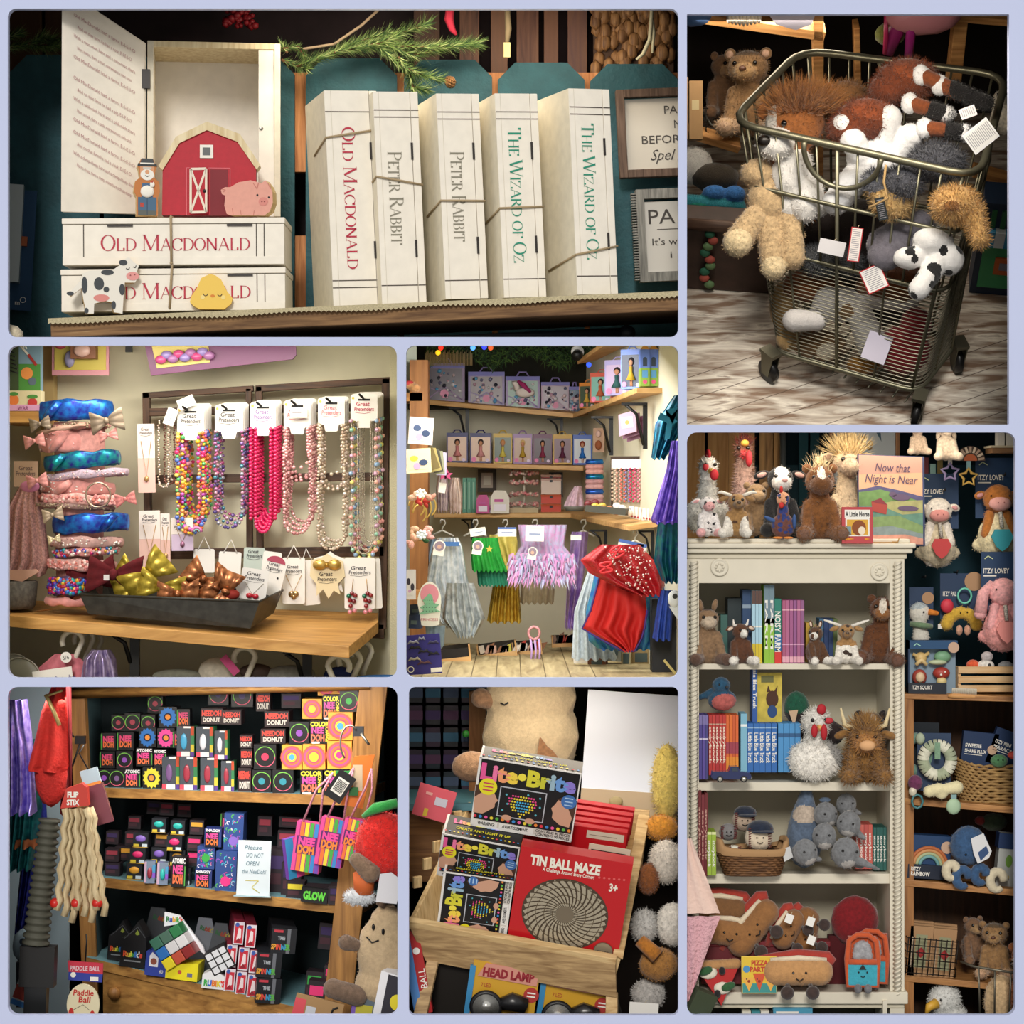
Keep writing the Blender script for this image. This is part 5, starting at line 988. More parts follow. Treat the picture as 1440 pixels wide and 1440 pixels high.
 t=thing('framed_picture','small dark picture frame leaning on the wall','picture frame',P(685,692,1130),sc=k(1130));MB().bx(-13,13,-2,0,0,32,mat('#4a4038')).obj('frame',t);MB().bx(-8,8,-3,-2,6,27,mat('#b8a898')).rect(-5,5,10,23,-3.3,'#d9d0c0').obj('picture',t)
 for x,w,h,c,lb in((679,18,26,'#c04a8a','pink boxed toy beside the sage boxes'),(703,26,32,'#dcd4c8','white rounded carry case on the lower shelf'),(694,16,12,'#d88ac0','pink crown piece in front of the white case'),(708,14,16,'#d07098','pink and lilac gift cone by the rotating stand')):MB().prism([(-w/2,0),(w/2,0),(w/2,h*.7),(w*.3,h),(-w*.3,h),(-w/2,h*.7)],0,16,mat(c,.5)).rect(-w*.34,w*.34,h*.1,h*.4,-.4,'#e8e0ec').rect(-w*.3,w*.2,h*.5,h*.62,-.4,'#c05a9a').top('toy_case',lb,'toy',P(x,722,1045-h),sc=k(1045))
 t=thing('display_stand','rotating stand with rings of pink hair clips','stand',P(737,721,1060),sc=k(1060));MB().cyl((0,0,0),(0,0,60),1.5,1.5,mat('#c9c0b0')).bx(-20,20,-12,12,0,7,mat('#b8a888')).obj('post',t);r=random.Random(6)
 for z in(12,26,43,56):
  m=MB()
  for i in range(46):a=2*pi*i/46;m.e((19*cos(a),10*sin(a),z+r.uniform(-2.5,2.5)),r.uniform(1.6,3),mat(r.choice(('#d8a89c','#c98a88','#e6d0c4','#a89088','#d07a80')),.6),1)
  m.obj('clip_ring',t,kind='stuff')
 for i,(z,h,c)in enumerate(((0,13,'#c23a22'),(13.5,13,'#c9402a'),(27,22,'#d8c4b8'),(49.5,5,'#8a2c24'))):MB().bx(-14,14,0,20,0,h,mat(c,.5)).bx(-14.4,14.4,-.6,20,h-3,h,mat('#b8522c' if i<2 else '#c9a89c')).bx(-2,2,-1.4,0,h-5,h-2,BK).top('red_case',('bottom red carry case','second red carry case','floral topped case','thin dark red case on top')[i]+' of the stack on the lower shelf','case',P(775,722-z/1.0,1060),sc=k(1060))
 t=thing('jewellery_rack','framed rack of bead necklaces on the right wall above the tray','rack',P(893,722,640),(0,0,-20),sc=k(640)*1.12);MB().bx(-34,40,6,10,0,72,mat('#3a281c')).bx(-30,36,4,6,4,66,mat('#a8a08c')).obj('frame',t)
 for i,c in enumerate(('#c9b09c','#c99a8c','#d86a5c','#8a7ab0','#d8245c','#e0708c','#d8a8a0','#cfb8a8','#b8b090','#c9c0a0','#b8a89c')):
  x=-28+i*6;MB().bx(x-3,x+3,0,1,56,68,CARD).obj('card',t);m=MB()
  for j in range(18):m.e((x-2+(j%2)*4,0,56-j*2.4),1.7,mat(c,.3),1)
  m.obj('bead_strand',t,kind='stuff')
 def stackband(x,y,w,c,lb):MB().lathe([(w,-3),(w+1.5,0),(w,4),(w-3,0)],foil(*c)if len(c)>1 else mat(c[0],.7,n=.2,ns=5),22,sy=.6).top('headband',lb,'headband',P(x,y,860),sc=1.25)
 for i,(y,c)in enumerate(((650,('#2436a8','#2a8ad8')),(657,('#c9908a',)),(664,('#d09a90',)),(671,('#123a9a','#2098a8')),(678,('#b8888a',)),(685,('#c99a9a',)),(692,('#2436a8','#3a7ad0')),(699,('#c9a0a0',)),(705,('#b88888',)))):stackband(836,y,12,c,f'small headband, {ORD[i]} from the top of the stack in the corner')
 drape('tulle_skirt','pale pink tulle piece beside the small headband stack',812,684,820,[(0,-4,6),(16,-14,8),(30,-20,10)],mat('#b89aa8',.7,n=.2,ns=4),3,2,sc=1.25)
 MB().lathe([(12,0),(15,7),(14,7),(10,2),(.1,2)],mat('#55524a',.7),20).top('small_bowl','dark round bowl at the corner of the lower right shelf','bowl',P(808,719,780),sc=1.25)
 MB().bx(-30,30,-8,10,0,9,mat('#4a4942',.5,.4)).top('metal_tray','long dark tray of bows on the lower right shelf','tray',P(854,722,560),(0,5,-24),sc=1.2)
 for i,(x,y,c)in enumerate(((832,708,'#5c0812'),(842,712,'#b09a3c'),(852,716,'#a8683c'),(862,718,'#b87a50'),(872,714,'#e4dcd8'),(880,718,'#dcd0c8'))):MB().e((-5,0,0),(6,3,5),mat(c,.5)).e((5,0,0),(6,3,5),mat(c,.5)).e((0,-1,0),2.4,mat(c,.5)).top('hair_bow',f'small {("dark red","gold","copper","light copper","white","cream")[i]} bow in the tray on the right shelf','hair bow',P(x,y,590-i*8),(0,-10+i*9,0),sc=1.2)
 for i in range(7):MB().bx(-3.5,3.5,0,1,-17,0,CARD).e((0,-1,-14),1.6,mat('#a83a4a'),1).top('jewellery_card',f'small white card, {ORD[i]} from the left in the row right of the tray','card',P(888+i*5.5,712+i*.8,560),(0,6*(i%3)-4,-20),'small jewellery cards',sc=1.18)
 for i,(x,y)in enumerate(((890,592),(895,594),(901,596))):MB().prism([(-14,-18),(12,-14),(14,16),(-12,12)],0,3,mat('#8a5a78' if i else '#b898b0',.4)).rect(-9,9,-8,8,-.4,'#c9b8c8').disc(0,0,3,-.7,mat('#d8a05a')).top('hanging_toy_pack',f'mauve hanging toy pack, {ORD[i]} from the front on the right wall','package',P(x-8,y+2+i*2,600+i*12),(0,-6,-24),'mauve packs on the right wall',sc=1.2)
 MB().bx(-8,8,0,2,-34,0,mat('#b08a70',.5)).e((0,-2,-24),(5,3,7),mat('#8a4a28')).e((0,-2,-8),(4,2,5),mat('#c9a8a0')).top('hanging_toy_pack','narrow tan hanging pack in the corner below the top shelf','package',P(842,602,900),(0,0,-20),sc=1.28)
 MB().bx(-12,14,0,60,-20,400,wood('#7a4c22','#a8703a','z',9)).top('wooden_post','orange brown wooden post at the left side','post',P(588,900,700),sc=1.2);MB().bx(-30,12,0,60,-8,6,wood('#9a6430','#c08a4c','x',7)).top('shelf_board','orange brown shelf end at the left, lower one','shelf',P(586,836,560),sc=1.1);MB().bx(-20,10,0,80,-6,6,wood('#9a6430','#c08a4c','x',7)).top('shelf_board','orange shelf end at the left under the plush head','shelf',P(584,558,700),sc=1.2);struct(MB().bx(-12,12,0,6,0,90,mat('#dfe8dc',.8)),'trim_10',P(576,556,760))
 place(soft([(0,0,0,10,8,8),(-10,4,6,10,8,8)],plushm('#a8794c'),[(mat('#a82c34'),(-12,4,12,10,12,7))],(200,2,.8),name='plush_toy'),'small brown plush with a red cap on the left shelf','soft toy',P(584,546,660))
 for x,y,w,h,a,c,b_,lb in((592,606,36,40,4,'#c9b8b0','#3a4a6a','white pack with dark blue figures at the upper left'),(588,648,38,36,-3,'#d9c9a0','#b8c83a','cream and lime costume pack at the left'),(577,822,16,44,0,'#c9c4c0','#2c2430','white and black boxed item at the left edge')):m=MB().bx(-w/2,w/2,0,6,-h/2,h/2,mat(c,.5)).rect(-w*.38,w*.4,-h*.36,h*.32,-.4,mat('#dcd4e0' if b_=='#3a4a6a' else c));m.disc(-w*.16,h*.1,w*.17,-.8,mat(b_),n=9,rz=h*.12).disc(w*.2,-h*.08,w*.18,-.8,mat('#2c3c5c' if b_!='#2c2430' else b_),n=9,rz=h*.13).disc(-w*.06,-h*.22,w*.14,-.9,mat('#b890b0'),n=9).top('costume_pack',lb,'package',P(x,y,500),(0,a,0),sc=1.1)
 for i in range(5):MB().prism([(-3,0),(4,0),(9,-34),(-6,-36)],0,3,mat(('#6a5a2c','#a8985a','#3c3a2c','#8a8a6c','#b0a8c0')[i],.6)).top('folded_pack',f'{ORD[i]} of the thin folded packs beside the lime costume pack','package',P(604+i*5,628+i*2,520+i*20),(0,-12+i*5,0),'thin folded packs',sc=1.1)
 GD=mat('#c9a85a',.3,.7)
 for i,(x,y,s)in enumerate(((586,712,15),(594,714,17),(602,712,15),(590,722,13))):MB().tube([(s*.8*cos(a),0,s*sin(a))for a in[-1.1+j*.3 for j in range(15)]],1.3,GD,6).top('gold_headband',f'{ORD[i]} thin gold hoop headband hanging at the left','headband',P(x,y,480+i*14),(0,0,20),'gold hoop headbands',sc=1.1)
 for x,y,c,lb in((592,694,'#e0dcd4','white rose on the upper headband cluster'),(593,752,'#d4dadc','pale blue white rose on the lower headband')):m=MB().e((0,0,0),(6,5,6),mat(c,.7));_=[m.e((6*cos(a*.9),-3,5*sin(a*.9)),3,mat(c,.7),1)for a in range(7)];m.top('fabric_rose',lb,'flower',P(x,y,440),sc=1.1)
 for i,(x,y,c)in enumerate(((580,700,'#c9a088'),(604,700,'#b07a68'),(582,756,'#d09a80'),(602,752,'#c08a84'),(588,702,'#a82c24'),(600,704,'#a8281f'),(583,744,'#c9a080'),(603,744,'#c9988c'),(598,758,'#2c5a34'),(578,766,'#d8a090'))):MB().e((0,0,0),(7,4,5),mat(c,.8,n=.3,ns=3)).e((4,-2,5),(3,2,5),mat(c,.8)).top('fabric_flower',f'{ORD[i]} of the small red, rose and green fabric flowers on the left headbands','flower',P(x,y,450+i*4),(0,i*30,0),'small fabric flowers',sc=1.1)
 for i,(x,y,w,h,c)in enumerate(((622,664,18,56,'#8a7a88'),(640,672,20,50,'#a89080'))):drape('wand_pack',('grey lilac' if i==0 else 'beige and pink')+' cellophane wrapped wands hanging left of the sage boxes',x,y,700,[(0,-w*.3,w*.3),(h*.4,-w/2,w/2),(h,-w*.45,w*.45)],foil(c,'#c9b8b4'),4,2,sc=1.2)
 MB().bx(-5,5,0,1,-7,7,CARD).top('small_tag','white tag on the wrapped wands','tag',P(622,686,660),(0,10,0),sc=1.2)
 for x in(624,629):MB().prism([(10*sin(i*pi*.4)if 0 else(9 if i%2==0 else 4)*sin(i*pi/5),(9 if i%2==0 else 4)*cos(i*pi/5))for i in range(10)],0,3,mat('#b03a6a',.5)).top('star_wand',('left' if x==624 else 'right')+' raspberry pink star wand at the left of the lower shelf','wand',P(x,668,680-x%5*8),sc=1.1)
 SLV=foil('#b4c0c8','#eef2f4');GRN_=mat('#1f9a34',.7,n=.15,ns=6);TLG=mat('#1a7a5c',.7,n=.2,ns=4);GLD=foil('#a8842c','#d9b84a');YL=mat('#c9b85a',.5,n=.15,ns=8);PKT=mat('#c890c0',.8,n=.25,ns=5,h2='#b0b4d0');LIL=foil('#9a74c4','#c4a8e4')
 d=820;kk=k(d)
 def hang(x,y,lb,dd=d):MB().tube([(-3,0,6),(-2,0,11),(3,0,11),(4,0,6),(0,0,0),(0,0,-5)],1.2,mat('#b8b4a8',.4),6).tube([(-16,0,-12),(0,0,-4),(16,0,-12)],1.6,mat('#dcd8cc',.4),6).top('clothes_hanger',lb,'hanger',P(x,y,dd),sc=k(dd))
 for x,lb in((622,'hanger of the silver dress'),(668,'hanger of the green dress'),(710,'hanger of the gold dress'),(752,'hanger of the pink tulle dress'),(820,'hanger of the lilac dress'),(893,'hanger of the red hero costume')):hang(x,742 if x<890 else 756,lb,840 if x<890 else 520)
 drape('silver_dress','long silver dress in a clear bag at the left',630,756,700,[(0,-14,14),(12,-22,20),(60,-32,28),(122,-14,46),(128,-4,40)],SLV,7,5,sc=1.2);drape('blue_tulle','pale blue tulle cape behind the silver dress',612,758,760,[(0,-8,14),(50,-20,20),(74,-14,24)],mat('#8aa4b8',.6,n=.2,ns=6),4,4,sc=1.2);drape('silver_train','clear wrapped lower part of the silver dress',648,820,660,[(0,-20,18),(50,-26,34),(76,-6,20)],foil('#8c9498','#c9d0d2'),6,5,sc=1.2,seed=7);MB().bx(-18,16,-2,2,-6,0,mat('#3a6aa8',.5)).top('blue_waistband','bright blue waistband of the silver dress','band',P(630,762,680),sc=1.2)
 drape('green_dress','bright green tiered dress with a gold star',680,756,740,[(0,-16,20),(28,-18,26),(48,-16,34)],GRN_,8,4,sc=1.22);drape('green_skirt_tier','darker sea green lower tier of the green dress',688,800,750,[(0,-18,24),(24,-16,28)],TLG,9,3,sc=1.22)
 drape('gold_dress','long gold satin dress with a pale yellow top',708,756,800,[(0,-18,16),(20,-10,20),(60,-14,22),(122,-24,26)],GLD,5,5,sc=1.22);drape('yellow_cape','pale yellow cape part over the gold dress',708,752,770,[(0,-20,18),(10,-20,20),(30,-8,20),(50,2,18)],YL,3,3,sc=1.22)
 drape('pink_tulle_dress','pink and lilac fluffy tulle dress, wide skirt',764,738,700,[(0,-36,34),(30,-32,30),(50,-44,46),(80,-52,48)],PKT,10,7,sc=1.2);m=MB();r=random.Random(8)
 for i in range(900):x=r.uniform(-46,46);p=Vector((x,r.uniform(-10,8),r.uniform(-78,-40)));q=Vector((x*.004+r.uniform(-.4,.4),r.uniform(-.6,.2),-1)).normalized()*r.uniform(8,18);m.add([p-Vector((1.6,0,0)),p+Vector((1.6,0,0)),p+q],[(0,1,2)],mat(('#c88ac0','#b0b4d0','#a8a0c8','#d8a0c8')[i%4],.8))
 m.top('tulle_frill','loose shaggy tulle layers of the pink dress','tulle',P(762,738,690),sc=1.2);drape('cream_skirt','cream ruffled skirt under the pink tulle dress',752,818,820,[(0,-20,30),(32,-22,28)],mat('#a89a80',.8,n=.15),6,3,sc=1.2);drape('lilac_dress','long shiny lilac dress in the corner',812,748,800,[(0,-8,16),(60,-14,10),(140,-18,-4)],LIL,3,4,sc=1.22)
 for x,y,w,lb in((618,768,20,'round white product tag on the silver dress'),(672,768,18,'round white product tag on the green dress'),(749,776,16,'white product tag on the pink tulle skirt'),(886,804,24,'round white product tag on the red cape')):MB().disc(0,0,w*.45,-.3,CARD).bx(-w*.4,w*.4,0,1,-w*.7,-w*.3,CARD).disc(0,0,w*.36,-.6,mat('#8a7a88')).disc(0,-1,w*.16,-.9,mat('#c9a08c'),n=8).top('product_tag',lb,'tag',P(x,y,420 if x>860 else 640),(0,10,0),sc=1.15)
 for x,y,w,h,a,lb in((672,748,24,12,-8,'white header card above the green dress'),(713,748,28,14,0,'blue and white header card above the gold dress'),(752,750,28,24,2,'white card with a picture on the pink dress'),(886,772,36,22,12,'large white header card with a blue edge on the red costume'),(810,756,16,8,0,'white band on the lilac dress'),(902,776,14,22,4,'white card behind the blue edged card')):MB().bx(-w/2,w/2,0,1,-h/2,h/2,CARD).rect(-w/2,w/2,h*.3,h*.5,-.3,mat('#4a6ab0' if 'blue' in lb else '#dcd8d0')).rect(-w*.3,w*.3,-h*.1,0,-.3,'#8a98b8').top('header_card',lb,'card',P(x,y,400 if x>860 else 660),(0,a,0),sc=1.12)
 MB().prism([((6 if i%2==0 else 2.6)*sin(i*pi/5),(6 if i%2==0 else 2.6)*cos(i*pi/5))for i in range(10)],0,2,mat('#d9c04a',.4)).top('gold_star','small gold star on the green dress','ornament',P(688,772,690),sc=1.1)
 RS=mat('#a3121c',.35,n=.25,ns=2.2,bump=.6,bs=2);RD=mat('#b8140f',.7)
 drape('blue_tulle_skirt','blue and green tulle skirt behind the red cape',882,802,460,[(0,-44,44),(60,-58,66),(100,-54,62),(112,-40,50)],mat('#1a5aa8',.7,n=.35,ns=10,h2='#3a8a98'),8,9,sc=1.14);drape('pale_net_skirt','pale silvery net skirt left of the red cape',828,800,520,[(0,0,16),(60,-20,18),(128,-24,40)],mat('#a8b4bc',.5,n=.2,ns=5),5,5,sc=1.16)
 drape('red_cape','plain red cape with purple piping',876,812,380,[(0,-34,30),(46,-46,34),(72,-58,30),(86,-34,26),(104,0,16)],RD,4,8,sc=1.11);drape('sequin_cape_collar','red sequinned cape collar with silver dots',874,766,350,[(0,-30,26),(22,-58,46),(40,-46,58),(58,-12,62),(72,22,56)],RS,4,6,sc=1.1)
 m=MB();r=random.Random(9)
 for i in range(260):x,z=r.uniform(-52,54),r.uniform(-66,-3);m.e((x,-18,z),r.uniform(.8,2),mat('#e0c8c4',.2,.5),1)if-50+(-z)*.3<x<40 and(x>-34-z*.9-40)and z>-46-x*.5-6+(0 if x>0 else-x*1.1)else None
 m.top('sequin_dots','silver sequins scattered on the red cape collar','sequins',P(874,766,350),sc=1.1,kind='stuff')
 for s,x0 in((0,868),(1,852)):MB().tube([(7*sin(a),-2,11*sin(a)*cos(a)*1.6)for a in[j*pi/10 for j in range(20)]],1.5,mat('#e0323c',.6),6,closed=True).top('red_bow_loop',('upper' if s==0 else 'lower')+' bright red ribbon loop on the sequinned collar','ribbon',P(x0,776+s*22,310),(0,60+s*20,0),sc=1.1)
 m=MB().tube([(-34,-8,0),(-46,-9,-46),(-58,-10,-72),(-34,-11,-86),(0,-11,-104),(16,-10,-104),(26,-9,-86),(30,-9,-72),(34,-8,-46)],1.5,mat('#3a2070',.6),6);m.top('purple_piping','purple piping along the edge of the red cape','piping',P(876,812,380),sc=1.11)
 drape('purple_sequin_skirt','purple sequin dress with dark teal bodice at the right edge',944,620,260,[(0,0,22),(40,-6,24),(110,-28,26),(116,-26,26)],foil('#4a3aa0','#8a6ad8'),5,6,sc=1.08);drape('teal_bodice','dark teal and turquoise costume bodice at the upper right edge',946,556,280,[(0,2,16),(40,-24,20),(90,-30,-10)],foil('#0f3a5a','#1a7a9a'),3,4,sc=1.08)
 MB().prism([(-4,30),(16,34),(2,18),(-12,26),(-16,16),(-2,10),(-6,-16),(2,-14),(6,8),(14,12)],0,3,mat('#1f8ab0',.4)).top('turquoise_sash','turquoise pointed sash across the teal bodice','sash',P(940,604,230));drape('teal_costume','dark blue and teal costume hanging at the right edge below the purple skirt',940,730,290,[(0,-14,20),(60,-20,20),(90,-8,14)],foil('#123a6a','#1a6a6a'),3,5,sc=1.08);MB().prism([(-12,6),(12,8),(4,-8),(0,-14),(-4,-6)],0,4,mat('#b8683a',.4)).top('gold_point','orange gold pointed toe of the hanging costume','ornament',P(940,814,280));drape('blue_costume','deep blue costume part right of the red cape',938,830,340,[(0,-10,10),(70,-20,6)],mat('#1a3a90',.7,n=.2),3,5,sc=1.1)
 MB().e((0,0,0),(10,5,14),mat('#c9ccd0')).disc(1,4,4,-5.4,BLACK).prism([(-8,-12),(12,-10),(16,-40),(4,-30)],-1,2,mat('#c4c8cc')).top('ghost_mask','white ghost face mask at the lower right edge','mask',P(948,842,300));MB().bx(-30,30,0,60,-20,120,mat('#15171c',.7)).top('dark_bin','black bin in the lower right corner','bin',P(944,950,380));MB().bx(-14,14,0,4,-2,2,mat('#b8a86a')).top('wood_stick','pale stick crossing the black bin','stick',P(942,938,330),(0,50,0))
 for i,(x,y,w,h,d2)in enumerate(((641,934,44,26,640),(700,926,56,22,800),(742,922,42,20,830),(794,910,36,16,900))):
  t=thing('wooden_bin',f'pine bin on the floor, {ORD[i]} from the left, full of small toys','bin',P(x,y,d2),(0,(-6,-7,-5,-2)[i],0),sc=k(d2));MB().bx(-w/2,w/2,0,2,0,h*.34,PN).obj('front_board',t);MB().bx(-w/2,-w/2+2,2,30,0,h,PN).obj('side_board',t);MB().bx(w/2-2,w/2,2,30,0,h,PN).obj('side_board',t);MB().bx(-w/2,w/2,28,30,0,h,mat('#2c2418')).obj('back_board',t)
  r=random.Random(i+20)
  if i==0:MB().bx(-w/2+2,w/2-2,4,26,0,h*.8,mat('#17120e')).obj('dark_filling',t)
  else:
   for j in range(9):c=r.choice(('#b83a2c','#e0d4c4','#3a3430','#c9a08c','#d8d0c8','#8a5a3a','#c9c04a' if i==1 else '#8a6a5a'));xx=-w*.4+j*w*.1;MB().prism([(-3,0),(4,1),(5,11+j%3*3),(-2,12)],0,5,mat(c,.6)).top('small_toy',f'{ORD[j]} small item from the left in the {ORD[i]} floor bin','toy',P(x+xx*.95,y-h*.3,d2+12),(0,-20+(j*37)%50,0),f'small items in the {ORD[i]} floor bin',sc=k(d2))
 t=thing('ribbon_wand','pink floral wand with lilac ribbons over the bin edge','toy',P(751,900,700),sc=1.2);MB().tube([(8*cos(i*pi/8),0,10+9*sin(i*pi/8))for i in range(16)],2,mat('#c98a90',n=.4,ns=3),6,closed=True).obj('wreath',t);[MB().tube([(x,0,2),(x+2*sin(x),-2,-16),(x+(x%3)-1,0,-34)],1.7,mat('#b89ad0',.5),5).obj('ribbon',t)for x in(-5,1,7)]
 t=thing('moustache_card','violet blue card with rows of fake moustaches at the lower left','package',P(598,944,300),(0,-4,0),sc=1.09);MB().bx(-26,24,0,3,-4,52,mat('#241a78',.5)).rect(8,24,-2,4,-.5,WHITE).obj('card',t)
 for i,(x,z,w,c)in enumerate(((-14,42,8,'#8a8a96'),(14,40,8,'#3c3a5a'),(-12,34,9,'#1c1a20'),(0,28,8,'#26242c'),(14,24,8,'#1a1a20'),(-14,18,9,'#a8a090'),(0,12,10,'#5a3c44'),(-2,46,5,'#7a7a86'))):MB().tube([(x-w,-2,z-2),(x-w*.5,-2,z+1.5),(x,-2,z),(x+w*.5,-2,z+1.5),(x+w,-2,z-2)],[.6,2.2,1.6,2.2,.6],mat(c,.8),6).obj('moustache',t)
 MB().ring(-20,4,4,1.2,-.6,WHITE).obj('logo',t);MB().bx(-30,30,0,30,-12,0,mat('#8a1c30',.6)).top('red_ledge','dark red ledge in the lower left corner','ledge',P(592,954,310),(0,-6,0))
 t=thing('oval_pack','pink oval header pack printed with a green tree','package',P(604,856,330),(0,0,0),sc=1.1);m=MB().prism([(17*cos(a)*(1 if sin(a)>0 else.95),8+30*sin(a)if sin(a)>-.5 else-22+6*(sin(a)+.5))for a in[i*pi/12 for i in range(24)]],0,2,mat('#e6e2d4',.6));m.disc(0,20,13,-.4,mat('#d88a98'),rz=15).prism([(-16,-8),(16,-4),(8,0),(14,6),(6,8),(4,18),(0,22),(-6,16),(-10,12),(-6,6),(-14,2),(-8,-2)],-1.2,-.6,mat('#7ab08c',.6)).text('PRINCESS',0,-15,4,mat('#c05a6a'),-.6,w=24);
 for i in range(4):m.text('• • • • •',0,12-i*5,3,BLACK,-1.6,w=14+i*2)
 m.obj('header',t);drape('clear_bag','grey fabric in a clear bag below the oval pink header',612,880,350,[(0,-14,14),(30,-12,12)],mat('#6a7c88',.4,n=.2),3,2,sc=1.1)
 for i,(x,y,w,h,c)in enumerate(((840,946,26,30,'#7a4a30'),(862,930,22,30,'#8a8a80'),(880,948,14,50,'#b8ac8c'),(902,944,30,44,'#a08a60'),(822,948,30,24,'#d8d4cc'),(918,950,20,20,'#cfa8a0'),(582,884,16,20,'#1c2c4a'),(584,866,16,16,'#2a3a52'),(858,950,24,12,'#c9c4bc'))):MB().bx(-w/2,w/2,0,24,0,h,mat(c,.7,n=.15)).rect(-w*.3,w*.3,h*.3,h*.6,-.4,mat('#4a5a5c')).top('floor_box',f'{("brown","grey","cream board shaped","tan wooden","white","pink","navy","dark blue","pale flat")[i]} box near the floor','box',P(x,y,560+i*6),(0,(i*7)%9-4,-10),sc=1.15)
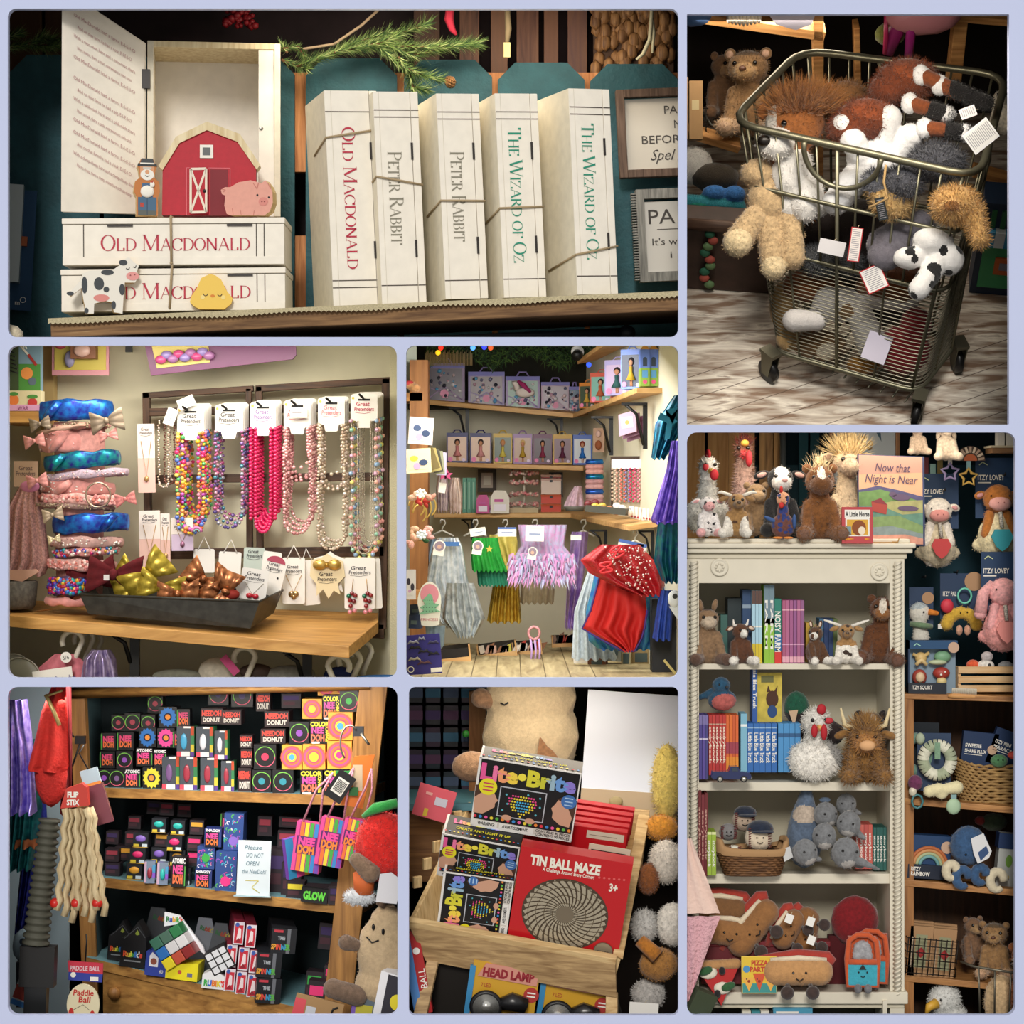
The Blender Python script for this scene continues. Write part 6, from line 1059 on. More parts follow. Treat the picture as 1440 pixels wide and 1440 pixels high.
 # ------------------------------------------------------------------ 5: wooden bookcase of boxed squeeze toys
def recess_games():
 global NICHE;NICHE=5
 WD=wood('#8a5f30','#c0904e','x',9,.5);WZ=wood('#80562a','#b98648','z',9,.5);BLU=mat('#6f9aa4',.5,n=.08);BK=mat('#17171a',.45)
 L={1:((138,1107,330),(478,1119,210)),2:((138,1232,322),(486,1274,196)),3:((132,1346,316),(448,1428,180))}
 def on(px,s,back=0):
  a,b=L[s];t=(px-a[0])/(b[0]-a[0]);d=a[2]+(b[2]-a[2])*t
  p=P(px,a[1]+(b[1]-a[1])*t,d);return p+Vector((back*.25*S,back*S,0))
 def slope(s):a,b=P(*L[s][0]),P(*L[s][1]);return math.degrees(atan2(a.z-b.z,b.x-a.x))
 YAW=-14
 case=thing('wooden_bookcase','golden wooden bookcase with dark inside and blue shelves of boxed toys','bookcase',P(140,1428,330))
 o=P(140,1428,330)
 def pl(pts,m,th=14,nm='shelf_board',dp=190,label=None):
  a,b=[(p-o)/S for p in pts];e=MB();bk=Vector((dp*.2,dp,0));z=Vector((0,0,th))
  v=[a-z,b-z,b+bk-z,a+bk-z,a,b,b+bk,a+bk];e.add(v,[(0,3,2,1),(0,1,5,4),(1,2,6,5),(2,3,7,6),(3,0,4,7)],m)
  e.add(v,[(4,5,6,7)],BLU);e.obj(nm,case,label)
 for s in(1,2,3):pl((P(*L[s][0])+Vector((-.03,0,0)),P(*L[s][1])+Vector((.05,0,0))),WD,15)
 def post(p0,p1,w,m,nm,dp=24):
  a,b=(p0-o)/S,(p1-o)/S;MB().add([a,a+Vector((w,0,0)),a+Vector((w,dp,0)),a+Vector((0,dp,0)),b,b+Vector((w,0,0)),b+Vector((w,dp,0)),b+Vector((0,dp,0))],[(0,3,2,1),(4,5,6,7),(0,1,5,4),(1,2,6,5),(2,3,7,6),(3,0,4,7)],m).obj(nm,case,bev=1)
 post(P(118,1440,326),P(96,960,326),24,WZ,'front_post');post(P(452,1440,190),P(506,960,200),42,WZ,'front_post')
 a,b=(P(90,975,322)-o)/S,(P(520,962,196)-o)/S;MB().tube([a,b],9,WD,4).obj('top_rail',case)
 bk=MB();p=[(q-o)/S for q in(P(120,1440,500),P(540,1440,420),P(540,940,420),P(120,940,500))];bk.add(p+[q+Vector((0,6,0))for q in p],[(0,1,2,3),(7,6,5,4)],mat('#1c2b30',.8)).obj('back_panel',case)
 p=[(q-o)/S for q in(P(142,1440,334),P(158,1440,490),P(140,940,490),P(118,940,334))];MB().add(p+[q-Vector((5,0,0))for q in p],[(0,1,2,3),(7,6,5,4)],mat('#3c565c',.7)).obj('inner_side',case)
 a=L[3];p=[(q-o)/S for q in(P(145,1360,314),P(470,1444,174),P(470,1500,174),P(145,1425,314))]
 MB().add(p+[q+Vector((0,20,0))for q in p],[(0,1,2,3),(0,4,5,1),(1,5,6,2),(2,6,7,3),(3,7,4,0)],WD).obj('drawer_front',case)
 drw=[c for c in case.children if c.name.startswith('drawer_front')][0]
 q=(P(160,1397,296)-o)/S;MB().cyl(q,q+Vector((0,24,0)),9,6,WZ,16).e(q,(10,7,10),WZ).obj('drawer_knob',drw)
 N={};WH={1:'top',2:'middle',3:'bottom'}
 PINKS=['#e8488a','#f07a3a','#e8488a']
 def nbox(px,s,w,h,z,des,c='#c9429a',back=0,dep=None,row='',yaw=None):
  dep=dep or w*.95;y=-.4;m=MB();side=None;T2=lambda t,xx,zz,sz,cc,ww,an=0:m.text(t,xx,zz,sz,mat(cc,.5),y-.4,bold=.05,w=ww,ang=an)
  if des=='ring':m.bx(-w/2,w/2,0,dep,0,h,BK);m.ring(0,h/2,h*.4,1.2,y,mat('#7ac050'),n=22,a1=pi*1.2).ring(0,h/2,h*.4,1.2,y,mat('#d9607a'),n=14,a0=pi*1.2).disc(0,h/2,h*.15,y,mat(c,.5));d='black box with a %s disc'%CN.get(c,'coloured')
  elif des=='text':m.bx(-w/2,w/2,0,dep,0,h,BK);T2('NEE',0,h*.68,h*.32,'#d9487a',w*.7);T2('DOH',0,h*.36,h*.34,'#e0703a',w*.7);m.rect(-w/2,-w/2+1.5,1,h-1,y,'#4a9a3c');d='black box lettered NEE DOH'
  elif des=='atomic':m.bx(-w/2,w/2,0,dep,0,h,BK);T2('ATOMIC',0,h*.88,h*.17,'#e9e9e9',w*.95);T2('NEE',-w*.05,h*.6,h*.28,'#ef4f9a',w*.7);T2('DOH',-w*.05,h*.28,h*.3,'#f07a4a',w*.7);m.rect(w/2-2,w/2-.5,2,h*.7,y,'#5ab04a');d='black box lettered ATOMIC NEE DOH'
  elif des=='burst':
   m.bx(-w/2,w/2,0,dep,0,h,BK);m.poly([((w*.5 if i%2 else w*.41)*cos(i*pi/14),h/2+(h*.5 if i%2 else h*.41)*sin(i*pi/14))for i in range(28)],y,mat(c,.5)).disc(0,h/2,h*.2,y-.2,mat('#1c2440')).disc(0,h/2,h*.13,y-.4,mat('#e8923a'));d='box with a %s spiky burst'%CN.get(c,'')
  elif des=='target':
   m.bx(-w/2,w/2,0,dep,0,h,mat('#e8a83a',.5))
   for r_,cc in((.47,'#e0604a'),(.4,'#e04f8a'),(.33,'#e8783a'),(.26,'#e04f6a'),(.19,'#ecc23c'),(.12,c)):m.disc(0,h/2,h*r_,y-(.5-r_)*2,mat(cc,.5),rz=h*r_)
   d='orange ringed box with a %s centre'%CN.get(c,'')
  elif des=='color':m.bx(-w/2,w/2,0,dep,0,h,BK);T2('COLOR',0,h*.87,h*.2,'#e9e23c',w*.95);T2('NEE',-w*.1,h*.6,h*.27,'#c94fa0',w*.62);T2('DOH',-w*.1,h*.27,h*.3,'#ef7a5a',w*.68);T2('CHANGE',w*.38,h*.4,h*.14,'#e0d93c',h*.66,-90);m.rect(-w*.4,0,0,3,y-.6,WHITE);d='black box lettered COLOR NEE DOH'
  elif des=='window':m.bx(-w/2,w/2,0,dep,0,h,mat('#4a5058',.25));m.bx(w*.3,w/2+.3,-.5,dep+.3,0,h,mat('#2f7a4a',.5));m.rect(w*.3,w/2,h*.7,h,y-.5,'#b8482c').rect(w*.3,w/2,h*.15,h*.4,y-.5,'#c9b83a').rect(w*.3,w/2,0,h*.15,y-.5,'#5a3a8a').rect(-w/2,w*.25,0,h*.16,y,'#d9d6d6').rect(-w/2,-w*.25,0,h*.16,y-.2,'#d9485a').rect(-w*.1,w*.3,h*.94,h,y,WHITE);m.e((-w*.1,-.2,h*.5),(w*.2,1.5,h*.28),mat(c,.3));d='clear fronted box with a %s figure'%CN.get(c,'pale')
  elif des=='donut':m.bx(-w/2,w/2,0,dep,0,h,mat('#2a1a1e',.5));T2('NEEDOH',0,h*.72,h*.34,'#d9483c',w*.9);T2('DONUT',0,h*.3,h*.3,'#cfc9c0',w*.8);d='dark box lettered NEEDOH DONUT'
  elif des=='blob':m.bx(-w/2,w/2,0,dep,0,h,mat('#22252c',.4));m.e((0,0,h*.6),(w*.36,2,h*.24),mat(c,.4));m.rect(-w*.45,-w*.1,h*.06,h*.24,y,'#d9c23a').rect(w*.1,w*.45,h*.06,h*.26,y,'#cfe0ea');m.rect(-w/2,w/2,0,1,y,'#c9a03a');d='small box with a %s squeeze toy'%CN.get(c,'')
  elif des=='swirl':
   m.bx(-w/2,w/2,0,dep,0,h,mat('#2b4a8c',.5));r=random.Random(int(px*3+z))
   for i in range(46):cx_,cz_=r.uniform(-w*.4,w*.4),r.uniform(4,h-4);m.ring(cx_,cz_,r.uniform(1.5,3),1.3,y,mat(('#4ac0d9','#8a5ac9','#e8e0f0','#e84f9a','#5ac050')[i%5]),n=5,a0=r.uniform(0,3),a1=r.uniform(3.5,5))
   for i,cc in enumerate((c,'#3aa84a','#e8388a')[:max(1,int(h/32))]):m.disc(0,h*(.25+.5*i)if h>50 else h*.5,w*.24,y-.5,mat(cc,.5),n=12)
   d='blue swirl box with a %s blob'%CN.get(c,'')
  elif des=='groovy':m.bx(-w/2,w/2,0,dep,0,h,mat('#2b3a7c',.5));m.rect(-w*.45,w*.35,0,h*.9,y,'#191a24');T2('SHAGGY',0,h*.9,h*.14,'#efeff4',w*.9);T2('NEE',-w*.05,h*.6,h*.27,'#ef4fa0',w*.7);T2('DOH',-w*.05,h*.27,h*.3,'#ef7a3a',w*.7);d='box lettered SHAGGY NEE DOH'
  elif des=='bike':m.bx(-w/2,w/2,0,dep,0,h,mat('#7c1f34',.5));m.rect(-w/2,w/2,0,h,y,'#d9d3dc');m.rect(-w*.4,w*.4,h*.06,h*.86,y-.2,'#c22a3c').disc(-w*.2,h*.88,w*.2,y-.4,mat('#3a5aa8')).poly([(-w*.2,h*.2),(w*.25,h*.3),(w*.2,h*.7),(-w*.05,h*.75)],y-.4,'#e8d8dc').poly([(-w*.25,h*.1),(w*.3,h*.12),(0,h*.3)],y-.6,'#8a1c2c');d='white and red narrow playing card box'
  elif des=='speed':m.bx(-w/2,w/2,0,dep,0,h,mat('#1c1e24',.4));m.rect(-w*.42,-w*.05,h*.84,h*.94,y,'#c23a4a').rect(w*.12,w*.26,0,h,y,'#6a6e76');T2('THE',-w*.1,h*.62,h*.14,'#a8b0b8',w*.3);m.text('SPINNER',-w*.1,h*.26,h*.22,None,y-.4,bold=.05,w=w*.78,cols=[mat(q)for q in('#e0a03a','#d94a3a','#3a9ac9','#5ab04a')]);d='dark box lettered THE SPINNER'
  elif des=='dark':m.bx(-w/2,w/2,0,dep,0,h,mat('#251a22',.6));m.rect(-w*.4,w*.4,h*.55,h*.85,y,mat(c));m.rect(-w*.4,w*.2,h*.2,h*.45,y,'#4a2a34');d='dim dark box with a %s band'%CN.get(c,'dull')
  key=(s,row);N[key]=N.get(key,0)+1
  p_=on(px,s,back)+Vector((0,0,z*S))
  lb=f'{d}, {ORD[min(N[key]-1, 15)]} from left, {row}, {WH[s]} shelf'
  m.top('toy_box',lb,'toy box',p_,(0,slope(s)*.6,YAW*.3 if yaw is None else yaw),f'{d.split(",")[0]}s on the {WH[s]} shelf')
 CN={'#c9429a':'pink','#8a4ab0':'purple','#d9385a':'red','#2f8a9a':'teal','#3aa84a':'green','#2a72c0':'blue','#e8489a':'pink','#e3d23a':'yellow','#4aa0c9':'pale blue','#d8d8e0':'white','#7a5a8a':'violet','#a03a4a':'maroon','#30b8b0':'turquoise','#8a6ac9':'lilac','#e8387a':'hot pink','#e8a83a':'orange','#e8388a':'hot pink','#3a2a5a':'violet'}
 for px,w,h,des,c in((144,24,28,'ring','#8a4ab0'),(162,24,28,'ring','#7a5a8a'),(184,25,29,'atomic','#c9429a'),(211,28,33,'burst','#e3d23a'),(238,27,50,'window','#7a5a8a'),(263,27,50,'window','#a03a4a'),(292,27,50,'window','#a03a4a'),(318,20,46,'window','#a03a4a'),(342,20,36,'donut',''),(366,29,34,'ring','#2f8a9a'),(396,32,35,'ring','#2f8a9a'),(436,34,36,'color',''),(470,35,38,'color','')):nbox(px,1,w,h,0,des,c,6,row='lowest row')
 for px,w,h,z,des,c in((148,24,26,29,'text',''),(172,26,27,29,'ring','#8a4ab0'),(200,26,28,34,'atomic',''),(222,20,27,34,'atomic',''),(258,27,46,51,'window','#4aa0c9'),(285,27,46,51,'window','#d8d8e0'),(308,20,44,48,'window','#d8d8e0'),(344,18,28,37,'donut',''),(370,34,38,35,'ring','#d9385a'),(408,31,37,36,'target','#4aa0c9'),(439,34,38,37,'target','#e3d23a'),(475,37,42,39,'target','#e8388a')):nbox(px,1,w,h,z,des,c,8,row='second row')
 for px,w,h,z,des,c in((148,24,27,56,'text',''),(172,26,28,57,'text',''),(203,27,30,63,'burst','#2a72c0'),(229,27,30,63,'burst','#e8489a'),(248,20,26,63,'text',''),(342,20,20,66,'donut',''),(380,38,22,74,'donut',''),(417,30,34,74,'ring','#8a4ab0'),(446,30,34,76,'color',''),(475,37,42,82,'target','#4aa0c9')):nbox(px,1,w,h,z,des,c,12,row='third row')
 for px,w,h,z,des,c in((158,22,25,86,'ring','#a03a4a'),(178,24,28,86,'ring','#a03a4a'),(200,22,26,86,'ring','#a03a4a'),(228,28,31,94,'burst','#2a72c0'),(250,20,28,94,'text',''),(290,34,24,100,'donut',''),(318,30,22,100,'donut',''),(382,38,24,98,'donut',''),(432,30,30,112,'target','#e3d23a'),(459,26,36,112,'color',''),(484,28,32,124,'ring','#3aa84a')):nbox(px,1,w,h,z,des,c,22,row='fourth row')
 for px,w,h,z,des,c in((196,24,28,112,'ring','#a03a4a'),(286,32,34,126,'ring','#3a2a5a'),(320,34,34,124,'ring','#3a2a5a'),(350,22,28,118,'donut',''),(390,30,22,124,'dark','#3a2a5a'),(440,26,26,144,'target','#d9385a'),(465,30,28,146,'target','#d9385a')):nbox(px,1,w,h,z,des,c,60,row='back row')
 for px,w,h,z,des,c,b in((152,24,20,0,'dark','#3a2a5a',14),(150,22,20,21,'dark','#a03a4a',18),(186,24,24,0,'blob','#e8a83a',6),(190,24,23,25,'blob','#e8387a',8),(192,24,23,49,'blob','#8a6ac9',14),(214,22,22,73,'blob','#30b8b0',24),(240,22,22,73,'blob','#30b8b0',26),(238,24,23,49,'blob','#e8387a',18),(170,22,22,45,'dark','#a03a4a',40),(166,20,20,68,'dark','#a03a4a',60),(262,22,22,50,'dark','#e8387a',30),(230,22,20,92,'dark','#a03a4a',80),(256,16,26,0,'blob','#e8387a',10),(160,26,22,22,'dark','#e8a83a',34),(214,24,24,0,'dark','#a03a4a',44),(212,24,24,25,'blob','#8a6ac9',30),(214,22,22,50,'dark','#e8a83a',36),(238,24,24,24,'blob','#e8a83a',30),(260,22,24,26,'dark','#e8387a',34),(262,22,22,74,'dark','#e8a83a',40),(142,20,20,44,'dark','#3a2a5a',40),(190,22,20,93,'dark','#3a2a5a',70),(212,22,20,95,'dark','#a03a4a',60)):nbox(px,2,w,h,z,des,c,b,row='left half')
 for px,c in((213,'#a03a4a'),(231,'#30b8b0')):
  p_=on(px,2,-8);m=MB().bx(-8,8,0,16,0,34,mat('#7a8aa0',.1,trans=0));
  for i,cc in enumerate(('#e8b0c0','#8a5ac9','#4a9ac9')):m.bx(-8.4,-5,-.6,16,1,33,mat('#c9a8c0'))if i==0 else m.bx(4,8.4,-.6-i*.1,16,1+i*8,12+i*8,mat(cc))
  m.e((0,-1,16),(4,3,9),mat(c,.3));m.top('slime_tube','small clear cube pack with a %s figure at the left of the middle shelf'%CN[c],'toy box',p_,(0,slope(2)*.6,4))
 nbox(254,2,22,46,0,'atomic','',-10,row='front')
 nbox(284,2,26,28,0,'groovy','',4,row='front');nbox(286,2,27,34,29,'swirl','#3aa84a',8,row='second layer');nbox(296,2,26,28,64,'groovy','',8,row='second layer')
 nbox(316,2,32,60,0,'swirl','#e8388a',2,row='front');nbox(322,2,30,56,61,'swirl','#8a6ac9',16,row='second layer');nbox(306,2,24,46,66,'text','',40,row='back row')
 for px,w,h,z,b,c in((352,22,30,80,60,'#a03a4a'),(392,50,16,96,70,'#a03a4a'),(384,30,30,62,60,'#a03a4a'),(420,40,28,62,60,'#3aa84a'),(452,34,22,76,60,'#a03a4a'),(400,30,50,0,26,'#3a2a5a'),(412,28,26,0,8,'#e3d23a'),(444,40,22,0,2,'#3aa84a'),(476,34,28,0,2,'#3a2a5a'),(376,40,66,0,34,'#3a2a5a')):nbox(px,2,w,h,z,'dark',c,b,row='right half')
 MB().bx(-20,20,0,12,0,22,BK).text('GLOW',0,11,12,mat('#6ae04a',.5),-.6,bold=.06,w=34).top('toy_box','flat dark box lettered GLOW in bright green under the rainbow packs','toy box',on(443,2,-6),(0,6,-4))
 t=thing('paper_sign','handwritten sign reading Please do not open the NeeDoh! in a clear stand','sign',on(360,2,-14),(-4,slope(2)*.5,-2));m=MB().bx(-25,25,0,2,2,84,mat('#cfdbe2',.4));IK=mat('#5a7a8a')
 for i,(tx,w)in enumerate((('Please',26),('DO NOT',26),('OPEN',20),('the NeeDoh!',36))):m.text(tx,-2+(i%2)*3,74-i*12,7,IK,-.5,w=w,shear=.2)
 m.line([(-12,24),(8,24),(-2,14),(10,6),(0,12)],1,-.5,mat('#c9c04a')).obj('paper',t);MB().bx(-28,28,-6,8,0,2,mat('#a8c4cc',.1)).obj('stand',t)
 def cubebox(px,s,lb,col,back,big):
  t=thing('puzzle_pack',lb,'toy box',on(px,3,back),(0,slope(3)*.5,-6),sc=s);
  if big==0:MB().prism([(-18,0),(18,0),(18,44),(4,66),(-10,44),(-18,40)],0,26,BK).line([(-14,40),(4,58),(16,44)],.8,-.5,mat('#5a5e64')).text("Rubik's",0,19,8,None,-.5,bold=.05,w=28,cols=[mat(q)for q in('#d9502c','#e0a83a','#e3e04a','#4aa04a','#3a7ac9','#e0e0e0','#d94a3a')]).rect(-12,12,8,10,-.5,'#8a8e94').poly([(1,48),(4,54),(8,48),(4,46)],-.6,'#8a9a3a').obj('pack',t)
  return t
 cubebox(160,.95,"black peaked puzzle box lettered Rubik's at the far left of the bottom shelf",None,14,0);cubebox(186,1.08,"black peaked puzzle box lettered Rubik's, nearer and slightly larger",None,-2,0)
 t=thing('puzzle_cube_pack',"slanted clear pack with a coloured cube over a blue and yellow tray",'toy box',on(236,3,-8),(0,slope(3)*.6,-8))
 MB().prism([(-34,0),(0,0),(0,20),(-18,42),(-34,36)],0,36,mat('#2a3f9a',.5)).poly([(-28,14),(-14,14),(-14,28),(-24,36),(-28,30)],-.4,'#dfe0e8').disc(-21,22,5,-.7,mat('#8a4a3a')).text('60',-8,8,5,WHITE,-.5,w=6).obj('tray_left',t,label='blue tray')
 MB().prism([(0,0),(50,0),(50,28),(10,22),(0,14)],-4,32,mat('#e8da1c',.5)).disc(22,12,3,-4.4,mat('#c2503a')).rect(34,42,6,12,-4.4,'#6a6a8a').obj('tray_right',t,label='yellow tray')
 m=MB();m.M=T(8,6,48)@rot(0,-38,0)
 for i in range(3):
  for j in range(3):m.bx(-26+i*18,-9+i*18,-16,16,-26+j*18,-9+j*18,mat(('#d9c92c','#2c6ab0','#3a6a58','#b8503c','#cfcfd2','#4a6a5c','#8a2c2c','#d9d9dc','#2f7a4a')[i*3+j],.3))
 m.obj('cube',t,bev=1);m=MB();m.M=rot(0,-4,0);m.prism([(-10,74),(-10,96),(14,92),(52,46),(56,34),(40,44),(10,78)],18,22,mat('#e0e2ea',.4)).text("Rubik's",6,86,8,None,17.4,bold=.05,w=26,cols=[mat(q)for q in('#2f7a4a','#2c4ab0','#e0a83a','#4aa04a','#d94a3a')]);m.obj('backing_card',t)
 for px,w,h,rr,c,lb in((196,54,84,34,'#3c3f44','grey slanted backing card behind the black puzzle boxes'),(262,50,86,34,'#6a6e78','pale slanted backing card behind the clear cube pack'),(284,46,84,34,'#44484e','darker slanted backing card at the back of the bottom shelf')):m=MB();m.prism([(-w/2,0),(w/2,0),(w/2-8,h*.5),(-w*.1,h),(-w/2,h*.96)],0,4,mat(c,.5));m.text("Rubik's",-w*.15,h*.8,7,None,-.5,bold=.05,w=24,cols=[mat('#2f5a3a'),mat('#8a3a2c'),mat('#9a8a3a')]);m.top('backing_card',lb,'card',on(px,3,60),(0,14,-6))
 t=thing('black_cube',"black and white puzzle cube tipped on its corner on a white Rubik's base",'puzzle cube',on(302,3,-4),(0,slope(3)*.6,0));m=MB();m.M=T(4,0,44)@rot(0,-34,0);m.bx(-18,18,0,34,-18,18,BK)
 for i in range(3):
  for j in range(3):m.rect(-16+i*11.4,-6.5+i*11.4,-16+j*11.4,-6.5+j*11.4,-.5,'#d9dce2')
 m.obj('cube',t);MB().prism([(-19,0),(17,0),(17,18),(-2,30),(-19,20)],0,30,mat('#e4e6ea',.5)).text("RUBIK'S",0,9,9,None,-.5,bold=.06,w=32,cols=[mat(q)for q in('#3aa84a','#2c6ad0','#e07a2c','#e0c83a','#d93a3a')]).obj('base',t)
 for r_,(z,xs)in enumerate(((0,(320,336,352)),(36,(321,338,354)),(72,(330,347)))):
  for x in xs:nbox(x,3,15.5,34,z,'bike','',4+r_*4,dep=120 if r_==2 else 60,row=('lowest','middle','top')[r_]+' layer',yaw=10)
 for x,z,b in((378,0,-6),(378,38,-4),(394,76,10)):nbox(x,3,37,37,z,'speed','',b,dep=90,row=('lowest','middle','top')[int(z/37)]+' layer',yaw=10)
 for x,z,b,h,c in((420,0,60,46,'#3aa84a'),(438,0,40,36,'#e8387a'),(450,30,50,34,'#e8387a'),(430,76,90,40,'#3a2a5a'),(462,60,60,34,'#3a2a5a'),(440,0,6,48,'#e8387a')):nbox(x,3,26,h,z,'dark',c,b,row='right corner')
 struct(MB().bx(-60,120,0,5,-20,520,mat('#7d9299',.8)),'wall_left_back',P(40,1440,470))if 0 else struct(MB().bx(-60,62,0,5,-20,560,mat('#8496a0',.8)),'wall_back',P(40,1440,280))
 drape('sequin_cape','violet sequinned cape hanging at the far left',22,984,90,[(0,-18,14),(60,-22,22),(150,-24,28),(165,-24,28)],foil('#7a66d0','#b8a8f0'),4,7)
 drape('teal_costume','dark teal satin costume under the violet cape',24,1040,120,[(0,-10,24),(100,-20,34),(190,-24,20)],foil('#0f4a54','#1f7a7a'),4,6,seed=3)
 drape('blue_costume','deep blue costume hanging behind the hose',48,1110,150,[(0,-20,14),(100,-20,20),(210,-30,-6)],foil('#1c2270','#3440a0'),3,6,seed=4)
 drape('red_cloak','bright red fleece cloak with gold trim at the top left',68,962,70,[(0,6,24),(40,-10,26),(118,-28,28),(126,-26,26)],mat('#c2281f',.85,n=.12,ns=18,bump=.4,bs=4),2,6,seed=5)
 MB().e((0,0,30),(24,14,46),mat('#b8241d',.85,n=.15,ns=14,bump=.5,bs=4)).top('red_hood','lower folded part of the red fleece cloak','costume',P(72,1120,80))
 drape('dark_red_cape','dark crimson velvet strip beside the bookcase post',93,962,110,[(0,-8,6),(100,-5,8),(190,-8,6)],mat('#6a0f16',.8),2,4,seed=6)
 MB().tube([(-20,0,44),(-8,-2,20),(0,-2,0)],[3,3,3],mat('#c9b070',.4,.3)).tube([(-18,0,42),(4,-2,50)],2,mat('#c9b070',.4,.3)).top('gold_braid','pale gold braid on the red cloak','trim',P(84,1020,50))
 drape('leopard_cloth','brown trimmed edge of a teal costume at the lower left',34,1180,116,[(0,-18,24),(12,-20,22)],mat('#8a4a22',.8),3,4)
 MB().tube([(8-i*.2,0,-i*2.6)for i in range(70)],[(16 if i%4<2 else 12.5)+i*.06 for i in range(70)],mat('#47473c',.7),14).bx(-26,24,-12,12,-240,-182,mat('#0c0c0d',.5)).bx(-18,14,-10,10,-300,-240,mat('#17191b',.3)).top('ribbed_hose','olive grey ribbed hose costume with a black cuff hanging on the left','costume',P(62,1152,76),(0,2,0))
 t=thing('ghost_costume','pale printed skull face costume at the lower left edge','costume',P(38,1330,120));MB().e((0,0,0),(22,10,28),mat('#9ab0bc',.6)).disc(-4,8,5,-10.5,mat('#2a3a48')).disc(8,-10,4,-10.5,BLACK).obj('face',t);MB().bx(-16,20,0,10,-90,-24,mat('#191c26',.7)).obj('dark_body',t)
 MB().bx(-18,18,-4,4,-26,26,mat('#b8c0c4',.6)).rect(-18,18,-16,4,-5,mat('#9c3a2e')).rect(-18,18,-26,-18,-5,mat('#3a7ac0')).top('toy_pack','white red and blue toy card at the lower left corner','package',P(40,1392,100),(0,20,0))
 t=thing('slap_stick_pack','bundle of long wooden stick snakes hanging under red card headers','toy',P(112,1130,58));SW=wood('#a8906a','#d9c8a0','z',4,.7)
 r=random.Random(8)
 for i in range(8):
  x0=-18+i*5;x1=-30+i*9.5;pts=[(x0+(x1-x0)*k/10+(2.2 if k%2 else-2.2),-6+(i%3)*6,-6-k*(14.5+(i%3)))for k in range(11)];MB().tube(pts,5.2,SW,5).obj('stick_snake',t)
 MB().prism([(-26,-6),(-18,22),(4,30),(12,24),(14,-2)],-8,8,mat('#c2382c',.5)).text('FLIP',-8,14,8,WHITE,-8.6,w=16,bold=.04).text('STIX',-8,3,8,WHITE,-8.6,w=18,bold=.04).obj('header_card',t,label='red header card')
 for x,z in((-34,-142),(26,-142),(-4,-142)):MB().e((x,-4,z),8,mat('#c2241c',.3)).obj('red_ball',t)
 t=thing('hanging_toy_pack','narrow pink and red clear pack hanging behind the stick snakes','package',P(124,1082,100),(0,-16,0));MB().bx(-13,13,0,6,-22,0,mat('#a8bcc8',.4)).rect(-13,13,-26,-20,-.4,'#d9883a').bx(-13,15,-4,6,-82,-24,mat('#7c4450',.25)).obj('pack',t);MB().tube([(0,0,0),(-6,0,26),(4,0,36)],1.2,BK,5).obj('hook',t)
 t=thing('paddle_ball_pack','paddle ball toy with a cream paddle and red and blue header at the bottom left','package',P(120,1352,130),(0,2,0));MB().prism([(-26,0),(26,-2),(26,-18),(-24,-16)],0,3,mat('#c22c44',.5)).prism([(-24,-16),(26,-18),(25,-30),(-24,-28)],0,3,mat('#2c3a9a',.5)).text('PADDLE BALL',0,-10,7,mat('#e0c0c8'),-.6,w=44,bold=.03).rect(8,20,-28,-22,-.6,WHITE).disc(-17,-20,4,-.6,WHITE).obj('header',t)
 m=MB().prism([(24*cos(i*pi/14),-62+30*sin(i*pi/14))for i in range(28)],-6,-2,mat('#e4dab8',.5));RD=mat('#c22a24')
 m.text('Paddle',0,-44,9,RD,-6.6,w=30,bold=.02,shear=.1).text('Ball',2,-54,9,RD,-6.6,w=18,bold=.02,shear=.1).disc(-17,-76,4,-6.4,RD,rz=9).disc(14,-78,4,-6.4,RD,rz=8).line([(-14,-70),(0,-62),(10,-70)],.6,-6.4,BLACK).obj('paddle',t)
 MB().tube([(0,0,0),(1,0,28),(0,0,40)],1.2,BK,5).obj('hook',t)
 MB().bx(-8,8,-10,0,-6,6,BK).tube([(-10,-6,4),(-14,-8,12)],1.5,BK).tube([(0,-6,-4),(-12,-8,-40)],1.5,BK).top('display_hook','black wire display hook on the left wooden post','hook',P(114,1040,290))
 MB().bx(-7,7,0,10,-4,16,mat('#54504e')).tube([(0,0,0),(-8,-3,-20),(-14,-4,-14)],1.4,STEEL).top('wall_hook','grey wall hook above the violet cape','hook',P(52,972,300))
 for i,(x,y,w,h)in enumerate(((428,1226,42,72),(460,1218,40,70),(490,1210,34,60))):
  t=thing('rainbow_pack',f'{ORD[i]} from left of the rainbow striped NEE DOH packs on pink cords','toy box',P(x,y,128-i*12),(0,8+i*2,-8));m=MB().bx(-w/2,w/2,0,20,0,h,mat('#c23a8a',.5));cols=('#e84f9a','#f07a3a','#e9d93c','#4ab04a','#3a8ad0','#7a4ab8');
  for k,cc in enumerate(cols):m.rect(-w/2+k*w/6,-w/2+(k+.8)*w/6,0,h,-.4,mat(cc,.5))
  m.rect(-w*.42,w*.3,h*.36,h*.72,-.7,'#5a2a6a');m.text('NEE',-w*.06,h*.62,h*.16,mat('#ef4fa0'),-1,w=w*.6,bold=.06).text('DOH',-w*.06,h*.46,h*.17,mat('#ef8a3a'),-1,w=w*.6,bold=.06);m.obj('box',t)
  MB().tube([(-w*.3,2,h),(10-w*.2,-2,h+50),(22-i*8,0,h+78)],1.7,mat('#c98a9a',n=.4,ns=2),6).tube([(w*.3,2,h),(20-w*.2,-2,h+50),(22-i*8,0,h+78)],1.7,mat('#c98a9a',n=.4,ns=2),6).obj('cord',t)
 MB().bx(-22,22,0,8,0,60,mat('#7a4ab0',.5)).rect(-22,-8,0,60,-.4,'#3a9ad0').rect(-8,6,0,60,-.4,'#e84f9a').rect(6,22,0,60,-.4,'#e9b83c').top('rainbow_pack','rainbow pack seen from its side left of the other striped bags','toy box',P(424,1232,150),(0,-8,40))
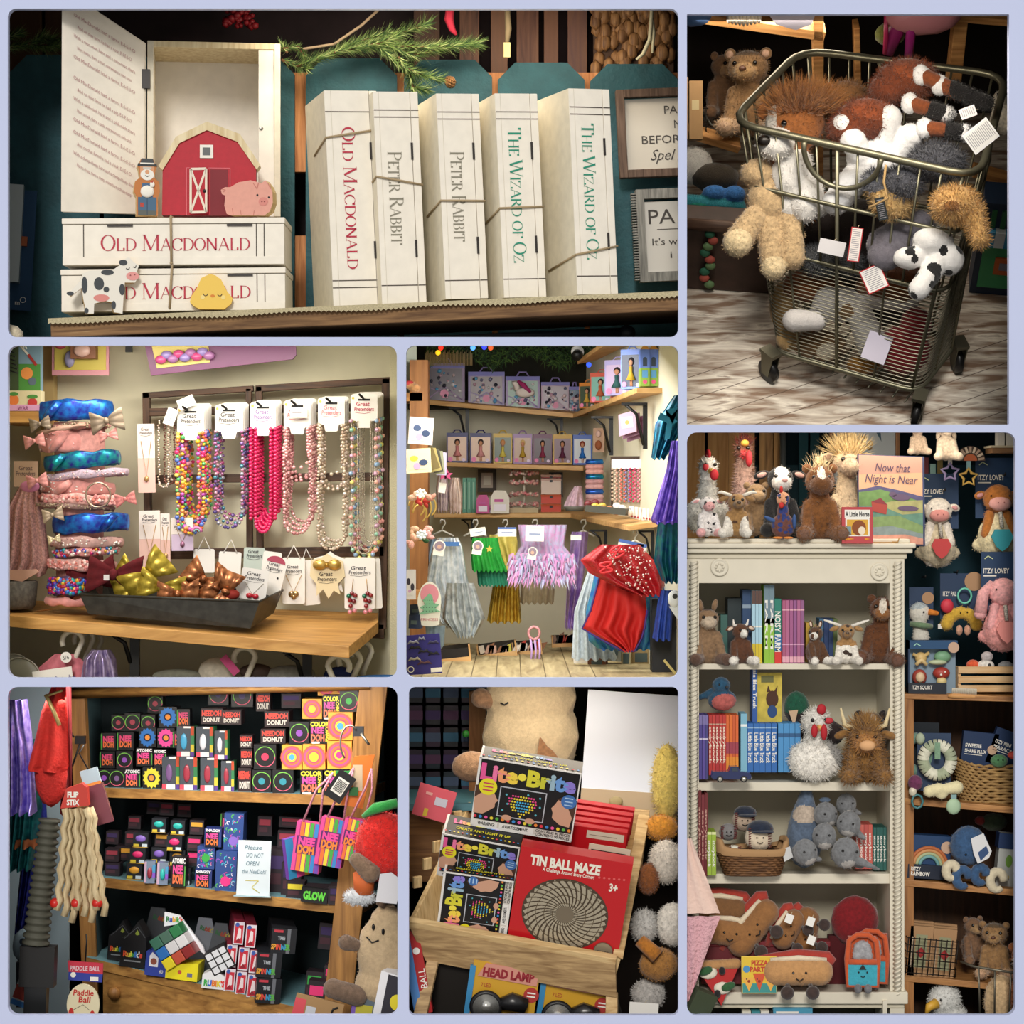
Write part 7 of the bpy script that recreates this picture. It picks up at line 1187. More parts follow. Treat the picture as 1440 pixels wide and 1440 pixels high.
 t=thing('hanging_toy_pack','orange triangular pack with green parts hanging on the right post','package',P(502,1064,120));MB().prism([(-4,0),(26,2),(8,-76),(-24,-70)],0,8,mat('#d9782c',.4)).rect(-6,8,-50,-12,-.5,mat('#cdb89a')).obj('pack',t);MB().bx(-30,-6,-8,-4,-34,-20,mat('#2f9a4a',.4)).bx(-16,2,-8,-4,-56,-44,mat('#2c6a34',.4)).obj('green_piece',t)
 MB().ring(-14,20,24,3,0,STEEL,a0=.8,a1=4.4)if 0 else MB().tube([(-10-14*cos(a),-4,20+26*sin(a))for a in[k*.3-1 for k in range(12)]],1.6,STEEL,6).bx(-6,10,-4,6,30,44,mat('#4a4c50',.3,.6)).tube([(6,-4,34),(14,-8,24),(18,-8,18)],2,STEEL).obj('binder_clip',t,label='steel clip and ring')
 m=MB().bx(-14,14,0,2,-22,22,BK).rect(-9,9,-12,12,-.4,WHITE)
 for i in range(8):m.rect(-7+i*1.9,-6+i*1.9,-9,9,-.7,BLACK)
 m.top('barcode_tag','dark tag with a white barcode hanging over the pink cords','tag',P(478,1106,104),(0,34,0))
 t=thing('plush_apple','fluffy red apple plush with green leaf at the right edge','soft toy',P(536,1206,70));soft([(4,0,16,44,30,52)],plushm('#d3221c',.2),(),(2200,5,1.2),parent=t);MB().tube([(-26,-8,60),(-8,-12,72),(24,-12,80)],[3,8,7],plushm('#2f9a44',.1),8).obj('leaf',t)
 soft([('l',(-34,-22,0),(-14,-24,-18),11,15)],plushm('#7c6450'),(),(300,2,1),name='arm',parent=t);MB().cyl((-24,-12,-50),(-24,-12,-20),14,16,mat('#c9622c',.7)).obj('boot',t);soft([(-30,-14,-54,24,12,12)],plushm('#cfd3d8',.06),(),(700,5,1),name='cuff',parent=t)
 MB().prism([(-14,-20),(16,-20),(20,14),(4,24),(-12,20)],0,2,mat('#d6d6dc')).top('hang_tag','white ribbed care tag below the red apple plush','tag',P(544,1250,40),(0,6,0))
 t=thing('plush_potato','tan potato plush with a smile at the lower right edge','soft toy',P(536,1390,84));soft([(4,0,50,40,26,62),(-4,0,6,36,24,30),(8,0,90,26,20,34)],plushm('#b8a180',.1),(),(900,2,1),parent=t)
 MB().e((-10,-20,92),(2.4,2,5),EYE).obj('eye',t);MB().e((4,-22,86),(2.4,2,5),EYE).obj('eye',t);MB().tube([(-20,-19,78),(-12,-25,71),(-2,-24,74)],1.2,BLACK,5).obj('mouth',t)
 soft([('l',(-38,-6,64),(-50,-10,68),10,12)],plushm('#6f5a4a'),(),(200,2,1),name='arm',parent=t);soft([('l',(-34,-12,-8),(-68,-20,4),16,15)],plushm('#6f5a4a'),(),(300,2,1),name='foot',parent=t);MB().tube([(2,0,118),(6,0,126)],[12,6],plushm('#6f5a4a')).obj('stem',t)
 MB().bx(-30,40,0,3,-20,26,mat('#a88458',.7)).rect(-30,-14,-20,20,-.4,mat('#d9525c')).rect(-12,2,0,12,-.5,mat('#c9ccd4')).tube([(24,-2,4),(26,-2,16),(32,-2,20)],1.4,BK).top('coral_card','coral and brown card leaning at the bottom right','card',P(440,1428,60),(0,14,0))
 t=thing('light_peg_box','white and black toy box standing on edge in the lower right corner','toy box',P(538,1432,40),(0,12,-20));MB().bx(-16,30,0,40,-10,66,mat('#e3e3e8',.5)).rect(-4,30,-8,64,-.5,mat('#2c2a34')).disc(18,28,12,-.9,mat('#d9c92c')).obj('box',t)
 MB().bx(-14,20,0,14,-16,36,mat('#5c6a74',.4)).rect(-10,16,0,20,-.5,mat('#b8b03a')).rect(-14,-8,-10,34,-.6,mat('#7a5ab0')).top('small_game_box','small colourful game box under the potato plush','toy box',P(506,1432,70),(0,8,0))
 # ------------------------------------------------------------------ 6: wooden bin with light peg sets and a tin maze
def recess_bin():
 global NICHE;NICHE=6
 BK=mat('#141316',.4);W=mat('#e4e2de',.5);PW=wood('#b08a58','#dcbf8c','x',7,.6);PW2=wood('#8a6c48','#c9a878','x',7,.6);PZ=wood('#b8935e','#e6cb98','z',6,.6)
 LB=['#e85a9a','#f07aa8','#f0a070','#f0d24a','#efe04a','#d9d23a','#c8c838','#9ab8c8','#6a9ad8','#8a7ad0']
 F=Frame(P(720,1340,130),(24,9,0))
 def board(quad,th,m,nm,par,M0):
  n=(quad[1]-quad[0]).cross(quad[3]-quad[0]).normalized()*th;v=list(quad)+[q+n for q in quad]
  MB().add(v,[(0,1,2,3),(7,6,5,4),(0,4,5,1),(1,5,6,2),(2,6,7,3),(3,7,4,0)],m).obj(nm,par,bev=1)
 o=P(720,1340,130)
 def q(*ps):return[(P(*p)-o)/S for p in ps]
 b=thing('wooden_bin','pale pine tilted display bin holding the peg light boxes','bin',o)
 board(q((576,1296,60),(866,1350,40),(868,1398,60),(600,1346,80)),-10,PW2,'front_panel',b,o)
 board(q((576,1288,58),(868,1342,38),(866,1353,44),(576,1299,64)),-12,PW,'front_edge',b,o)
 board(q((576,1292,66),(600,1350,90),(660,1260,240),(656,1128,240)),8,PZ,'side_panel',b,o)
 board(q((912,1146,230),(896,1240,240),(858,1400,60),(874,1345,40)),10,PZ,'side_panel',b,o)
 board(q((898,1144,226),(914,1147,226),(876,1348,36),(862,1342,40)),4,PW,'side_edge',b,o)
 board(q((656,1128,244),(914,1140,236),(900,1240,246),(660,1260,250)),8,PW,'back_panel',b,o)
 for i,(x,y)in enumerate(((650,1140),(636,1160),(622,1182),(608,1206),(594,1232))):board(q((x-12,y+2,200-i*28),(x,y,206-i*28),(x,y+16,208-i*28),(x-12,y+18,202-i*28)),6,PZ,'finger_joint',b,o)
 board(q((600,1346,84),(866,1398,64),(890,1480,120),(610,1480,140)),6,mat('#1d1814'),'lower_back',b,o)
 board(q((600,1350,70),(616,1352,66),(590,1470,40),(570,1470,44)),8,PW2,'post',b,o);board(q((852,1392,56),(868,1396,52),(868,1480,40),(850,1480,44)),8,PW,'post',b,o)
 def lb(m,w,h,big=True):
  m.text('Lite•Brite',0,h*.82,h*.23,None,-.7,bold=.05,w=w*.94,cols=[mat(c,.4)for c in LB])
  m.rect(-w*.26,w*.2,h*.2,h*.64,-.6,mat('#b9bcc4')).rect(-w*.25,w*.19,h*.215,h*.625,-.8,BK)
  k=0
  for j in range(9):
   for i in range(-5,6):
    z=(j-3.6)/3.4;x=i/4.6;
    if(x*x+z*z-1)**3-x*x*z**3<0.01:m.disc(-w*.03+i*w*.026+(w*.008 if j%2 else 0),h*.24+j*h*.041,w*.0105,-1,mat(('#e8488a','#e9d23c','#e9d23c','#4ab0e0')[min(3,max(0,3-int((x*x+z*z)*2.6)))],.4),n=7);k+=1
  for x,z in((-.19,.53),(-.21,.3),(-.17,.4),(.14,.55),(.15,.42),(.12,.3),(.02,.57)):m.disc(w*x,h*z,w*.011,-1,mat('#5ab0c0',.4),n=8)
  SK=mat('#c99a80',.7);HR=mat('#4a3022',.8)
  m.poly([(-w*.49,h*.2),(-w*.5,h*.5),(-w*.4,h*.6),(-w*.32,h*.55),(-w*.29,h*.47),(-w*.265,h*.42),(-w*.29,h*.38),(-w*.29,h*.32),(-w*.36,h*.24),(-w*.4,h*.2)],-.9,SK).poly([(-w*.5,h*.42),(-w*.5,h*.6),(-w*.38,h*.64),(-w*.3,h*.57),(-w*.42,h*.52)],-1,HR)
  m.poly([(w*.46,h*.2),(w*.49,h*.5),(w*.42,h*.62),(w*.32,h*.58),(w*.29,h*.5),(w*.26,h*.44),(w*.28,h*.38),(w*.28,h*.3),(w*.36,h*.22)],-.9,SK).poly([(w*.49,h*.3),(w*.5,h*.6),(w*.4,h*.66),(w*.3,h*.58),(w*.4,h*.54)],-1,HR)
  for s in(-.16,.07):m.disc(w*s,h*.2,w*.05,-1.1,SK,rz=h*.04)
  m.disc(-w*.38,h*.6,w*.09,-1.2,mat('#e6dc2c',.4)).disc(w*.42,h*.57,w*.075,-1.2,mat('#3f6fb0',.4))
  for i,z in enumerate((.65,.6,.55)):m.rect(-w*.43,-w*.33,h*z-1,h*z+1,-1.4,mat('#c23a5a')).rect(w*.38,w*.46,h*(z-.03)-.8,h*(z-.03)+.8,-1.4,mat('#a8c8e8'))
  for i in range(18):m.disc(-w*.47+i*w*.055,h*.155,w*.017,-.7,mat(('#e03a4a','#3a8ad0','#e85aa0','#e9d23c','#5ab04a','#e88a3a')[i%6],.4),n=10)
  m.rect(-w/2,w/2,0,h*.11,-.6,'#cfcac2').rect(-w*.48,-w*.24,h*.02,h*.1,-.8,W).rect(-w*.22,w*.12,h*.02,h*.1,-.8,W)
  m.text('WARNING:',-w*.35,h*.065,h*.05,BK,-1,w=w*.17,bold=.03).text('AVERTISSEMENT:',-w*.06,h*.065,h*.045,BK,-1,w=w*.26,bold=.02).text('CONTAINS 90 PIECES',w*.31,h*.085,h*.04,BK,-1,w=w*.34,bold=.02).text('CONTIENT 90 PIECES',w*.31,h*.035,h*.04,BK,-1,w=w*.34,bold=.02)
 def box(nm,label,pos,R,w,h,dp,ang90=False):
  t=thing(nm,label,'toy box',pos,R);m=MB().bx(-w/2,w/2,0,dp,0,h,BK);m.bx(-w/2-.4,-w/2+3,-.8,dp+.3,-.3,h+.3,W).bx(-w/2,w/2,-.8,dp,-.4,2,W).bx(-w/2,w/2,-.8,1,h-1.5,h+.4,W).bx(w/2-1.5,w/2+.4,-.8,1,0,h,W)
  if ang90:m.M=T(0,0,h/2)@rot(0,-90,0)@T(0,0,-w/2);lb(m,h,w)
  else:lb(m,w,h)
  m.M=T(0,0,h+.3)@rot(-90)
  m.text('Lite•Brite',-w*.1,dp*.72,dp*.2,None,-.6,bold=.05,w=w*.6,cols=[mat(c,.4)for c in LB]).text('CREATE AND LIGHT IT UP',0,dp*.4,dp*.12,mat('#e6dc2c'),-.6,bold=.02,w=w*.7)
  for i in range(18):m.disc(-w*.47+i*w*.055,dp*.18,w*.014,-.6,mat(('#e03a4a','#3a8ad0','#e9d23c','#e9d23c')[i%4],.4),n=8)
  m.obj('box',t,bev=.5);return t
 box('light_peg_box','top Lite Brite box with a heart of coloured pegs, tilted over the others',P(732,1172,60),(18,9,-3),146,108,40)
 box('light_peg_box','second Lite Brite box lying under the tilted one',P(668,1240,66),(26,10,-4),112,72,50)
 box('light_peg_box','lowest Lite Brite box standing on its side, heart turned sideways',P(662,1318,62),(16,8,-2),100,96,40,True)
 RD=mat('#bf1720',.35,coat=.3);t=thing('maze_box','red box lettered TIN BALL MAZE with a round metal maze in its window','toy box',P(790,1338,56),(16,9,-3));w,h=160,152
 m=MB().bx(-w/2,w/2,0,26,0,h,RD).text('TIN BALL MAZE',-14,h-17,15,mat('#ece6d8'),-.8,bold=.05,w=100).text('A Challenge Around Every Corner!',-8,h-29,6,mat('#ece6d8'),-.8,w=74,bold=.02).text('3+',w/2-22,h-40,12,mat('#ece6d8'),-.8,bold=.04,w=12)
 for i in range(6):m.disc(w/2-44+i*7,h-28+i*.5,1.8,-.8,mat('#d95a5a'))
 m.disc(58,12,14,-1.6,mat('#a89c84',.4,.5)).ring(58,12,13.5,1,-1.8,mat('#5a4a3a')).text('maze',58,12,5,mat('#4a3c30'),-2,w=16);m.obj('box',t,bev=.6)
 m=MB();TN=mat('#c4baa4',.35,.5);cz=h*.385;m.disc(-4,cz,62,-.5,mat('#4a3c2e',.6),n=48,rz=55)
 for k in range(34):
  a0=2*pi*k/34;pts=[]
  for j in range(9):rr=9+j*6.2;a=a0+j*.085;pts.append((-4+rr*cos(a),cz+rr*.89*sin(a)))
  for p0,p1,jj in zip(pts,pts[1:],range(8)):m.line([p0,p1],1.2+jj*.62,-1.4,TN)
 for r_ in(18,30,42,53):m.ring(-4,cz,r_,1,-1.8,mat('#6a5c48',.5,.4),n=34)
 m.disc(-4,cz,13,-2,mat('#8f8370',.4,.6));None;m.obj('tin_maze',t,label='metal maze of curved slats')
 for i in range(5):
  m=MB().bx(-74,74,0,12,0,40,mat('#b81820',.3,coat=.3)).rect(16,70,24,36,-.5,mat('#cfc0ac')).rect(20,60,29,30,-.8,mat('#8a7a6a'))
  if i==0:m.rect(-66,-30,22,36,-.5,mat('#dcc0b0')).text('Schylling',-48,29,8,mat('#8a2028'),-.8,w=30)
  m.top('maze_box',f'red boxed maze, {ORD[i+1]} from front, behind the window box','toy box',P(806+i*3,1196-i*8,92+i*22),(18,8,-3),'red maze boxes in a row behind')
 MB().bx(-24,36,0,1,-14,14,mat('#cdbfa8')).rect(-20,30,4,6,-.5,BK).rect(-20,20,-2,-1,-.5,BK).rect(-20,26,-6,-5,-.5,BK).top('warning_label','cream warning label on the red maze boxes','label',P(850,1202,52),(16,9,-3))
 for i,(x,y,lbz)in enumerate(((706,1436,'left head lamp pack with a chrome lamp on a yellow card'),(806,1450,'right head lamp pack partly in shade'))):
  t=thing('headlamp_pack',lbz,'package',P(x,y,66+i*10),(6,8,0));m=MB().bx(-52,44,0,14,0,84-i*6,mat('#c99a2c',.4)).bx(-56,-48,-2,14,0,76,mat('#3a86b8',.4)).prism([(-44,62),(42,58),(42,80),(-34,82)],-2,0,mat('#c98a7a')).text('HEAD LAMP',0,70,13,mat('#8a1c28'),-2.6,bold=.05,w=74).disc(36,44,11,-1,mat('#a8322c')).text('7 LED',-30,50,6,mat('#a82c2c'),-1,w=14);m.rect(30,42,46,48,-1.4,WHITE).rect(30,42,41,43,-1.4,WHITE);m.obj('card',t)
  MB().lathe([(20,0),(19,8),(14,12),(6,4),(2,3)],mat('#c8c8cc',.15,.9),24,(0,0,0)).obj('lens',t)if 0 else None
  m=MB();m.M=T(-26,-8,22)@rot(90);m.lathe([(6,-10),(22,-4),(24,4),(21,8),(19,7)],BK,28);lp=m.obj('lamp',t);m=MB();m.M=T(-26,-8,22)@rot(90);m.lathe([(19,7.5),(12,1),(3,-2),(.1,-2)],mat('#d9d9d4',.2,.8),28).lathe([(3,-2),(3,5),(.1,6)],mat('#e9e4c0',.2),12).obj('reflector',lp,label='chrome reflector')
  MB().tube([(-10,-6,26),(10,-10,34),(30,-6,30)],[8,14,12],mat('#1c1c1e',.3)).obj('strap_housing',t)
 t=thing('plush_potato','large tan potato plush with brown felt foot behind the peg boxes','soft toy',P(746,1072,300));soft([(0,0,40,78,40,74),(0,0,100,74,40,60)],plushm('#c2b090',.1),(),(900,2,1),parent=t);MB().tube([(-46,-32,94),(-40,-34,91),(-34,-35,95)],1.5,BLACK).obj('mouth',t)
 MB().prism([(-14,-14),(-12,4),(8,6),(14,44),(26,28),(34,22),(62,-14)],-44,-34,plushm('#8a6444')).obj('felt_foot',t,bev=3);soft([('l',(-66,-10,96),(-76,-14,100),14,16)],plushm('#8a6a50'),(),(200,2,1),name='arm',parent=t)
 soft([(0,0,0,32,18,24)],plushm('#8a6a4e'),(),(300,2,1),name='plush_paw');place(bpy.data.objects['plush_paw'],'brown felt paw poking out left of the top peg box','soft toy',P(664,1078,200))
 MB().bx(-70,78,0,4,-20,180,mat('#dbe4f4',.3)).bx(-70,78,-2,0,-20,30,mat('#b5a286',.6)).top('leaning_board','shiny white panel leaning behind the red boxes','panel',P(880,1140,270),(0,4,0))
 MB().e((0,-2,0),(11,3,8),mat('#a3946c')).top('round_stain_knob','small round knob on the lower part of the white panel','knob',P(866,1127,262))
 MB().bx(-14,12,0,20,-200,120,wood('#7a4a22','#a8703a','z',8)).top('wooden_post','brown wooden upright left of the potato plush','post',P(672,1080,380))
 r=random.Random(2)
 for i in range(4):
  for j in range(5):MB().bx(-17,17,0,20,0,30,mat(('#20242e','#2c2236','#1c2c3a','#34223c')[(i+j)%4],.5)).rect(-12,12,8,22,-.4,mat(('#4a5a78','#4a3a6a','#3a6a8a','#5a3a5a')[(i*2+j)%4])).top('stacked_box',f'dark blue box at upper left, {ORD[i]} column from left, {ORD[4-j]} from top','box',P(584+i*25,1112-j*31,400),(0,0,0),'blurred dark blue boxes at the upper left')
 struct(MB().bx(-110,70,-180,60,-10,0,mat('#4a7a86',.6)),'trim_1',P(640,1110,400));MB().bx(-80,90,-10,10,-110,0,wood('#6a4424','#94683a','x',8)).top('low_cupboard','brown drawer front below the teal ledge at the left','drawer',P(620,1136,240))
 MB().bx(-30,26,0,2,-22,26,mat('#d95866',.6)).rect(-2,16,0,12,-.5,mat('#c9c8d4')).rect(-18,-8,12,16,-.5,mat('#e8a8a0')).rect(-14,-8,-20,-8,-.5,mat('#d9b83a')).top('coral_card','coral pink card with a pale label left of the bin','card',P(612,1132,160),(0,16,0))
 MB().e((0,0,0),(6,3,6),mat('#3aa03a',.4)).top('green_disc','small bright green spot among the blurred boxes','toy',P(655,1032,360))
 MB().bx(-14,8,0,30,-110,10,mat('#a81c20',.4)).bx(-18,-6,-2,0,-110,0,mat('#4a80c0',.5)).disc(0,-20,5,-.6,mat('#e8e4e0')).text('BALL',2,-60,10,WHITE,-.6,w=28,ang=90).top('paddle_box','red and blue box at the left edge beside the lower bin','toy box',P(582,1318,60),(0,-10,0))
 for x,y,d,rx,c,ff,lb_ in((938,1100,240,(24,18,60),'#c2ae5c',8,'shaggy yellow plush at the right edge'),(936,1212,190,(26,18,34),'#d0c8bc',5,'cream and white plush at the right edge below the yellow one'),(912,1236,180,(16,12,24),'#8a5026',4,'russet brown plush beside the bin, right edge'),(946,1300,180,(26,18,34),'#e0dbd2',3,'white plush body at the right edge'),(906,1302,170,(20,14,26),'#c4c2be',5,'silver grey fluffy plush beside the bin post'),(926,1356,160,(30,20,26),'#a8763c',3,'golden brown smooth plush at the lower right'),(912,1398,180,(26,18,24),'#b8b4b0',4,'grey plush at the lower right behind the white tag'),(930,1164,220,(26,16,20),'#c8882c',4,'orange yellow plush at the right edge'),(936,1040,300,(26,16,40),'#3a3420',4,'dark plush in the shade at the upper right')):place(soft([(0,0,0,*rx)],plushm(c),(),(900,ff,1),name='plush_animal'),lb_,'soft toy',P(x,y,d))
 MB().cyl((-16,0,8),(10,-10,-14),10,12,plushm('#c07a2c'),12).top('plush_bill','orange bill of the silver grey plush','soft toy',P(915,1330,145))
 tag_card(P(906,1410,80),(0,4,0),42,40,'white paper tag at the lower right corner beside the bin',tx=False)
 # ------------------------------------------------------------------ 7: white hutch of farm toys, peg wall and wooden shelves
def book(mb_or_none,w,h,dp,c,lb,pos,R=(0,0,0),band=None,txt=None,tc='#f0efe6',grp=None,nm='book',b2=None,ts=None):
 m=MB().bx(-w/2,w/2,0,dp,0,h,mat(c,.5));m.bx(-w/2+.8,w/2-.8,dp*.02+.4,dp+.2,h*.01+.3,h-.2,mat('#e9e3d2'))if 0 else None
 if band:
  for z0,z1,bc in band:m.rect(-w/2,w/2,h*z0,h*z1,-.3,mat(bc,.5))
 if txt:m.text(txt,0,h*.5,ts or w*.6,mat(tc),-.6,ang=-90,bold=.02,w=h*.62)
 return m.top(nm,lb,'book',pos,R,grp,bev=.3)
def lovey(name,label,pos,sc,head,muzzle,robe,toy,card_lab,ears=True,R=(0,0,0),long_ears=False,face=None,ctitle='ITZY LOVEY'):
 t=thing(name,label,'baby toy',pos,R,sc=sc);NV=mat('#1d3a5e',.5)
 MB().bx(-34,40,8,10,60,160,NV).text(ctitle,-30,128,9,WHITE,7.4,al='l',bold=.02,w=44).line([(-28,148),(-22,153),(-14,148)],1.5,7.4,mat('#cfd9a8')).bx(-30,-8,7.4,7.6,118,120,WHITE).obj('card',t,label='navy backing card')
 RB=plushm(robe);H=plushm(head)
 soft([(0,0,16,44,11,17),('l',(0,0,60),(0,0,22),18,34),(0,-2,34,34,9,30),(-14,-4,0,9,7,8),(14,-4,0,9,7,8)],RB,[(H,(-14,-4,-4,11,10,9)),(H,(14,-4,-4,11,10,9))],(1200,2.6,1),name='robe',parent=t)
 els=[(0,-10,92,26,18,25)];pt=[]
 soft(els,H,pt,(600,2,.9),name='head',parent=t)
 for s in(-1,1):soft([('l',(s*14,-10,66),(s*20,-14,34),9,10)],H,(),(300,2,.9),name='arm',parent=t)
 if muzzle:MB().e((0,-24,84),(19,9,12),plushm(muzzle,.05)).e((-5,-33,86),1.1,mat('#8a4a4a'),1).e((5,-33,86),1.1,mat('#8a4a4a'),1).obj('muzzle',t)
 for s in(-1,1):
  MB().e((s*15,-26,97),1.9,EYE,1).obj('eye',t)
  if long_ears:MB().tube([(s*18,-8,108),(s*34,-12,90),(s*40,-14,56)],[6,10,11],H,10).e((s*40,-14,54),(11,11,9),H).obj('ear',t)
  elif ears:MB().e((s*30,-8,98),(10,3.5,7),H,2,R=(0,s*20,0)).e((s*30,-11,98),(6,2.4,4),plushm('#d89a9a',.05),2,R=(0,s*20,0)).obj('ear',t)
 MB().tube([(0,-26,70),(1,-34,44)],3.4,mat('#3a3a3c',n=.8,ns=2,h2='#d8d2c4')).obj('ribbon',t)
 MB().prism([(-18,30),(-12,42),(12,42),(18,30),(10,14),(0,6),(-10,14)],-42,-37,mat(toy,.45)).obj('teether',t,bev=1.5);return t
def recess_hutch():
 global NICHE;NICHE=7
 NAVY=mat('#1b3556',.5);CR=mat('#dcd5c2',.55,n=.03,ns=30);CR2=mat('#d2caB4'.lower(),.6)
 DT=mat('#16404f',.8,n=.1,ns=40);OAK=wood('#8a5a2e','#c08a50','x',7,.5);OAKZ=wood('#7a4c26','#b07a44','z',7,.5)
 struct(MB().bx(-250,250,0,5,-100,760,DT),'wall_back',P(1190,1340,345))
 for i,(x,w,c)in enumerate(((976,34,'#c08a4a'),(1010,32,'#b27c40'),(1043,40,'#bf8c50'),(1078,22,'#7a5228'),(1096,20,'#94642f'))):
  MB().bx(-w/2,w/2,0,8,0,190,wood(c,'#d9a868','z',8)).top('wall_board',f'{ORD[i]} upright plank from the left behind the hutch top toys','board',P(x,770,325),group='pale planks behind the hutch')
 MB().cyl((0,0,0),(0,0,190),5,5,mat('#8f989c',.3,.7),14).top('metal_pipe','grey upright metal pipe behind the plush cow','pipe',P(1101,770,310))
 for x in(1130,1146):MB().bx(-7,7,0,6,0,190,mat('#16505e')).top('teal_board',('left' if x==1130 else 'right')+' one of the two dark teal upright boards right of the metal pipe','board',P(x,770,330),group='teal boards behind the hutch')
 t=thing('framed_sign','white sign in a thin brown frame lettered Be above the hutch','sign',P(1215,664,250));MB().bx(-48,48,-3,0,-20,70,mat('#c9d4dc')).text('Be',2,45,22,mat('#a98a58'),-3.5,bold=.02,shear=.3,w=22).line([(-18,22),(26,22)],1,-3.5,mat('#7a8790')).poly([(18,60),(26,46),(24,66)],-3.5,mat('#4a6a80')).ring(-28,68,8,2,-3.5,mat('#8f9aa0')).obj('board',t)
 fr=MB()
 for x in(-50,50):fr.bx(x-3,x+3,-8,2,-20,74,OAKZ)
 fr.obj('frame',t)
 k=thing('white_hutch','tall cream hutch with roped pilasters and four open shelves of farm toys','bookcase',P(1120,1440,60));B=1440
 q=1+60/D
 def X(x):return(x-1120)*q
 def Z(y):return(B-y)*q
 MB().bx(X(966),X(1287),-8,130,Z(771),Z(764),CR).bx(X(966),X(1283),-4,130,Z(778),Z(771),CR).bx(X(966),X(1276),2,130,Z(786),Z(778),CR2).bx(X(966),X(1280),0,130,Z(764),Z(758),CR).obj('cornice',k,bev=2)
 MB().bx(X(966),X(1272),4,12,Z(820),Z(786),CR).obj('frieze',k)
 for x in(1012,1237):
  m=MB();r0=[(0,13),(9,13),(11,11),(12.5,8)]
  m.add([],[],CR);m.M=T(X(x),4,Z(798 if x<1100 else 804))@rot(90)
  m.lathe([(13,0),(13,2),(11,3.5),(9.5,2),(8,2.5),(0.1,3)],CR,24)
  for i in range(8):m.e((5.2*cos(i*pi/4),5.2*sin(i*pi/4),3),(2.4,2.4,1),CR,1)
  m.obj('rosette',k)
 for x0,x1 in((966,983),(1252,1272)):
  MB().bx(X(x0),X(x1),2,130,-40,Z(786),CR).obj('side_panel',k)
  c=X((x0+x1)/2-(0 if x0>1100 else-1));m=MB();N=96;H0,H1=Z(1400),Z(790)
  m.cyl((c,-1,H0),(c,-1,H1),4.6,4.6,CR,12)
  for i in range(N):
   z=H0+(H1-H0)*(i+.5)/N;m.tube([(c-5.5,0,z-3),(c-2,-5.5,z-1.2),(c+2,-5.5,z+1.2),(c+5.5,0,z+3)],1.6,CR,5)
  m.obj('rope_moulding',k)
 MB().bx(X(966),X(1272),124,130,-40,Z(786),mat('#b9b29c',.7)).obj('back_panel',k)
 for y,yb in((934,942),(1101,1113),(1230,1244)):MB().bx(X(983),X(1253),8,124,Z(yb),Z(y),CR).obj('shelf_board',k,bev=.6)
 MB().bx(X(966),X(1276),-6,130,Z(1411),Z(1394),CR).bx(X(966),X(1272),0,130,Z(1418),Z(1411),CR2).obj('lower_board',k,bev=1.5)
 MB().bx(X(1240),X(1246),-10,60,Z(1450),Z(1405),CR).obj('divider',k)
 zt=757
 def on(x,y,d):return P(x,y,d)
 hen=lambda nm,lb,x,y,d,sc,bc,hc,comb,R=0,tuft=None:None
 t=sitter('plush_hen','grey and white plush hen with red comb at the far left of the hutch top',P(994,752,130),(0,0,12),.95,'#b9b7b0',fz=(1600,5,1.2),limbs=False,ear=None,hr=(15,15,17),mz='#c9a24a',mzs=(4,10,4),hz=104,bw=38,top=None,extra=(('comb',(0,-6,124,4,9,8),'#b8202c'),('wattle',(4,-26,92,7,4,9),'#b8202c'),('cheek',(-8,-20,104,5,3,6),'#c2303a')),patches=[(plushm('#e9e6e0'),(0,-6,104,20,20,22))])
 t=sitter('plush_turkey','shaggy brown and pink plush turkey with a red wattle, second on the hutch top',P(1046,752,150),(0,0,-8),1.05,'#8a5a48',fz=(2600,7,1),limbs=False,ear=None,hr=(13,13,15),mz='#b82a30',mzs=(5,14,5),hz=118,bw=30,extra=(('beak',(2,-18,128,6,8,5),'#d9a545'),('wattle',(8,-24,106,5,4,12),'#c2303a')),patches=[(plushm('#c9a79a'),(0,-18,70,24,24,40))],mane=('#7a2c22',260,13))
 sitter('plush_pig','spotted white piglet with pink snout, front left on the hutch top',P(994,755,70),(0,0,12),.62,'#e6e0dc',mz='#e3a9a8',feet='#e3a9a8',spots=('',0,0)if 0 else(plushm('#2c2a2c'),40,3.2),ear='side',earc='#e3a9a8',nostril='#8a4a50',fz=(500,2,.9))
 sitter('plush_longhorn','tan and white plush longhorn calf standing next to the spotted piglet',P(1037,756,66),(0,0,-14),.68,'#9c7748',mz='#8a6a44',nose='#4a3a2a',legc='#e4ded2',spots=(plushm('#4a3020'),14,5),ear='side',horns=('#e9e3d4',30,6),fz=(600,2,.9),yaw=16,mzs=(10,18,9))
 sitter('plush_donkey','brown plush donkey half hidden between the calf and the cow',P(1062,754,110),(0,0,10),.82,'#8f7250',ear='round',mz='#a88a64',fz=(700,3,1))
 sitter('plush_cow','black and white plush cow with floppy ears behind the small rooster',P(1096,755,112),(0,0,6),1.0,'#17171a',mz='#e0dcd6',white='#e9e6e2',ear='side',earc='#c59a90',nose='#c99a92',mzs=(14,16,12),hz=84,fz=(900,3,1),hr=(20,17,19),patches=[(plushm('#e9e6e2'),(0,-24,92,12,18,26))])
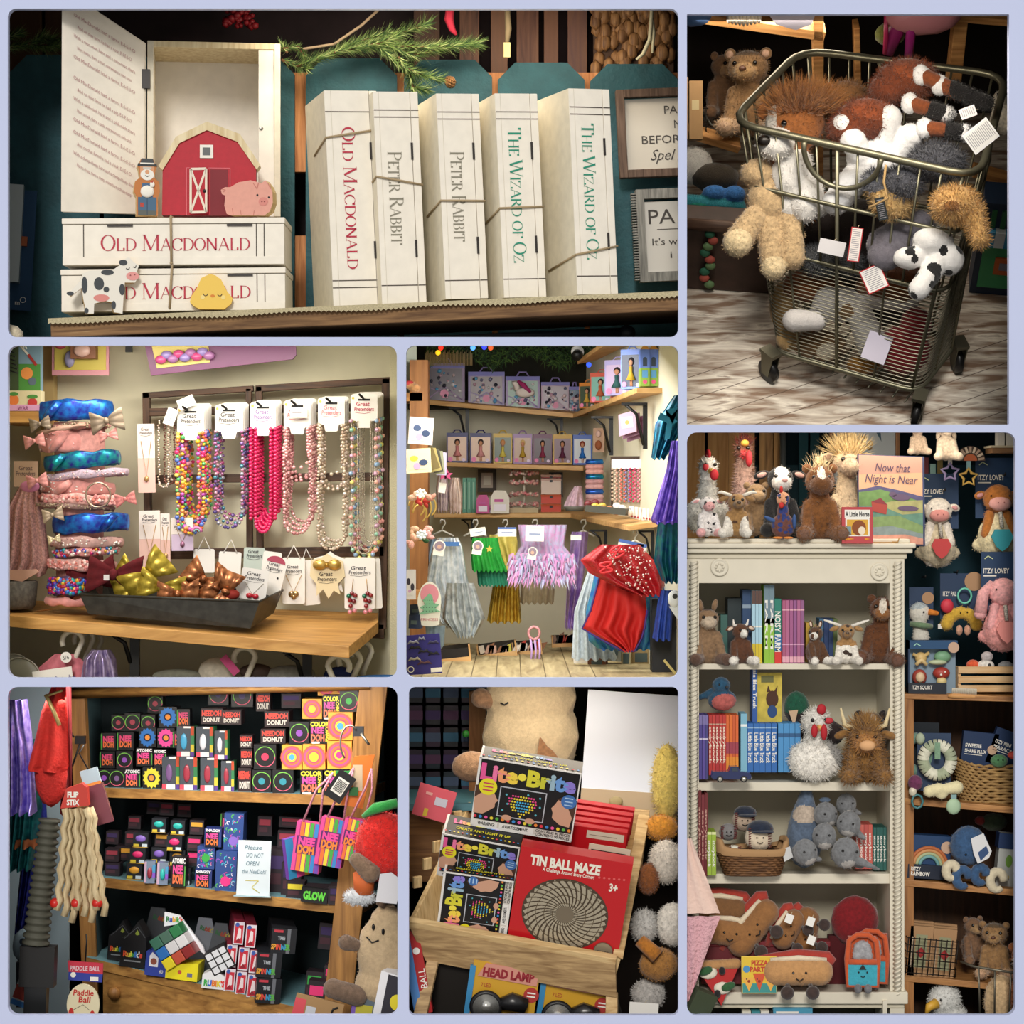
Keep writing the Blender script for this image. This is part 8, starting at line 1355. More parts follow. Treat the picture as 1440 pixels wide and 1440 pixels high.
 sitter('plush_rooster','small patterned plush rooster with red comb and orange feet',P(1101,758,52),(0,0,-6),.62,'#6a4038',mz='#e09a6a',mzs=(4,9,4),limbs=False,ear=None,spots=(plushm('#2c3a78'),40,6),hr=(16,15,18),bw=28,hz=92,fz=(400,2,1),patches=[(plushm('#e8a880'),(0,-6,96,20,20,18))],extra=(('comb',(-4,-8,114,4,8,9),'#c9302c'),('wattle',(-4,-24,78,6,4,7),'#c9302c'),('wing',(-26,-8,44,20,5,5,0,25,0),'#35558a'),('wing',(26,-8,40,5,8,18),'#35558a'),('foot',(-12,-16,3,12,10,3),'#e08a3c'),('foot',(12,-16,3,12,10,3),'#e08a3c')))
 sitter('plush_horse','large brown plush horse with a white blaze seated centrally on the hutch top',P(1152,760,84),(0,0,0),1.05,'#7a4c22',pad='#7a5846',ear='round',white='#e9e4d8',mz='#6e4420',mzs=(17,20,14),hr=(21,18,22),hz=82,fz=(1800,4,1),mane=('#e3d3a8',90,22),feet=None,bw=28)
 sitter('plush_camel','cream plush horse with a bushy blond mane behind the brown horse',P(1190,756,150),(0,0,6),1.15,'#c9b394',ear='side',mz='#b39c84',hz=96,mzs=(14,18,12),fz=(1400,4,1),mane=('#d9bf8a',900,30),patches=[],earc='#8a705c')
 t=thing('picture_book','large picture book titled Now that Night is Near leaning back','book',P(1254,766,95),(-10,2,4));w,h=98,132
 m=MB().bx(-w/2,w/2,0,6,0,h,mat('#27335c',.5))
 m.rect(-w/2+1,w/2-3,2,h-1,-.3,'#c99c7c').poly([(-w/2+1,h-1),(w/2-3,h-1),(w/2-3,h-24),(-w/2+1,h-30)],-.4,'#b58a7c')
 hills=[('#4d4a6e',[(-48,92),(-20,100),(10,94),(46,84),(46,60),(-48,60)]),('#64854e',[(-48,88),(-16,94),(20,84),(46,74),(46,50),(-48,50)]),('#9c9a68',[(-48,60),(0,74),(46,78),(46,40),(-48,44)]),('#5c8474',[(-48,64),(-16,66),(16,52),(46,56),(46,30),(-48,30)]),('#778f5c',[(-48,44),(10,50),(46,34),(46,16),(-48,20)]),('#7c8a8a',[(-48,26),(0,32),(46,20),(46,8),(-48,8)]),('#c98f7c',[(-48,14),(20,18),(46,12),(46,2),(-48,2)])]
 for i,(c,p)in enumerate(hills):m.poly([(a,b*.86)for a,b in p],-.5-i*.08,mat(c,n=.15,ns=10))
 for x,z,a,b in((14,70,14,5),(24,54,16,4),(2,74,6,4)):m.disc(x,z,a,-1.3,mat('#5b4a64'),rz=b,n=10)
 m.poly([(-28,48),(-8,44),(-6,58),(-16,66),(-30,62)],-1.4,'#9c4038').poly([(-30,62),(-16,68),(-6,58)],-1.5,'#7a3038')
 INK=mat('#4a3a54');m.text('Now that',2,h-18,13,INK,-1.6,shear=.25,w=52).text('Night is Near',0,h-35,13,INK,-1.6,shear=.25,w=78).text('April Pulley',12,26,5,mat('#8a7a6a'),-1.6,w=40)if 0 else m.text('Now that',2,h-18,13,INK,-1.6,shear=.25,w=52).text('Night is Near',0,h-35,13,INK,-1.6,shear=.25,w=78)
 m.obj('cover',t)
 t=thing('board_book','small red board book titled A Little Horse in front of the picture book','book',P(1206,764,40),(-6,0,-4));m=MB().bx(-22,22,0,9,0,52,mat('#b5262e',.5))
 m.rect(-18,18,36,48,-.4,WHITE).text('A Little Horse',0,42,7,BLACK,-.8,bold=.03,w=34).rect(-17,17,10,37,-.5,WHITE).rect(-15,15,12,34,-.6,'#d9a53a').disc(2,22,10,-.8,mat('#8a4a22'),rz=11).disc(6,18,5,-1,mat('#e9d9c0'),rz=6).rect(-15,-9,12,24,-.9,'#7a98a0').poly([(-18,4),(-4,6),(-18,9)],-.6,'#e0902c').poly([(10,4),(18,6),(10,8)],-.6,'#e0902c');m.obj('cover',t)
 MB().bx(-16,22,-6,6,0,3,mat('#b58a50')).tube([(14,-5,3),(22,-6,3),(24,-6,9)],1,mat('#b58a50')).top('wooden_easel','small wooden easel foot under the picture book','easel',P(1240,765,60))
 y1=935
 def S1(x,d=60):return P(x,y1,d)
 sitter('plush_llama','grey brown plush donkey with dark feet at the left end of the top shelf',P(994,934,84),(0,0,6),.86,'#8a6d50',mz='#c7b49c',feet='#6b5040',ear='point',patches=[(plushm('#4a3424'),(0,0,100,20,22,12))],fz=(700,3,1),pad='#5a4236')
 sitter('plush_goat','small brown goat with white horns and white feet, left on the top shelf',P(1040,934,72),(0,0,12),.63,'#5a3620',feet='#e9e4da',mz='#efe9df',mzs=(8,12,9),ear='side',earc='#e0c9b4',horns=('#efe9df',8,14),fz=(900,3,1),yaw=14,cat='soft toy')
 sitter('plush_goat','small brown goat facing left with white hooves, right of the pink books',P(1145,934,72),(0,0,30),.58,'#5a3a22',feet='#e9e4da',mz='#efe9df',mzs=(8,14,9),ear='point',earc='#e0c9b4',fz=(900,3,1),yaw=-55,mane=('#c9a468',60,9))
 sitter('plush_longhorn','small tan longhorn with wide white horns on the top shelf',P(1190,934,66),(0,0,-4),.62,'#a47c4c',mz='#8f6c44',nose='#5a4a3c',legc='#ded8cc',spots=(plushm('#3a2a20'),12,6),ear='side',horns=('#ede8dc',40,14),mzs=(10,16,9),patches=[(plushm('#e6e0d4'),(0,-6,22,40,30,24))],fz=(500,2,.9))
 sitter('plush_horse','dark brown plush horse leaning at the right end of the top shelf',P(1236,934,92),(0,4,-10),1.0,'#5f3618',pad='#6b4a3c',white='#d9cfc0',ear='round',mz='#8a5a2c',hz=80,fz=(1500,4,1))
 x=1030
 def row(x0,ws,h,cs,lb,y,d=80,dep=40,**kw):
  x=x0
  for i,w in enumerate(ws):
   c=cs[i%len(cs)];book(None,w-.3,h if not hasattr(h,'__len__')else h[i],dep,c,(lb+f', {ORD[i]} from left'),P(x+w/2,y,d),grp=None if not isinstance(lb,str)else lb.replace('slim ','')[:40],**kw);x+=w
  return x
 book(None,22,96,40,'#20301e'.replace('20301e','1c2c30'),'dark tall book behind the goat on the top shelf',P(1034,934,116))
 book(None,22,72,40,'#3d6a62','teal grey book lying behind the small goat',P(1024,934,118))
 book(None,12,108,40,'#27466e','tall navy blue book left of the yellow spines',P(1050,934,96),band=[(.75,.8,'#8fa2b4')])
 row(1057.5,[4.8]*3,106,['#a9cfe0'],'slim pale blue and yellow spine',934,band=[(0,.28,'#d9c12c'),(.82,1,'#5a4038'),(.5,.52,'#e9e9e0')])
 row(1074,[7.6]*2,114,['#8fbf3c'],'slim book with green spine and grey top',934,band=[(.5,1,'#6f8794'),(.5,.58,'#b8402c')],txt='FARM',ts=4)
 book(None,9.5,94,40,'#1f7a6a','teal spine lettered NOISY FARM',P(1094,934,78),band=[(0,.2,'#d0342c'),(.2,.45,'#2c6aa8')],txt='NOISY FARM',ts=8.5)
 row(1100,[5.2]*6,92,['#a8587a','#b0648a','#a05a88','#94588c','#a8608a','#8f5a86'],'slim pink violet book, top shelf',934,band=[(.03,.12,'#e0a8b8'),(.84,.86,'#e0a8b8'),(.3,.32,'#d8a0c0')],txt='storybook'[:0]or None)
 row(1133,[6]*2,60,['#c9a23c','#8a9a5a'],'short yellow book behind the second goat',934,d=100)
 row(1152,[6.5]*4,66,['#3c6a8c','#1f3a6a','#27406e','#5a6a3c'],'short blue book between the goat and the longhorn',934,d=100)
 PB=plushm('#24506e');t=thing('plush_bluebird','blue and coral plush bird on top of the red books','soft toy',P(1012,1000,90),sc=.9)
 soft([(4,0,18,24,18,18),(2,-4,42,15,14,14),('l',(-10,6,30),(-34,10,20),8,4)],PB,[(plushm('#b8605a'),(8,-14,14,22,18,15))],(500,2,.9),parent=t);MB().e((-2,-17,44),1.8,EYE,1).obj('eye',t);MB().e((10,-18,40),(3,6,3),'#3a3a3c',1).obj('beak',t)
 x=row(983,[4.4]*3,92,['#4a3f8c','#5a4a98','#43407f'],'slim violet book on the second shelf',1096,d=56,band=[(.62,.64,'#d8d0e8'),(.85,1,'#7a70a8')],txt=None)
 row(992+4.6,[4.9]*5,86,['#b8302c','#c23a34','#b02c30','#c0382e','#bc342e'],'slim red book behind the toy truck',1090,d=66,band=[(.84,.86,'#c9a08a'),(.62,.64,'#e0b0a0')],txt='storybook',ts=3.4,tc='#f0e0cc')
 row(1021,[4.4]*4,86,['#d9662c','#e0702c','#c95a2c','#d8642e'],'slim orange book right of the red books',1090,d=66,band=[(.36,.55,'#9c3a4c'),(0,.3,'#e08a2c')],txt=None)
 book(None,9,84,40,'#7db4cc','pale blue spine between the orange and the deep blue books',P(1046,1086,66),band=[(.78,.82,'#e9f0f0')])
 row(1051,[8.4]*5,70,['#2c68b0'],'blue spine lettered Little Blue Truck',1086,d=66,txt='Little Blue Truck',ts=6.2,band=[(.9,.92,'#8fb4d8')])
 row(1094,[8]*4,70,['#4a90c8'],'lighter blue spine lettered Jo beside the deep blue ones',1086,d=66,txt='Jo',ts=5,tc='#1f3a5a')if 0 else row(1094,[8]*4,70,['#4a90c8'],'lighter blue spine beside the Little Blue Truck spines',1086,d=66,band=[(.72,.8,'#2c5a88')])
 book(None,7,104,40,'#2c58a0','upright blue spine lettered Little Blue Truck standing in front of the yellow cover',P(1061.5,1016,86),txt='Little Blue Truck',ts=5)
 t=thing('picture_book','yellow picture book with a cartoon goat standing behind the blue books','book',P(1082,1016,92));m=MB().bx(-18,18,0,5,0,72,mat('#c9b44c',n=.2,ns=14)).disc(4,34,9,-.5,mat('#4a2c1c'),rz=12).disc(4,16,7,-.6,mat('#2c4a7a'),rz=9).poly([(-4,44),(-2,54),(2,44)],-.6,'#4a2c1c').poly([(6,44),(12,54),(10,42)],-.6,'#4a2c1c').rect(-12,6,60,68,-.5,'#3c4a3c').text('GOAT',-3,64,5,WHITE,-.9,w=16)if 0 else MB().bx(-18,18,0,5,0,72,mat('#c9b44c',n=.2,ns=14)).disc(4,34,9,-.5,mat('#4a2c1c'),rz=12).disc(4,16,7,-.6,mat('#2c4a7a'),rz=9).rect(-12,6,58,68,-.5,'#6a6a40').poly([(-4,44),(-2,54),(2,44)],-.6,'#4a2c1c').poly([(6,44),(12,54),(10,42)],-.6,'#4a2c1c');m.obj('cover',t)
 t=thing('plush_mallard','plush mallard duck with green head in the shade of the second shelf','soft toy',P(1120,1050,104),sc=.95);soft([(0,0,60,20,16,26),(30,4,20,46,20,26),(-24,4,14,20,14,18)],plushm('#2a1c1c'),[(plushm('#12503a'),(-2,0,68,24,24,20))],(500,3,1),parent=t);MB().prism([(-14,56),(0,58),(-6,32)],-20,-14,mat('#c9a98a')).obj('bill',t,bev=1)
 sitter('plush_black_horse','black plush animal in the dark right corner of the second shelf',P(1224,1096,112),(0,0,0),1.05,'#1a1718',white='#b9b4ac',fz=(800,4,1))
 BLU=mat('#1c2858',.25,coat=.6);t=thing('toy_truck','small dark blue toy pickup truck in front of the red books','toy',P(1028,1099,30),(0,0,3))
 m=MB().prism([(-27,4),(27,4),(28,8),(26,13),(12,15),(9,22),(-2,22),(-4,15),(-27,15),(-28,8)],-8,8,BLU);m.obj('body',t,bev=1.6)
 MB().poly([(0,15.5),(9,15.5),(7,20.5),(0,20.5)],-8.6,mat('#3a4450',.1)).obj('window',t)
 for xx in(-17,17):
  for yy in(-8,7):MB().cyl((xx,yy-2,4.4),(xx,yy+1,4.4),4.6,4.6,mat('#2a2a2c'),16).cyl((xx,yy-2.4,4.4),(xx,yy-1.9,4.4),3,3,mat('#d9d5c6',.2,.7),14).obj('wheel',t)
 MB().bx(25,29,-7,7,4,7,STEEL).obj('bumper',t)
 t=sitter('plush_hen','large white and grey plush hen with red wattles on the second shelf',P(1146,1098,60),(0,0,8),1.0,'#d9d6ce',limbs=False,ear=None,mz='#d9a860',mzs=(4,8,4),hr=(20,18,22),hz=84,bw=40,fz=(2600,6,1.1),patches=[(plushm('#e6e2da'),(0,-14,28,32,20,26)),(plushm('#9a9894'),(34,0,50,22,22,30))],extra=(('comb',(4,-20,104,7,5,8),'#b01c28'),('wattle',(-8,-26,74,5,4,10),'#b01c28'),('wattle',(6,-26,72,5,4,12),'#b01c28'),('cheek',(14,-22,88,7,4,5),'#b8303a')))
 t=sitter('plush_highland_cow','shaggy golden brown highland cow plush beside the white hen',P(1216,1098,66),(0,0,-4),.98,'#8a6230',mz='#b07c40',nose=None,ear='side',horns=('#e0cda0',20,30),hz=62,hr=(26,22,22),mzs=(18,14,13),mane=('#a87c40',700,24),fz=(3200,9,1.2),bw=34,extra=(('nose',(0,-44,56,12,7,8),'#d9a878'),))
 row(982,[4.5]*3,[122,116,118],['#6a1a20','#74202a','#6c1c22'],'slim dark red book at the left end of the third shelf',1232,d=56,txt='storybook',ts=3,tc='#c9a090')
 row(994.5,[6.3]*2,62,['#9ab83c'],'lime green book beside the dark red ones',1231,d=52,band=[(.94,1,'#d9e0a0')],txt='storybook',ts=4)
 row(1203,[6]*4,64,['#c2584c','#c9645a','#b8504a','#c45c50'],'coral book at the right of the elephants',1222,d=84,txt='storybook',ts=3.6)
 row(1228,[4.7]*4,62,['#1f5a54'],'dark green book at the right end of the third shelf',1224,d=84,txt='storybook',ts=3.2)
 t=thing('wicker_basket','brown woven basket with a tan cloth lining holding baseball toys','basket',P(1057,1229,62));m=MB();WK=wood('#4a2e1a','#8a6038','x',3,.7,4)
 N=40
 for j in range(9):
  z=2+j*3.6;a=38+j*1.3;b=22+j*.8;pts=[]
  for i in range(N):
   th=2*pi*i/N;rr=1+.035*(1 if(i+j)%2 else-1);ct,st=cos(th),sin(th);pts.append((a*rr*math.copysign(abs(ct)**.5,ct),b*rr*math.copysign(abs(st)**.5,st),z))
  m.tube(pts,2.2,WK,5,closed=True)
 m.bx(-34,34,-18,18,0,34,mat('#2a1a10'));m.obj('weave',t)
 m=MB();pts0=[]
 for j,(z,e)in enumerate(((30,3),(36,4),(42,3),(42,-1),(36,-3))):
  for i in range(N):
   th=2*pi*i/N;ct,st=cos(th),sin(th);pts0.append(((49+e)*math.copysign(abs(ct)**.5,ct),(28+e)*math.copysign(abs(st)**.5,st),z+(3*sin(th*2+1)+(8 if abs(ct)>.8 else 0))*(1 if j>0 else.3)))
 m.add(pts0,[(j*N+i,j*N+(i+1)%N,(j+1)*N+(i+1)%N,(j+1)*N+i)for j in range(4)for i in range(N)],mat('#a8835a',.9),True);m.obj('cloth_lining',t)
 def ball(x,y,d,r,lb,c='#d9c9b0',fc=None,cap='#1a2438'):
  t=thing('plush_baseball',lb,'soft toy',P(x,y,d),(0,0,0));soft([(0,0,0,r,r*.9,r*.92)],plushm(c,.06),(),(200,1.4,.8),parent=t)
  for s in(-1,1):
   m=MB()
   for i in range(-4,5):m.tube([(s*(r*.66)-2,-r*.72*cos(i*.2),i*r*.16),(s*(r*.66)+3,-r*.62*cos(i*.2),i*r*.16+1)],.7,mat('#6a2c2c'),4)
   m.obj('stitching',t);MB().e((s*r*.22,-r*.9,r*.12),1.3,EYE,1).obj('eye',t)
  MB().tube([(-4,-r*.93,-r*.18),(0,-r*.95,-r*.26),(4,-r*.93,-r*.18)],.6,BLACK,5).obj('mouth',t)
  if cap:MB().e((2,2,r*.6),(r*.95,r*.9,r*.6),plushm(cap)).e((4,-r*.7,r*.5),(r*.8,r*.6,2.2),plushm(cap)).obj('cap',t)
  return t
 ball(1067,1178,52,21,'smiling baseball toy with a navy cap at the front of the basket')
 ball(1046,1154,86,18,'baseball toy with a dark cap behind the front one','#b5a08c')
 ball(1024,1170,66,14,'small grey baseball toy at the left side of the basket','#7c7a7a',cap=None)
 ball(1032,1198,44,11,'pale round toy peeking over the left rim of the basket','#e0dccc',cap=None)
 MB().prism([(0,0),(14,4),(12,20),(0,18)],0,1.5,mat('#cfd0d0',.3)).top('hang_tag','white care tag beside the basket on the third shelf','tag',P(1103,1212,36),(0,-10,10))
 t=thing('plush_shark','tall slate blue plush shark standing nose up behind the elephants','soft toy',P(1131,1222,96));soft([(0,0,44,27,22,44),('l',(0,0,70),(4,0,118),22,6),(30,0,100,10,4,5)],plushm('#5a6a80'),[(plushm('#b8a898'),(-2,-20,82,24,18,13))],(800,2,1),parent=t)
 GR='#77797c'
 def ele(x,y,d,s,lb,R=(0,0,0)):
  t=thing('plush_whale',lb,'soft toy',P(x,y,d),R,group='small grey plush animals heaped at the right of the third shelf',sc=s);soft([(0,0,20,18,18,20),(0,14,16,14,20,14),('l',(6,10,12),(24,6,4),7,4)],plushm(GR),[(plushm('#b8b4b0'),(4,-14,6,12,10,7))],(400,2,.9),parent=t)
  for q in(-1,1):MB().e((q*9,-15,24),1.9,EYE,1).obj('eye',t)
  return t
 for x,y,d,s,lb,R in((1135,1218,34,1.0,'grey plush animal at the lower left of the grey heap',(0,-8,20)),(1187,1222,34,1.15,'grey plush animal at the front right of the grey heap',(0,6,10)),(1159,1196,52,1.0,'grey plush animal in the middle of the grey heap',(0,0,-14)),(1190,1178,62,1.0,'grey plush animal looking out above the coral books side of the heap',(0,10,-20)),(1161,1166,78,1.0,'grey plush animal high on the left of the grey heap',(0,0,20)),(1190,1148,92,.85,'grey plush animal topmost in the shadow of the heap',(0,0,0))):ele(x,y,d,s,lb,R)
 MB().tube([(-4,0,0),(10,-4,-4),(34,-6,-14)],[7,6,1.5],plushm(GR)).top('plush_tail','grey fin of a plush resting on the shelf edge','soft toy',P(1202,1208,30))
 struct(MB().bx(-60,60,0,4,0,100,mat('#5a0f16',.8)),'trim_1',P(1200,1390,176))if 0 else None
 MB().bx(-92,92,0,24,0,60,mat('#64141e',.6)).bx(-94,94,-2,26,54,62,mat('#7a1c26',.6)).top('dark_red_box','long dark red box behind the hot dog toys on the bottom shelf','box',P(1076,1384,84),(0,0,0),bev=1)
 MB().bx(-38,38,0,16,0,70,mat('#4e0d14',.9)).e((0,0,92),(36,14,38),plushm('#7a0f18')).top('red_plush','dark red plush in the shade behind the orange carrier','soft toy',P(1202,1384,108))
 def hotdog(x,y,d,L,lb,R,bun='#bb8c5a',face=True,legs=True,s=1):
  t=thing('plush_hot_dog',lb,'soft toy',P(x,y,d),R,sc=s);soft([('l',(-L/2+18,0,22),(L/2-18,0,22),21,21)],plushm(bun,.1),(),(500,1.5,.9),name='bun',parent=t)
  MB().tube([(-L/2-8,6,38),(0,8,44),(L/2-4,6,40),(L/2+4,4,34)],[6,9,10,6],plushm('#a8382c',.1),10).obj('sausage',t)
  MB().tube([(-L/2+8,-6,40),(0,-8,43),(L/2-8,-6,40)],[3,4,3],plushm('#e0d0b4',.05),8).obj('piping',t)
  if face:
   for q in(-1,1):MB().e((q*9,-20,24),2.1,EYE,1).obj('eye',t)
   MB().tube([(-5,-21,16),(0,-21.5,13),(5,-21,16)],.9,BLACK,5).obj('mouth',t)
  if legs:
   for q in(-1,1):MB().tube([(q*16,-10,6),(q*18,-22,-2)],3.5,plushm('#3a2c28')).e((q*18,-25,-3),(10,9,10),plushm('#3a2c28')).obj('leg',t)
  return t
 hotdog(1122,1388,44,96,'smiling hot dog toy sitting upright at the front of the bottom shelf',(0,0,0))
 hotdog(1076,1318,82,92,'tall hot dog toy leaning diagonally in the back row',(0,-52,0),'#94663a',s=1)
 hotdog(1022,1332,82,80,'hot dog toy lying at the left of the back row',(0,8,0),'#94663a',legs=False)
 hotdog(1010,1300,96,80,'bun shaped plush lying highest at the left of the back row',(0,4,0),'#7a5430',False,False)
 hotdog(1124,1316,80,70,'hot dog toy slumped in the middle of the back row',(0,-60,0),'#8f6238',s=.85)
 hotdog(1152,1312,90,76,'hot dog toy at the right of the back row beside the red block',(0,-84,0),'#8a5c30',s=.9)
 for x,y,lb in((1112,1292,'white care tag on the middle hot dog'),(1142,1296,'white care tag on the right hot dog'),(1143,1322,'white care tag with a blue print hanging over the red box')):tag_card(P(x,y-6,40),(0,20,0),11,13,lb,tx=False)
 m=MB().bx(-25,25,0,6,0,52,mat('#e0c44c',.5));m.rect(-24,24,1,51,-.3,'#d9b838').rect(-24,24,1,14,-.4,'#3a8a86')
 m.text('PIZZA',1,43,7,mat('#b83a28'),-1,bold=.04,w=24).text('PARTY!',1,34,7,mat('#b83a28'),-1,bold=.04,w=28)
 for cx,c in((-15,'#e0a848'),(16,'#e0a848'),(0,'#c9502c')):m.poly([(cx-9,22 if cx else 28),(cx+9,22 if cx else 28),(cx,3)],-.7 if cx else-.8,c).disc(cx,17,2,-1,mat('#8a2c1c')).disc(cx-3,20,1,-1,BLACK)
 m.disc(-18,34,5,-.6,mat('#4a8ab8')).disc(20,38,5,-.6,mat('#c2502c'));m.top('board_book','yellow board book titled PIZZA PARTY!','book',P(1068,1397,34),(-8,0,0),bev=.6)
 t=thing('plush_pizza','plush pizza slice with green leaves at the left of the bottom shelf','soft toy',P(1010,1408,40),(-14,0,4));soft([('l',(-24,0,50),(28,0,52),8,8)],plushm('#b58858',.1),(),(300,1.5,.9),name='crust',parent=t)
 m=MB().prism([(-30,48),(32,50),(4,-6)],-3,6,mat('#b02c2c',.9));m.obj('sauce',t,bev=2.5)
 for x,z,r in((-14,40,14),(6,18,13)):MB().e((x,-4,z),(r,4,r*.7),plushm('#e0dac8',.05)).obj('cheese',t)
 for x,z in((-18,42),(14,20)):MB().e((x,-9,z),(11,3,6),plushm('#2c5a34',.1),2,R=(0,-20,0)).obj('leaf',t)
 for x,z in((6,42),(-2,10)):MB().e((x,-8,z),(5,4,6),plushm('#1c1a1c',.1)).obj('olive',t)
 t=thing('plush_carrier','small orange and teal plush carrier bag with a grey toy inside','toy bag',P(1213,1388,40),(0,0,-4));OR=plushm('#c2542a',.08)
 MB().bx(-21,21,-4,10,2,34,plushm('#3aa0b4',.08)).obj('pocket',t,bev=2);MB().tube([(-21,0,2),(-22,0,40),(-19,0,66),(-8,0,74),(8,0,74),(19,0,66),(22,0,40),(21,0,2)],4,OR,8,closed=True).tube([(-20,-2,36),(20,-2,36)],4.5,OR,8).bx(-20,20,6,16,2,70,OR).obj('bag_body',t,label='orange piped edge')
 soft([(0,2,52,14,8,15),(-8,0,44,7,6,7),(8,0,44,7,6,7)],plushm('#9a9a9e'),(),(300,2,.8),name='grey_toy',parent=t)
 MB().e((-6,-6,22),1.5,EYE,1).e((6,-6,22),1.5,EYE,1).tube([(-3,-6,17),(0,-6.5,15),(3,-6,17)],.7,BLACK,5).prism([(-5,26),(5,26),(0,33)],-6,-4,BLACK).obj('face',t)
 for q in(-7,7):MB().e((q,-8,-1),(5.5,6,7),plushm('#6a6a6e')).obj('foot',t)
 t=dup(t,'second orange plush carrier partly hidden behind the first one',P(1226,1382,70),(0,0,-20))
 MB().bx(-28,28,0,20,0,14,mat('#4a98b8',.5)).text('Bunny Library',0,8,5,WHITE,-.5,w=40)if 0 else MB().bx(-28,28,0,20,0,16,mat('#4a98b8',.5)).rect(-24,8,9,12,-.4,WHITE).top('picture_book','blue book standing in the drawer below the hutch','book',P(1115,1434,50))
 for i,c in enumerate(('#e0dccc','#3a8a94','#e8e4d8','#2a2a2c')):MB().bx(-6,6,0,20,0,12,mat(c,.5)).top('thin_book',f'{("cream","teal","white","black")[i]} spine lying in the drawer below the hutch','book',P(1050+i*13,1434,54))
 m=MB();n=14
 for seg,(c,z0,z1)in enumerate((('#e6c9bc',124,230),('#d9a8b0',0,120))):
  pts=[]
  for j in range(n+1):
   z=z0+(z1-z0)*j/n
   for i in range(9):
    W_=(8+(230-z)*.36)if seg==0 else(4+z*.36);x=-24+i/8*W_*1.05;pts.append((x,-3*sin(i*1.6+z*.05),z))
  m.add(pts,[(j*9+i,j*9+i+1,(j+1)*9+i+1,(j+1)*9+i)for j in range(n)for i in range(8)],mat(c,.9,bump=1.0 if seg else.3,bs=5),True)
 m.top('pink_garment','pale pink garment with a nubby hem hanging at the lower left','clothing',P(988,1408,14))
 MB().bx(-17,17,-10,14,-20,20,mat('#36402a',.8)).top('green_box','dark green box in the lower left corner below the pizza toy','box',P(984,1412,20),(10,24,20),bev=2)
 lovey('cow_lovey','white cow baby toy with red teether on a navy card, left on the peg wall',P(1318,790,185),.82,'#e6ddd0','#d9928a','#d0c2a4','#c23c3c',1)
 lovey('highland_cow_lovey','orange brown cow baby toy with teal teether on the right of the wall',P(1402,780,180),.9,'#b06c2c','#e0a49c','#dccfa8','#2f94a0',1)
 lovey('bunny_lovey','pink bunny baby toy on a card at the right edge above the crate',P(1409,908,140),.86,'#e8a8a8',None,'#e09a96','#e8928a',1,long_ears=True)
 t=thing('rattle_pack','yellow croissant baby toy with a red ball and teal ring on a navy card','baby toy',P(1352,890,170));MB().bx(-30,32,8,10,20,88,NAVY).text('ITZY PAL',-26,58,7,WHITE,7.4,al='l',bold=.02,w=20).disc(20,76,14,7.2,mat('#b08a68')).obj('card',t)
 m=[];
 els=[(22*cos(a),0,10+20*sin(a),10,9,10)for a in(0.1,.6,1.1,1.6,2.1,2.6,3.0)];soft(els,plushm('#d0a83c',.15),(),(400,2,.9),name='croissant',parent=t,sm=1);MB().e((-3,-9,30),1.4,EYE,1).e((7,-9,31),1.4,EYE,1).obj('eye',t)
 MB().e((-22,-4,40),(10,6,11),mat('#d0384a',.6)).obj('ball',t);MB().tube([(4+10*cos(i*pi/8),-4,55+11*sin(i*pi/8))for i in range(16)],1.6,mat('#6fc9b0',.4),6,closed=True).obj('ring',t)
 for q in(-4,8):MB().e((q,-4,4),(5,4,8),plushm('#c99a80')).obj('leg',t)
 for q,c in((-30,'#e6e2dc'),(-24,'#3a4a7a'),(26,'#3f8a8a'),(22,'#e0a83c'),(28,'#e8b8b0')):MB().bx(q-5,q+5,-2,0,6+(q%5)*4,13+(q%5)*4,c).obj('ribbon_tag',t)
 t=thing('goose_pack','white plush goose with orange beak beside the hutch','baby toy',P(1293,900,170));MB().bx(-14,22,8,10,20,78,NAVY).disc(14,62,9,7.2,mat('#b08a68')).obj('card',t)
 soft([(0,0,40,16,13,17),(2,0,4,13,11,18),(0,0,22,11,10,12)],plushm('#dcd8cc',.08),[(plushm('#aab4b8'),(-4,2,52,16,16,9))],(400,2,.9),parent=t);MB().tube([(12,-6,42),(24,-8,40)],[5,3.5],mat('#d9802c'),10).e((24,-8,40),3.5,mat('#d9802c')).obj('beak',t);MB().e((4,-13,42),1.7,EYE,1).obj('eye',t);MB().tube([(-14,-4,24),(4,-14,22),(16,-8,20)],4.5,plushm('#6f8a68',.1),8).obj('scarf',t)
 for x,c,lb in((1336,'#a89ac9','lavender star teether hanging on the peg wall'),(1362,'#d9b45c','yellow star teether hanging on the peg wall')):
  pts=[((16 if i%2==0 else 8.5)*sin(i*pi/5),(16 if i%2==0 else 8.5)*cos(i*pi/5))for i in range(10)];t=thing('star_teether',lb,'baby toy',P(x,664 if x<1350 else 671,170));MB().tube([(a*.85,0,b*.85)for a,b in pts],2.2,mat(c,.5),7,closed=True).obj('star',t);MB().bx(-3,3,-1,1,12,24,mat('#e0dcd0' if x<1350 else '#8ab4bc')).obj('strap',t)
 t=thing('sun_rattle','brown half sun fabric toy above the yellow star','baby toy',P(1364,648,172));m=MB().prism([(22*cos(i*pi/16),22*sin(i*pi/16))for i in range(17)],-3,4,mat('#4a3c36',.9))
 for i in range(9):a=pi*(i+.5)/9;m.line([(12*cos(a),12*sin(a)),(21*cos(a),21*sin(a))],3.4,-3.6,mat('#cfc0ac' if i%2 else '#b09a88'))
 m.disc(0,0,10,-4,mat('#b8623c'),a1=pi,n=12);m.obj('half_sun',t)
